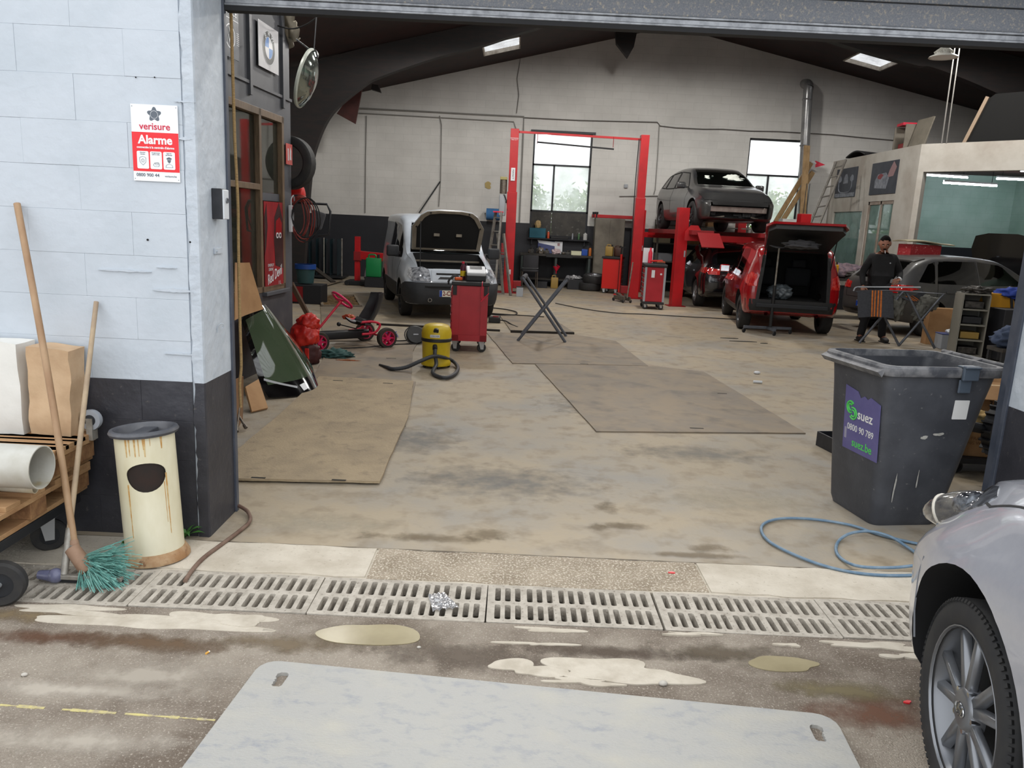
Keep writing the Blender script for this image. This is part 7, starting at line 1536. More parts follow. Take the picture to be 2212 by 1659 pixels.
# ------------------------------------------------------------------ right of the bench: red cart, canisters, jack, tool trolley
mat('cart_orange', (196, 26, 20), rough=.4)
t = thing('red_cart', 'bright red workshop cart with grey drawers beside the right lift post', 'tool cart', (2.62, 20.75, 0), R(-20)); MB().box((0, 0, .52), (.44, .5, .78)).build('cart_body', 'cart_orange', t, bevel=.008); MB().box((0, 0, .94), (.5, .56, .06)).build('worktop', 'worktop_black', t, bevel=.012)
for k in range(6): o_ = MB().box((.228, 0, .22+k*.12), (.02, .46, .105)).build('drawer', 'drawer_grey', t, bevel=.003); MB().box((.245, 0, .26+k*.12), (.014, .4, .014)).build('handle', 'alu', o_)
[castor(t, x, y, .05, .035, .2, 'castor') for x in (-.16, .16) for y in (-.18, .18)]; [fork(t, x, y, .05, .13, .2, .035) for x in (-.16, .16) for y in (-.18, .18)]
jerry('oil_canister', 'gold oil canister on top of the bright red workshop cart', (2.5, 20.75, .972), (.2, .14, .3), 'can_gold', R(-20)); jerry('oil_canister', 'dark brown canister behind the gold one on the red workshop cart', (2.74, 20.85, .972), (.2, .14, .28), mat('can_brown', (70, 40, 30), rough=.4), R(-20))
p = G(1320, 626); t = thing('axle_stand', 'slim red support pole on a round foot before the red workshop cart', 'stand', (p.x, 20.25, 0)); MB().cyl((0, 0, 0), (0, 0, .03), .15, .12, 20).build('foot', 'cart_orange', t); MB().cyl((0, 0, .03), (0, 0, 1.05), .03, n=12).build('tube', 'cart_orange', t); MB().cyl((0, 0, 1.05), (0, 0, 1.22), .016, n=8).build('spindle', 'worktop_black', t); MB().box((.03, 0, 1.23), (.14, .05, .03)).build('saddle', 'worktop_black', t)
p = G(1343, 652); t = thing('trolley_jack', 'grey trolley jack at the foot of the right lift post', 'jack', (p.x, p.y, 0), R(110)); MB().box((0, -.07, .09), (.55, .03, .1)).box((0, .07, .09), (.55, .03, .1)).build('side_frame', 'tool_steel', t, bevel=.006); MB().bar((-.05, 0, .1), (.22, 0, .17), .08, .05).build('lift_arm', 'tool_steel', t); MB().cyl((.24, 0, .15), (.24, 0, .2), .05, n=14).build('saddle', 'tool_steel', t); MB().cyl((-.25, 0, .12), (-.4, 0, .95), .016, n=8).build('handle', 'galv', t); [castor(t, x, y, .04, .03, 0, 'castor') for x in (-.24, .24) for y in (-.1, .1)]
a, b = G(1388, 668), G(1437, 671); t = thing('tool_trolley', 'red tool trolley with a black top in front of the four-post lift', 'tool trolley', ((a.x+b.x)/2, a.y+.3, 0), R(-4)); b0 = .17
MB().box((0, 0, b0+.37), (.42, .56, .74)).build('trolley_body', 'cabinet_red', t, bevel=.006); [MB().box((s*.205, -.285, b0+.37), (.045, .014, .74)).build('corner_strip', 'castor_grey', t) for s in (-1, 1)]
for k in range(7): o_ = MB().box((-.218, 0, b0+.06+k*.1), (.018, .5, .088)).build('drawer', 'cabinet_red', t, bevel=.003); MB().box((-.232, 0, b0+.095+k*.1), (.016, .46, .016)).build('handle', 'alu', o_)
MB().box((0, 0, b0+.775), (.5, .62, .07)).build('worktop', 'worktop_black', t, bevel=.02); MB().box((0, 0, b0-.03), (.46, .6, .05)).build('bumper_frame', 'worktop_black', t, bevel=.006)
[castor(t, x, y, .06, .035, .3, 'castor') for x in (-.17, .17) for y in (-.24, .24)]; [fork(t, x, y, .06, b0-.04, .3, .035) for x in (-.17, .17) for y in (-.24, .24)]
MB().box((-.05, -.293, b0+.60), (.07, .004, .16)).build('warning_label', 'badge_white', t); MB().disc((.12, -.292, b0+.6), .022, 16, 'Y', .004).build('round_label', 'badge_white', t); TTx, TTy = t.location.x, t.location.y
t = thing('air_gun', 'red and orange tools heaped on the black top of the tool trolley', 'tool', (TTx+.03, TTy-.1, b0+.815)); MB().bar((-.15, 0, .05), (.12, .02, .06), .05, .04).build('red_tool', 'cart_orange', t, bevel=.01); MB().bar((-.02, -.1, .03), (.16, -.02, .03), .05, .05).build('orange_tool', mat('tool_orange', (150, 72, 40), rough=.6), t, bevel=.01); MB().bar((-.1, -.08, .015), (.14, -.14, .015), .03, .025).build('dark_tool', 'worktop_black', t)
t = thing('paper_board', 'white board with a red bottle standing behind the tool trolley top', 'board', (TTx-.12, TTy+.2, b0+.815)); MB().b2((-.12, 0, 0), (.1, .01, .32)).build('white_card', 'badge_white', t); MB().lathe([(0, 0), (.045, 0), (.045, .22), (.02, .28), (.02, .33), (0, .33)], 14, (.03, -.06, 0)).build('red_bottle', 'kart_red', t, smooth=40)
# dark shelving with boxes behind the lift
mat('rack_grey', (110, 106, 98), rough=.6)
t = thing('storage_rack', 'steel rack with boxes behind the four-post lift', 'rack', (3.95, 22.1, 0)); [MB().box((x, y, 1.0), (.05, .05, 2.0)).build('upright', 'rack_grey', t) for x in (0, 2.6) for y in (-.2, .25)]; [MB().box((1.3, .02, z), (2.6, .5, .03)).build('shelf_board', 'rack_grey', t) for z in (.3, .85, 1.35, 1.85)]
rnd = random.Random(9)
for k in range(13):
    z = (.315, .865, 1.365, 1.865)[k % 4]; x = 4.15+(k//4)*.72+rnd.uniform(-.06, .06); h_ = rnd.uniform(.14, .34); cm, cn = [('carton', 'brown'), ('card_blue', 'blue'), ('can_orange', 'orange'), ('castor_grey', 'grey'), ('paper_pale', 'cream')][rnd.randrange(5)]
    simple_box('stored_box', '%s box, %s from left on the %s rack shelf behind the four-post lift' % (cn, ('first', 'second', 'third', 'fourth')[k//4], ('bottom', 'second', 'third', 'top')[k % 4]), 'box', (x, 22.08, z), (rnd.uniform(.25, .5), .3, h_), cm)
# ------------------------------------------------------------------ wall pipes, patch, hanging rods
mat('conduit', (130, 128, 124), rough=.5); mat('cable_grey', (96, 92, 88), rough=.7)
def conduit(lab, pts, r=.014, m='conduit', y=22.47, name='wall_pipe'): return tag(MB().tube([Yp(px, py, y) for px, py in pts], r, 6).build(name, m, smooth=40), lab, 'pipe')
conduit('upper pipe running along the back wall from the arch to the window', [(775, 234), (900, 240), (1010, 246), (1132, 252), (1130, 300), (1122, 480)], .022)
conduit('lower pipe along the back wall ending above the left lift post', [(770, 244), (950, 254), (1110, 263), (1116, 282)]); conduit('thin vertical pipe down the back wall left of the white van', [(792, 250), (790, 350), (789, 460)]); conduit('pipe dropping beside the hooked rod on the back wall', [(950, 250), (954, 270), (952, 390), (948, 446)])
conduit('wavy cable along the back wall right of the window', [(1132, 254), (1250, 260), (1420, 264), (1426, 272), (1460, 276), (1520, 279), (1560, 279), (1620, 283), (1680, 284), (1730, 287), (1800, 291), (1860, 297), (1930, 303)], .014, 'cable_grey')
conduit('pipe down the back wall right of the right lift post', [(1424, 270), (1421, 330), (1415, 410), (1412, 420)]); conduit('horizontal pipe on the back wall beside the raised car', [(1338, 424), (1440, 423)]); conduit('thin vertical crack-like cable below the left skylight', [(1124, 118), (1123, 135), (1117, 170), (1121, 205), (1116, 245)], .008, 'cable_grey')
p0_, p1_ = Yp(951, 392, 22.47), Yp(905, 460, 22.3); tag(MB().cyl(p0_, p1_, .018, n=8).build('hooked_rod', 'steel_dark'), 'dark rod leaning from the wall pipe above the white van', 'rod')
p = Yp(1054, 400, 22.49); tag(MB().prism(blob_poly(0, 0, .09, .1, 18, .3, 5), -.008, .0, 'Y').build('plaster_patch', mat('patch_yellow', (168, 148, 96), rough=.8), loc=p), 'yellowish round patch on the back wall', 'patch')
p = Yp(1352, 402, 22.47); t = thing('wall_socket', 'small grey socket box on the back wall beside the right lift post', 'socket', p); MB().box((0, 0, 0), (.1, .06, .1)).build('socket_box', 'castor_grey', t, bevel=.008); MB().cyl((0, -.03, 0), (0, -.04, 0), .03, n=14).build('cover', 'castor_grey', t)
p = Yp(1453, 404, 22.46); t = thing('tyre_sign', 'yellow tyre company sign on the back wall behind the raised car', 'sign', p); MB().box((.1, 0, 0), (.55, .015, .3)).build('panel', mat('sign_ochre', (120, 104, 36), rough=.6), t); text('CONTINENTAL', .08, 'badge_black', t, (.1, -.009, .02), (R(90), 0, 0), sx=.8)
p = Yp(672, 378, 22.4); t = thing('wall_camera', 'small white camera on the back wall beside the left arch', 'camera', p); MB().box((0, 0, 0), (.08, .08, .22)).build('housing', 'badge_white', t, bevel=.01); MB().cyl((.01, -.04, .07), (.01, -.055, .07), .03, n=12).build('lens', 'badge_black', t)
# ------------------------------------------------------------------ steel flue, wooden beams, ladder by the second window
mat('flue_steel', (150, 150, 150), (126, 126, 128), sc=3, rough=.3, metal=.45); mat('beam_wood', (150, 122, 84), (124, 98, 64), sc=4, rough=.65, stretch=(3, 3, .6))
t = thing('steel_flue', 'shiny steel flue pipe with an elbow on the back wall right of the second window', 'flue', Yp(1733, 478, 21.9)); o0 = t.location.copy(); pts = [Yp(1733, 478, 21.9), Yp(1737, 350, 21.9), Yp(1745, 205, 21.9), Yp(1747, 192, 21.95), Yp(1745, 182, 22.1), Yp(1738, 181, 22.48)]
MB().tube([q_-o0 for q_ in spline(pts, 5)], .125, 18).build('flue_tube', 'flue_steel', t, smooth=50); [MB().lathe([(.126, -.02), (.135, 0), (.126, .02)], 20, Yp(x_, y_, 21.9)-o0).build('joint_band', 'flue_steel', t) for x_, y_ in ((1744, 215), (1738, 315))]
for k, (a, b, w_, y_) in enumerate((((1733, 478), (1743, 315), .16, 20.9), ((1675, 480), (1752, 352), .12, 21.2), ((1688, 480), (1756, 372), .12, 21.0))):
    a, b = Yp(*a, y_), Yp(*b, y_+.6); o_ = MB().bar((0, 0, 0), b-a, w_, .06, (0, 1, 0)).build('timber_beam', 'beam_wood', loc=a, bevel=.004); tag(o_, ('upright timber beam in front of the second window', 'slanting timber beam, left one of the pair at the second window', 'slanting timber beam, right one of the pair at the second window')[k], 'beam')
a, b = Yp(1747, 492, 19.6), Yp(1806, 350, 20.4); a = a+(a-b)*(a.z/(b.z-a.z)); t = thing('extension_ladder', 'aluminium extension ladder leaning on the paint room wall', 'ladder', a); d = b-a; sx_ = Vector((.12, -.3, .04)); rails(t, Vector(), d, sx_, d+sx_, 14, 'ladder_alu', .05)
p = Yp(1770, 354, 22.0); t = thing('red_pennant', 'red pointed marker above the extension ladder', 'marker', p); MB().prism([(-.12, .08), (.16, -.02), (-.1, -.1)], -.02, .02, 'Y').build('cone', 'kart_red', t); MB().cyl((-.1, 0, 0), (-.2, 0, .05), .03, n=10).build('tip', 'badge_white', t)
simple_box('white_unit', 'white cabinet box beside the right rear post of the four-post lift', 'box', Yp(1700, 488, 19.2)+Vector((0, 0, -.25)), (.34, .3, .4), 'enamel_white')
# ------------------------------------------------------------------ left back corner: engine crane, jerry can, glass rack, scrap
t = thing('engine_crane', 'red hydraulic press frame left of the white van', 'press', (-3.95, 19.7, 0)); MB().box((0, 0, .6), (.13, .13, 1.2)).build('mast', 'lift_red', t, bevel=.006); MB().bar((0, 0, .75), (.95, -.05, .7), .2, .2).build('boom', 'lift_red', t, bevel=.01); MB().box((.3, 0, .06), (1.1, .6, .1)).build('base', 'steel_dark', t, bevel=.008); MB().box((.02, -.08, .72), (.2, .05, .22)).build('collar', 'lift_dark', t, bevel=.006); MB().cyl((.2, 0, .16), (.3, -.02, .66), .045, n=12).build('ram', 'castor_grey', t); MB().cyl((.9, -.1, .1), (1.05, -.15, 1.1), .02, n=8).build('pump_lever', 'worktop_black', t); [castor(t, x, -.33, .06, .04, 0, 'castor') for x in (-.2, .8)]
jerry('green_canister', 'green metal canister beside the red press frame', (-3.45, 19.2, .0), (.36, .2, .55), mat('can_bright_green', (16, 122, 66), rough=.4)); bpy.data.objects['green_canister'].location.z = .25
simple_box('low_crate', 'low black crate under the green canister', 'crate', (-3.4, 19.2, 0), (.5, .3, .235), 'tub_black')
t = thing('glass_rack', 'rack of upright car windows by the dark back wall', 'rack', (-5.1, 21.3, 0)); MB().b2((-.5, -.4, .04), (.5, .4, .1)).build('rack_base', 'steel_dark', t); [MB().cyl((x, y, .1), (x, y, 1.1), .015, n=8).build('rack_post', 'galv', t) for x in (-.48, .0, .48) for y in (-.36,)]
mat('pane_dark', (30, 44, 50), (40, 54, 58), sc=2, rough=.08, coat=1)
for k in range(5): MB().sheet(lambda u, v: (-.42+k*.19+.03*math.sin(PI*u), -.3+.6*u, .1+.95*v+.03*math.sin(PI*u)), 8, 6, .005).build('glass_pane', 'pane_dark', t, smooth=60)
for k, (a, b, w_, lab) in enumerate((((670, 575), (720, 612), .14, 'dark plank leaning before the glass rack'), ((660, 640), (684, 628), .2, 'dark flat board on the floor beyond the office corner'), ((700, 618), (735, 608), .12, 'brown board on the floor before the glass rack'))):
    a, b = G(*a, .02) if k else Yp(*a, 18.5), G(*b, .02) if k else Yp(*b, 18.0); tag(MB().bar((0, 0, .03), b-a+Vector((0, 0, .03)), w_, .03).build('scrap_plank', 'beam_dark' if k != 2 else 'plate_worn', loc=a), lab, 'plank')
a, b = OC+Vector((.1, .25, .02)), None; p_, q_ = G(682, 712, .02), Yp(629, 612, 10.2); tag(MB().bar((0, 0, 0), q_-p_, .06, .04, (0, 1, 0)).build('leaning_timber', mat('timber_dark', (84, 62, 48), rough=.7), loc=p_), 'dark timber leaning at the office corner behind the pedal kart', 'timber')
t = thing('blue_bucket', 'teal bucket with a blue rim beyond the office corner', 'bucket', Yp(660, 592, 15.0)); MB().lathe([(0, -.17), (.15, -.17), (.18, .1)], 22).build('bucket_body', mat('bucket_teal', (40, 70, 72), rough=.5), t, smooth=40); MB().lathe([(.18, .1), (.2, .1), (.2, .19), (.17, .19)], 22).build('rim', mat('bucket_blue', (16, 60, 130), rough=.5), t, smooth=40); p_ = t.location.copy()
t = thing('low_cabinet', 'low dark cabinet under the teal bucket', 'cabinet', (p_.x, p_.y+.05, 0)); MB().box((0, 0, (p_.z-.19)/2), (.7, .5, p_.z-.19)).build('cabinet_body', 'tub_black', t, bevel=.01); MB().box((-.15, -.255, (p_.z-.19)*.5), (.3, .012, (p_.z-.19)*.8)).build('red_door', 'lift_dark', t)
# red cylinder, hanging leads and power strip at the office corner
p = Yp(640, 420, 9.5); t = thing('red_cylinder', 'red gas cylinder lying sideways beyond the office corner', 'cylinder', p); MB().lathe([(0, -.3), (.08, -.3), (.1, -.27), (.1, .06), (.09, .085), (.05, .1), (0, .1)], 22, axis='X').build('tank', 'cart_orange', t, smooth=40); MB().bar((-.2, .0, -.1), (-.2, .0, -.35), .05, .05).build('bracket', 'steel_dark', t); MB().bar((-.2, .0, -.33), (-.3, -.36, -.33), .05, .04).build('arm', 'steel_dark', t)
mat('lead_red', (136, 52, 44), rough=.6); p = OC+on*.06+od*-.08+Vector((0, 0, 1.86)); t = thing('hanging_leads', 'bundle of red extension leads hanging on the office corner', 'cables', p)
rnd = random.Random(14)
for k in range(7):
    w_ = .07+.03*k*.5; h_ = .42+.06*rnd.random()*k*.6; c_ = Vector((.04+.02*k, .03*rnd.uniform(-1, 1)-.01*k, 0)); MB().tube([c_+Vector((w_*math.sin(2*PI*q/20), .02*math.cos(q+k), -h_/2+h_/2*math.cos(2*PI*q/20))) for q in range(20)], .007, 5, True).build('lead_loop', 'lead_red' if k < 5 else 'rubber', t, smooth=60)
MB().ball((.08, 0, -.01), (.07, .04, .04), 10, 6).build('knot', 'lead_red', t, smooth=60); MB().bar((0, 0, .02), (.1, 0, .02), .02, .02).build('hook', 'steel_dark', t)
p = OC+on*.04+od*-.12+Vector((0, 0, 1.62)); t = thing('power_strip', 'white power strip hanging on the office corner post', 'power strip', p); MB().box((0, 0, 0), (.04, .09, .3)).build('strip_body', 'badge_white', t, bevel=.008); MB().box((.022, 0, .12), (.006, .04, .03)).build('red_switch', 'kart_red', t); MB().tube(spline([(0, 0, .15), (.0, .01, .22), (.02, .03, .26), (.02, .06, .2)], 4), .007, 6).build('lead', 'badge_white', t)
t = thing('work_lamp', 'grey work lamp on a tube frame hanging beside the red leads', 'lamp', OC+on*.3+od*.0+Vector((0, 0, 1.62))); MB().box((0, 0, 0), (.16, .1, .2), rot=(0, .3, .2)).build('lamp_head', 'foam_grey', t, bevel=.02); MB().tube([(-.24, -.02, .18), (.12, -.02, .18), (.16, -.02, .1), (.14, -.02, -.16), (.02, -.02, -.18)], .014, 8).build('tube_frame', 'steel_dark', t, smooth=50)
p = OC+on*.06+od*.12+Vector((0, 0, 2.25)); t = thing('spare_tyre', 'black tyre hanging behind the office corner', 'tyre', OC+on*-.06+od*.12+Vector((0, 0, 2.25)), rot=(0, 0, R(80))); link('tyre', tyre_mesh(.3, .2, .16), 'car_tyre', t)
# ------------------------------------------------------------------ posters and loose things on the paint room
mat('print_dark', (40, 44, 54), (54, 58, 68), sc=3, rough=.5); mat('print_pale', (130, 134, 142), (90, 94, 104), sc=9, rough=.5); mat('print_rose', (140, 110, 112), rough=.5)
for k, (y0, y1, z0, z1, lab) in enumerate(((20.8, 22.1, 2.80, 3.56, 'dark poster of a mechanical part, the one nearer the ladder on the paint room wall'), (18.6, 19.95, 2.80, 3.56, 'dark poster of a car on the paint room wall near the corner'))):
    t = thing('wall_poster', lab, 'poster', (XB_-.012, (y0+y1)/2, (z0+z1)/2), rot=(R(90), 0, R(-90)), group=None); w_, h_ = y1-y0, z1-z0
    MB().box((0, 0, 0), (w_, h_, .02)).build('panel', 'print_dark', t)
    if k == 0:
        MB().prism([(-.16, -.02), (.16, -.02), (.12, .12), (.05, .22), (-.05, .22), (-.12, .12)], .01, .013).build('print_body', 'print_pale', t); [MB().prism(blob_poly(s*.38, .1, .1, .09, 14, .2, 3), .01, .013).build('print_knob', 'print_pale', t) for s in (-1, 1)]
        for s in (-1, 1): MB().tube(spline([(s*.42, .05, .012), (s*.4, -.15, .012), (s*.28, -.24, .012), (0, -.26, .012)], 5), .016, 5).build('print_arc', 'print_pale', t)
        MB().box((0, -.32, .011), (w_*.96, .1, .003)).build('print_floor', 'print_pale', t)
    else:
        MB().prism([(-.42, -.22), (.2, -.26), (.3, -.02), (.12, .12), (-.28, .1), (-.42, -.04)], .01, .013).build('print_car', 'print_pale', t); MB().prism([(.2, .0), (.5, .02), (.62, .22), (.45, .36), (.28, .16)], .01, .013).build('print_figure', 'print_rose', t); MB().prism(blob_poly(-.16, .04, .14, .06, 14, .3, 2), .013, .015).build('print_mark', mat('print_red', (120, 40, 44), rough=.5), t)
tag(MB().sheet(lambda u, v: ((v-.5)*.5, (u-.5)*1.15, .06+.12*math.sin(PI*u)*(1-.3*v)), 14, 6, .03).build('car_bonnet', 'trim_black', loc=(XB_+.28, 21.2, ZB-.03), smooth=50), 'black car panel lying on the paint room roof edge above the ladder', 'car panel')
t = thing('open_locker', 'open grey box with red contents on the paint room roof edge', 'box', (XB_+.42, 19.1, ZB), R(-6)); [MB().box(c_, d_).build('side', 'cupboard_grey', t) for c_, d_ in (((-.02, .34, .28), (.5, .03, .56)), ((-.02, -.34, .28), (.5, .03, .56)), ((.22, 0, .28), (.03, .66, .56)), ((0, 0, .015), (.46, .66, .03)))]; MB().box((-.08, 0, .1), (.24, .4, .12)).build('red_content', 'lift_dark', t, bevel=.01); MB().box((-.05, .1, .6), (.4, .4, .06)).build('red_lid', 'kart_red', t)
tag(MB().box((0, 0, .32), (.03, .7, .64), rot=(0, R(14), 0)).build('leaning_board', 'cupboard_grey', loc=(XB_+.25, 18.3, ZB)), 'grey board leaning against the open box on the paint room roof', 'board')
p = G(2140, 306, ZB); t = thing('seat_back', 'dark upholstered panel with a pale edge standing on the paint room roof', 'panel', (p.x+.35, p.y+.1, ZB+.0), math.atan2(dB.y, dB.x)); MB().prism([(-.75, 0), (.8, 0), (.8, 1.0), (-.32, 1.0), (-.45, .9)], 0, .06, 'Y').build('upholstery', 'liner_black', t); MB().bar((-.78, .0, .0), (-.45, .0, .95), .07, .1, (0, 1, 0)).build('pale_edge', mat('edge_pale', (150, 130, 110), rough=.8), t)
for x in (2052, 2042): a, b = Yp(x+4, 165, 15.8), Yp(x-8, 310, 15.8); tag(MB().cyl(Vector((a.x+.05, a.y, zr(a.x+.05))), b, .012, n=6).build('suspension_wire', 'conduit'), 'thin pale wire hanging above the paint room, %s of the pair' % ('right one' if x == 2052 else 'left one'), 'wire')
# ------------------------------------------------------------------ table with covered things behind the red car, yellow canister
t = thing('side_table', 'dark table piled with things between the red and grey cars', 'table', (7.1, 17.0, 0)); MB().box((0, 0, .84), (1.5, .7, .05)).build('table_top', 'bench_top', t); [MB().box((x, y, .41), (.06, .06, .82)).build('leg', 'steel_dark', t) for x in (-.68, .68) for y in (-.3, .3)]; MB().box((0, -.1, .45), (1.2, .4, .5)).build('undershelf', 'tub_black', t)
lump('checked_blanket', 'crumpled checked blanket on the table between the red and grey cars', 'blanket', Vector((7.2, 17.05, .868)), (.62, .28, .17), mat('blanket', (118, 100, 106), (92, 80, 90), sc=12, lo=.45, hi=.55, rough=.9), .35, 3); jerry('yellow_canister', 'yellow canister on the table between the red and grey cars', (6.82, 16.7, .868), (.17, .12, .34), mat('can_yellow', (196, 140, 8), rough=.4)); lump('grey_clutter', 'heap of grey scrap beside the yellow canister', 'scrap', Vector((7.36, 16.74, .868)), (.25, .12, .09), 'oily', .7, 9)
# ------------------------------------------------------------------ second trestle with bumper strip, striped towel and rags
mat('towel_grey', (62, 64, 70), (54, 56, 62), sc=30, rough=.95); mat('towel_orange', (196, 112, 48), (170, 92, 40), sc=30, rough=.95)
A2, B2 = G(1856, 742), G(1937, 748); TR = trestle('work_trestle', 'grey folding trestle with a striped towel in front of the man', A2, B2, .90, .7, (.60, -.12, 0), False)
a, b = Yp(1853, 621, 12.75), Yp(1988, 622, 12.6); t = thing('bumper_strip', 'long thin pale car trim strip lying on the second trestle', 'trim strip', a); MB().bar((0, 0, .01), b-a+Vector((0, 0, .01)), .05, .022).build('strip', 'castor_grey', t, bevel=.004); MB().tube(spline([(0, 0, .01), (-.05, -.01, -.01), (-.07, -.02, -.06)], 4), .012, 6).build('bent_end', 'castor_grey', t)
q = [Yp(1852, 630, 12.62), Yp(1928, 630, 12.62), Yp(1930, 688, 12.55), Yp(1853, 686, 12.55)]; t = thing('striped_towel', 'dark grey towel with orange stripes hanging over the second trestle', 'towel', q[0]); o0 = q[0].copy()
def tw(u, v, e=0): return q[0].lerp(q[1], u).lerp(q[3].lerp(q[2], u), v)-o0+Vector((0, -.02*math.sin(u*9)*v-e, .02*math.sin(PI*u)))
MB().sheet(tw, 20, 12, .008).sheet(lambda u, v: tw(u, 0)+Vector((0, .0+.2*v, .01*math.sin(PI*v)-.01)), 20, 4, .008).build('towel_cloth', 'towel_grey', t, smooth=60)
for u0 in (.40, .48, .57, .65): MB().sheet(lambda u, v: tw(u0-.04*v+.045*u, v, .006), 2, 12, .003).build('stripe', 'towel_orange', t, smooth=60)
q2 = [Yp(1940, 640, 12.6), Yp(1992, 628, 12.75), Yp(2005, 640, 12.8), Yp(1962, 650, 12.6)]; t = thing('striped_towel', 'second striped towel sagging between the right legs of the trestle', 'towel', q2[0]); o2 = q2[0].copy(); MB().sheet(lambda u, v: q2[0].lerp(q2[1], u).lerp(q2[3].lerp(q2[2], u), v)-o2+Vector((0, 0, -.05*math.sin(PI*u))), 12, 8, .008).build('towel_cloth', 'towel_grey', t, smooth=60)
for u0 in (.3, .42, .54): MB().sheet(lambda u, v: q2[0].lerp(q2[1], u0+.05*u).lerp(q2[3].lerp(q2[2], u0+.05*u), v)-o2+Vector((0, -.006, .012-.05*math.sin(PI*u0))), 2, 8, .003).build('stripe', 'towel_orange', t, smooth=60)
mat('rag_grey', (104, 104, 98), (84, 84, 80), sc=9, rough=.9)
for k, (px, py, sx_, sz_) in enumerate(((1940, 660, .11, .2), (2004, 655, .16, .12), (1985, 674, .1, .15))): lump('hanging_rag', ('grey rag knotted on the middle of the second trestle', 'grey rag wrapped round the right end of the second trestle', 'grey rag hanging low on the right legs of the second trestle')[k], 'rag', Yp(px, py, 12.7), (sx_, .07, sz_), 'rag_grey', .45, 40+k, flat=False)
# ------------------------------------------------------------------ clutter on the right: drawer tower, bag, cabinet, cartons
mat('tower_grey', (120, 118, 110), rough=.5); DY = 11.6
p = Yp(2102, 735, DY); t = thing('drawer_tower', 'narrow grey drawer tower with open compartments on the right', 'drawer tower', (p.x-.02, DY+.15, .04), R(-14)); hh = .92
[MB().box(c_, d_).build('panel', 'tower_grey', t) for c_, d_ in (((-.18, 0, hh/2), (.02, .4, hh)), ((.18, 0, hh/2), (.02, .4, hh)), ((0, .19, hh/2), (.36, .02, hh)))]; [MB().box((0, 0, k*hh/4+.01), (.36, .4, .02)).build('shelf_board', 'tower_grey', t) for k in range(5)]; [MB().box((0, .02, k*hh/4+.08), (.26, .3, .1)).build('content', ('oily', 'can_gold', 'tub_black', 'oily')[k], t, bevel=.01) for k in range(4)]
for s in (-1, 1): castor(t, s*.14, -.14, .02, .02, 0, 'castor').location.z = -.04
lump('tool_heap', 'heap of metal parts on top of the grey drawer tower', 'scrap', Vector((p.x, DY+.1, .975)), (.19, .12, .06), 'oily', .7, 7)
p = Yp(2150, 660, 11.9); t = thing('yellow_toolbag', 'yellow and white tool case on the right', 'tool case', (p.x, 11.95, p.z-.17)); MB().box((0, 0, .05), (.5, .3, .16)).build('white_base', 'enamel_white', t, bevel=.01); MB().hexa([(-.3, -.15, .13), (.26, -.15, .13), (.26, .15, .13), (-.3, .15, .13), (-.22, -.12, .36), (.2, -.12, .36), (.2, .12, .36), (-.22, .12, .36)]).build('yellow_lid', mat('bag_yellow', (176, 124, 6), rough=.5), t, bevel=.015); [MB().bar((x, -.16, .1), (x*.8, -.13, .38), .04, .01, (0, 1, 0)).build('strap', 'worktop_black', t) for x in (-.2, .2)]; zb_ = p.z-.17
lump('blue_jersey', 'blue jersey with white stripes draped over the yellow tool case', 'jersey', Vector((p.x+.25, 11.9, zb_+.36)), (.27, .14, .09), mat('jersey_blue', (24, 50, 130), rough=.8), .4, 12, flat=False)
jb = bpy.data.objects['blue_jersey']; [MB().bar((.02+k*.05, -.15, .03), (.06+k*.05, -.14, -.07), .02, .006, (0, 1, 0)).build('white_stripe', 'badge_white', jb) for k in range(4)]
t = thing('tool_machine', 'black machine cabinet with a yellow stripe on the right', 'machine', (p.x+.16, 11.6, 0)); MB().box((0, .1, .4), (.62, .6, .76)).build('cabinet', 'tub_black', t, bevel=.012); MB().box((-.02, -.204, .45), (.1, .008, .36)).build('yellow_stripe', 'vac_yellow', t); [castor(t, x, y, .03, .03, 0, 'castor') for x in (-.24, .24) for y in (-.1, .3)]
tb = thing('bag_stand', 'dark stand under the yellow tool case', 'stand', (p.x, 12.1, 0)); MB().box((0, 0, zb_-.045), (.6, .3, .03)).build('stand_top', 'bench_top', tb); [MB().box((x, y, (zb_-.06)/2), (.04, .04, zb_-.06)).build('leg', 'steel_dark', tb) for x in (-.27, .27) for y in (-.12, .12)]
p = Yp(2050, 705, 12.9); carton('tall_carton', 'tall brown carton beside the rear wheel of the dark grey hatchback', (p.x, 13.15, 0), R(-6), (.5, .2, .62)); simple_box('grey_tub', 'grey tub with a blue lid and crumpled paper in front of the tall carton', 'tub', (p.x-.1, 12.65, 0), (.36, .26, .24), 'castor_grey', R(-5), 'card_blue'); lump('crumpled_paper', 'crumpled white paper on the grey tub', 'paper', Vector((p.x-.08, 12.62, .255)), (.1, .05, .04), 'badge_white', .7, 4)
simple_box('white_carton', 'white and dark carton stacked behind the grey tub', 'box', (p.x+.2, 12.75, 0), (.3, .26, .42), 'tub_black', R(-8), 'enamel_white')
t = thing('hose_cart', 'low dark hose cart with tubes on the floor on the right', 'cart', G(2130, 752)); MB().box((0, .1, .16), (.7, .4, .16)).build('tray', 'tub_black', t, bevel=.01); MB().tube(spline([(-.4, -.1, .1), (-.2, -.15, .3), (.1, -.1, .2), (.4, -.1, .45)], 6), .018, 8).build('tube_frame', 'galv', t, smooth=60); [castor(t, x, .1, .06, .04, 0, 'castor') for x in (-.3, .3)]; lump('red_rag', 'red rag on the floor behind the wheelie bin', 'rag', G(2060, 768), (.14, .06, .05), 'lift_dark', .4, 6)
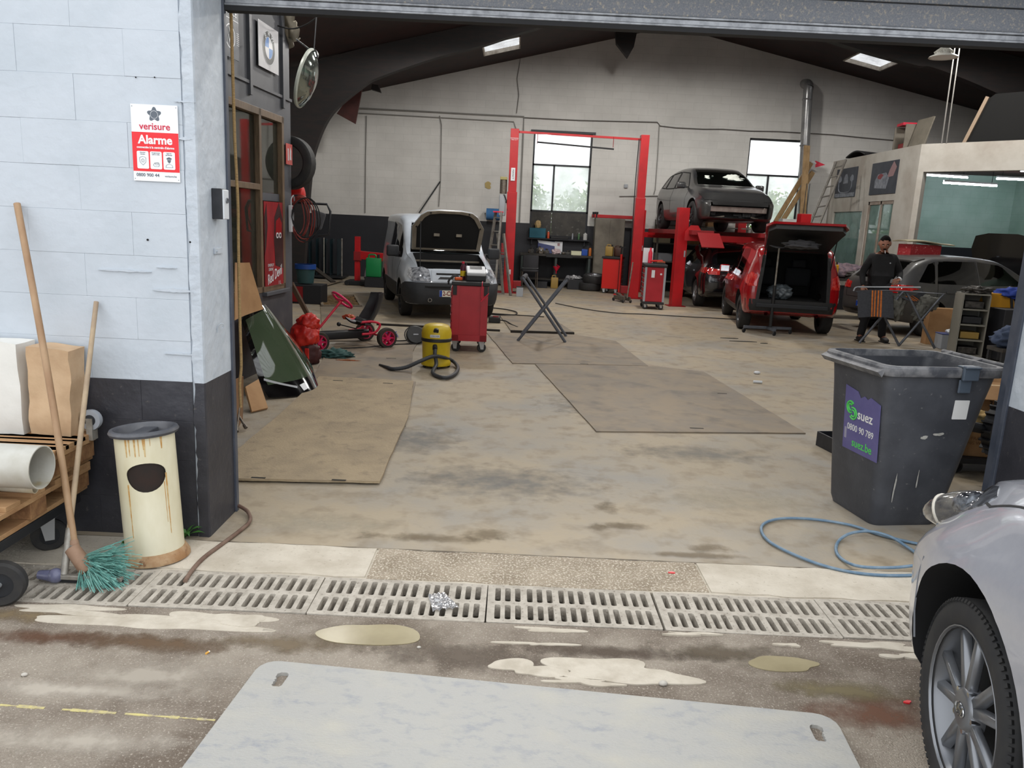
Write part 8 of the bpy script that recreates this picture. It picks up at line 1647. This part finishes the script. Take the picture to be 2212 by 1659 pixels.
lump('blue_overall', 'blue work clothes heaped at the right door frame', 'clothes', Yp(2195, 715, 10.5)+Vector((0, 0, -.1)), (.3, .2, .16), mat('overall_blue', (52, 64, 88), rough=.85), .35, 19, flat=False); p_ = Yp(2195, 715, 10.5); t = thing('clothes_stool', 'dark stool under the blue work clothes', 'stool', (p_.x, p_.y, 0)); MB().box((0, 0, p_.z-.26), (.5, .36, .05)).build('seat', 'bench_top', t); [MB().box((x, y, (p_.z-.28)/2), (.04, .04, p_.z-.28)).build('leg', 'steel_dark', t) for x in (-.22, .22) for y in (-.15, .15)]
# behind the wheelie bin: shelf trolley with cartons and a fan wheel
BX, BY = 3.78, 5.78
t = thing('shelf_trolley', 'dark shelf trolley holding cartons behind the wheelie bin', 'trolley', (BX, BY, 0)); [MB().box((0, 0, z), (1.0, .6, .04)).build('shelf_board', 'tub_black', t) for z in (.12, .42)]; [MB().box((x, y, .26), (.04, .04, .36)).build('post', 'steel_dark', t) for x in (-.47, .47) for y in (-.27, .27)]; [castor(t, x, y, .05, .035, 0, 'castor') for x in (-.4, .4) for y in (-.2, .2)]
c1 = carton('parts_carton', 'sealed brown carton on the lower shelf behind the wheelie bin', (BX-.26, BY-.1, .142), R(-8), (.34, .3, .25)); c2 = carton('open_carton', 'open brown carton with stamped numbers on the upper shelf behind the wheelie bin', (BX-.16, BY+.0, .442), R(-8), (.44, .34, .2), 'carton', True); text('3.10.02', .06, 'badge_black', c2, (.06, -.173, .09), (R(90), 0, 0)); text('PARTS', .04, 'carton_dark', c2, (-.05, -.173, .16), (R(90), 0, 0)); text('FRAGILE\nTHIS WAY UP', .035, 'carton_dark', c1, (0, -.153, .12), (R(90), 0, 0))
p = Yp(2155, 925, 5.2); t = thing('fan_wheel', 'black finned wheel with a blue disc at the right door frame', 'fan wheel', p, R(35)); MB().lathe([(.12, -.03), (.17, -.03), (.17, .03), (.12, .03), (.12, -.03)], 30, axis='Y').build('outer_ring', 'tub_black', t, smooth=40); MB().lathe([(0, -.035), (.13, -.03), (.13, .02), (0, .02)], 30, axis='Y').build('blue_disc', mat('disc_blue', (40, 84, 130), rough=.4), t, smooth=40); [MB().at((0, 0, 0), (0, 2*PI*k/18, 0)).box((.18, 0, 0), (.03, .07, .012)).build('fin', 'tub_black', t) for k in range(18)]; MB().cyl((-.02, 0, -.02), (-.42, .1, .06), .035, n=12).build('arm', 'tub_black', t); MB().cyl((0, .03, 0), (.3, .35, -.05), .03, n=10).build('axle', 'steel_dark', t)
lump('work_glove', 'tan work glove with black fingers on the arm behind the wheelie bin', 'glove', Yp(2105, 905, 5.35), (.12, .07, .06), mat('glove_tan', (176, 146, 92), rough=.8), .35, 8, flat=False)
# small litter on the hall floor
mat('scrap_black', (26, 24, 24), rough=.7)
for k, (px, py, ln, lab) in enumerate(((1605, 738, .45, 'black plastic splinter on the floor, largest before the red car'), (1650, 742, .12, 'small black splinter right of the largest one before the red car'), (1575, 731, .3, 'thin black strip on the floor left of the splinters'))):
    p = G(px, py); tag(MB().prism([(-ln/2, -.01), (0, -.03), (ln/2, -.005), (ln*.3, .025), (-ln*.2, .012)], 0, .008).build('plastic_splinter', 'scrap_black', loc=p), lab, 'scrap')
for k, (px, py, lab) in enumerate(((1636, 828, 'white cylinder-shaped scrap on the floor beyond the large floor plate'), (1635, 808, 'crumpled white tissue on the floor beyond the large floor plate'))):
    p = G(px, py); tag(MB().cyl((-.05, 0, .018), (.05, -.01, .018), .016, n=10).build('white_scrap', 'badge_white', loc=p) if k == 0 else MB().ball((0, 0, .018), (.045, .03, .02), 8, 5).build('white_scrap', 'badge_white', loc=p, smooth=60), lab, 'scrap')
t = thing('jump_pack', 'black and red battery pack with leads beside the red tool cabinet', 'battery pack', G(1068, 697)); MB().box((0, 0, .05), (.2, .14, .1)).build('pack', 'worktop_black', t, bevel=.015); MB().box((.02, 0, .105), (.1, .08, .02)).build('red_top', 'lift_dark', t, bevel=.006); MB().tube(spline([(.1, 0, .05), (.2, -.05, .04), (.3, -.3, .02), (.4, -.55, .015)], 6), .01, 6).build('lead', 'rubber', t, smooth=60)
cable('black cable loops on the floor right of the red tool cabinet', [(1052, 664), (1090, 668), (1115, 674), (1112, 680), (1085, 680), (1052, 676)], .012)
# ------------------------------------------------------------------ foliage outside the back windows
mat('foliage', (130, 160, 92), (170, 192, 124), sc=4, rough=.7); mat('bark', (80, 66, 50), rough=.9)
def tree(name, lab, x, y, h_, r_, sd):
    t_ = thing(name, lab, 'tree', (x, y, 0)); MB().tube(spline([(0, 0, -.3), (.1, 0, h_*.4), (0, .1, h_*.75)], 5), [.16]*5+[.12]*5+[.06], 8).build('trunk', 'bark', t_, smooth=60); rnd_ = random.Random(sd); vs = []; fs = []
    for k in range(2600):
        d_ = Vector((rnd_.gauss(0, 1), rnd_.gauss(0, 1), rnd_.gauss(0, 1))).normalized()*r_*rnd_.uniform(.55, 1.0)*(1+.35*noise.noise(Vector((k*.01, sd, 0)))); c_ = Vector((d_.x, d_.y, h_*.62+d_.z*.85)); a_ = Vector((rnd_.uniform(-1, 1), rnd_.uniform(-1, 1), rnd_.uniform(-1, 1))).normalized()*.11; b_ = a_.cross(Vector((rnd_.uniform(-1, 1), rnd_.uniform(-1, 1), 1))).normalized()*.06; o_ = len(vs); vs += [c_-a_, c_+b_, c_+a_, c_-b_]; fs.append((o_, o_+1, o_+2, o_+3))
    MB().add(vs, fs).build('foliage', 'foliage', t_, fix=False)['kind'] = 'stuff'
tree('garden_tree', 'leafy green tree outside the window behind the two-post lift', 2.6, 30, 2.9, 1.6, 1); tree('garden_tree', 'paler tree left behind the window of the two-post lift', -.4, 33.5, 4.2, 1.7, 2); tree('garden_tree', 'tree outside the window behind the raised black car', 9.9, 31, 3.2, 1.7, 3)
o = MB().b2((-20, 22.8, -.35), (26, 60, -.05)).build('floor_garden', mat('grass', (96, 124, 66), (80, 104, 54), sc=3, rough=.9)); struct(o, 'grass outside the back windows')
# ------------------------------------------------------------------ the man behind the second trestle
mat('skin', (150, 104, 84), (140, 94, 76), sc=9, rough=.55); mat('hair_dark', (10, 8, 7), rough=.8, spec=.1); mat('sweater_black', (20, 20, 23), (24, 24, 27), sc=20, rough=.9); mat('trousers_black', (18, 18, 22), rough=.9); mat('eye_white', (200, 196, 190), rough=.3); mat('lip', (120, 66, 60), rough=.5)
def skin_mesh(V, E, Rr, root=0, sub=2):
    me = bpy.data.meshes.new('s'); me.from_pydata([Vector(v) for v in V], E, []); o_ = bpy.data.objects.new('s', me); COL.objects.link(o_)
    m_ = o_.modifiers.new('skin', 'SKIN'); m_.use_smooth_shade = True
    for i, v in enumerate(me.skin_vertices[0].data): r_ = Rr[i]; v.radius = (r_, r_) if not isinstance(r_, tuple) else r_; v.use_root = (i == root)
    s_ = o_.modifiers.new('sub', 'SUBSURF'); s_.levels = sub; s_.render_levels = sub
    dg = bpy.context.evaluated_depsgraph_get(); r = bpy.data.meshes.new_from_object(o_.evaluated_get(dg)); bpy.data.objects.remove(o_); return r
def mesh_to_mb(mb, me, mt=None):
    mb.add([(mt @ v.co) if mt else v.co.copy() for v in me.vertices], [tuple(p_.vertices) for p_ in me.polygons])
J = {'hem': (0, 0, .86), 'pel': (0, 0, .98), 'waist': (0, -.02, 1.12), 'chest': (0, -.05, 1.33), 'nb': (0, -.08, 1.47), 'neck': (-.01, -.10, 1.53), 'head': (-.02, -.125, 1.60),
     'shR': (-.18, -.05, 1.41), 'elR': (-.275, .02, 1.15), 'wrR': (-.285, -.14, .935), 'shL': (.18, -.05, 1.41), 'elL': (.335, .0, 1.17), 'wrL': (.255, -.22, 1.085),
     'hiR': (-.095, 0, .92), 'knR': (-.13, -.05, .50), 'anR': (-.17, .03, .10), 'toR': (-.21, -.13, .045), 'hiL': (.095, 0, .92), 'knL': (.14, -.04, .50), 'anL': (.19, .02, .10), 'toL': (.23, -.13, .045)}
def sk(names, edges, rad, root): 
    ix = {n_: i for i, n_ in enumerate(names)}; return skin_mesh([J[n_] for n_ in names], [(ix[a], ix[b]) for a, b in edges], [rad[n_] for n_ in names], ix[root])
TOR = [('pel', 'waist'), ('waist', 'chest'), ('chest', 'nb')]; ARM = [('chest', 'shR'), ('shR', 'elR'), ('elR', 'wrR'), ('chest', 'shL'), ('shL', 'elL'), ('elL', 'wrL')]; LEG = [('pel', 'hiR'), ('hiR', 'knR'), ('knR', 'anR'), ('pel', 'hiL'), ('hiL', 'knL'), ('knL', 'anL')]
rb_ = {'hem': (.16, .12), 'pel': (.14, .10), 'waist': (.13, .09), 'chest': (.17, .115), 'nb': .075, 'neck': .052, 'head': .06, 'shR': .07, 'elR': .046, 'wrR': .03, 'shL': .07, 'elL': .046, 'wrL': .03, 'hiR': .09, 'knR': .06, 'anR': .042, 'toR': .035, 'hiL': .09, 'knL': .06, 'anL': .042, 'toL': .035}
man = thing('person', 'man in a black sweater with a cigarette, looking down at the trestle', 'person', (6.13, 13.12, 0), R(-4))
mb = MB(); mesh_to_mb(mb, sk([n_ for n_ in J if n_ != 'hem'], TOR+[('nb', 'neck'), ('neck', 'head')]+ARM+LEG+[('anR', 'toR'), ('anL', 'toL')], rb_, 'pel'))
# head: shaped sphere with brow, nose, chin and ears
hm = Matrix.Translation((-.03, -.14, 1.645)) @ Euler((R(20), 0, R(-14))).to_matrix().to_4x4() @ Matrix.Scale(1.14, 4)
bm = bmesh.new(); bmesh.ops.create_uvsphere(bm, u_segments=28, v_segments=20, radius=1)
for v in bm.verts:
    x, y, z = v.co; w_ = 1-.22*max(0, -z)**1.3; p_ = Vector((x*.076*w_, y*.096*(1-.10*max(0, -z)), z*.118))
    if y < -.3: f_ = max(0, 1-(abs(x)/.16)**2)*max(0, 1-((z+.12)/.24)**2); p_.y -= .024*f_; f_ = max(0, 1-((z-.16)/.1)**2)*max(0, 1-(abs(x)/.6)**2); p_.y -= .006*f_; f_ = max(0, 1-((abs(x)-.36)/.2)**2)*max(0, 1-((z-.02)/.13)**2); p_.y += .009*f_; f_ = max(0, 1-(abs(x)/.35)**2)*max(0, 1-((z+.82)/.2)**2); p_.y -= .012*f_
    v.co = p_
hv = [hm @ v.co for v in bm.verts]; bm.verts.index_update(); mb.add(hv, [tuple(v.index for v in f.verts) for f in bm.faces]); bm.free()
for s in (-1, 1): q_ = MB().ball((s*.078, .008, -.004), (.011, .02, .031), 8, 6); mb.add([hm @ v for v in q_.v], q_.f)
# hands with five bent fingers
def hand(wr, dirv, nrm, s):
    d_ = Vector(dirv).normalized(); n_ = Vector(nrm); n_ = (n_-d_*n_.dot(d_)).normalized(); l_ = d_.cross(n_)*s; W_ = Vector(wr)
    mesh_to_mb(mb, skin_mesh([W_-d_*.02, W_+d_*.035, W_+d_*.085], [(0, 1), (1, 2)], [(.03, .022), (.042, .02), (.043, .018)], 0, 2))
    for k, (o_, L_) in enumerate(((-.033, .062), (-.011, .075), (.012, .07), (.034, .055))):
        b_ = W_+d_*.085+l_*o_; mesh_to_mb(mb, skin_mesh([b_-d_*.02, b_+d_*L_*.45-n_*.004, b_+d_*L_*.75-n_*.022, b_+d_*L_*.85-n_*.045], [(0, 1), (1, 2), (2, 3)], [.0095, .009, .0085, .0075], 0, 1))
    b_ = W_+d_*.03-l_*.03; mesh_to_mb(mb, skin_mesh([b_, b_-l_*.03+d_*.025-n_*.01, b_-l_*.035+d_*.06-n_*.025], [(0, 1), (1, 2)], [.012, .0105, .009], 0, 1))
hand(J['wrR'], (-.05, -.35, -.9), (-.5, -.6, .3), 1); hand(J['wrL'], (-.75, -.35, -.5), (-.2, -.6, .75), -1)
mb.build('body', 'skin', man, smooth=60, fix=False)
ro = {k: ((v[0]+.014, v[1]+.014) if isinstance(v, tuple) else v+.013) for k, v in rb_.items()}; ro['nb'] = .082; ro['chest'] = (.19, .13); ro['pel'] = (.18, .14); ro['waist'] = (.18, .135); ro['hem'] = (.175, .14); ro['wrR'] = .04; ro['wrL'] = .04; ro['shR'] = .085; ro['shL'] = .085
sw_ = MB(); mesh_to_mb(sw_, sk(['hem', 'pel', 'waist', 'chest', 'nb', 'shR', 'elR', 'wrR', 'shL', 'elL', 'wrL'], [('hem', 'pel')]+TOR+ARM, ro, 'pel')); sw_.build('sweater', 'sweater_black', man, smooth=60, fix=False)
ro['pel'] = (.155, .118); ro['hiR'] = ro['hiL'] = .105; ro['knR'] = ro['knL'] = .078; ro['anR'] = ro['anL'] = .066
J['anR'] = (-.17, .02, .055); J['anL'] = (.19, .01, .055); tr_ = MB(); mesh_to_mb(tr_, sk(['pel', 'hiR', 'knR', 'anR', 'hiL', 'knL', 'anL'], LEG, ro, 'pel')); tr_.build('trousers', 'trousers_black', man, smooth=60, fix=False)
for a_, t_ in (('anR', 'toR'), ('anL', 'toL')): A3, T3 = Vector(J[a_]), Vector(J[t_]); MB().ball((A3.x*.5+T3.x*.5, A3.y*.5+T3.y*.5-.01, .045), (.055, .145, .05), 14, 8).box((A3.x*.5+T3.x*.5, A3.y*.5+T3.y*.5-.01, .008), (.09, .27, .016)).build('shoe', 'worktop_black', man, smooth=50)
# hair cap, brows, eyes, moustache, wrist watch, badge
bm = bmesh.new(); bmesh.ops.create_uvsphere(bm, u_segments=24, v_segments=18, radius=1)
bmesh.ops.delete(bm, geom=[v for v in bm.verts if (v.co.z < (.38 if v.co.y < -.1 else -.15)) or (v.co.y < -.78 and v.co.z < .55)], context='VERTS')
vs_ = [hm @ Vector((v.co.x*.081, v.co.y*.1, v.co.z*.124)) for v in bm.verts]; bm.verts.index_update(); MB().add(vs_, [tuple(v.index for v in f.verts) for f in bm.faces]).build('hair', 'hair_dark', man, smooth=60); bm.free()
def face(mbx): mbx.v = [hm @ v for v in mbx.v]; return mbx
for s in (-1, 1): face(MB().ball((s*.028, -.083, .004), (.011, .006, .006), 8, 6)).build('eye', 'eye_white', man, smooth=60); face(MB().box((s*.029, -.092, .022), (.034, .008, .008))).build('eyebrow', 'hair_dark', man)
face(MB().ball((0, -.092, -.052), (.026, .010, .008), 10, 6)).build('moustache', 'hair_dark', man, smooth=60); face(MB().ball((0, -.09, -.066), (.02, .008, .006), 10, 6)).build('mouth', 'lip', man, smooth=60)
W3 = Vector(J['wrL']); MB().at(W3+Vector((-.008, -.004, -.004)), Vector((-.75, -.35, -.5)).to_track_quat('Z', 'Y').to_euler()).lathe([(.036, -.012), (.042, -.012), (.042, .012), (.036, .012), (.036, -.012)], 18).build('wrist_watch', 'badge_white', man, smooth=40)
MB().disc((.085, -.178, 1.335), .012, 12, 'Y', .006).build('chest_emblem', 'castor_grey', man)
mw = Matrix.Translation(man.location) @ Matrix.Rotation(R(-4), 4, 'Z'); q0_ = mw @ (hm @ Vector((.004, -.098, -.064))); q1_ = mw @ (hm @ Vector((.006, -.165, -.085)))
t = thing('cigarette', 'lit white cigarette in the mouth of the man', 'cigarette', q0_); MB().cyl((0, 0, 0), q1_-q0_, .0045, n=8).build('paper', 'badge_white', t); MB().cyl((q1_-q0_), (q1_-q0_)*1.08, .0045, n=8).build('ash_tip', 'ink_grey', t)
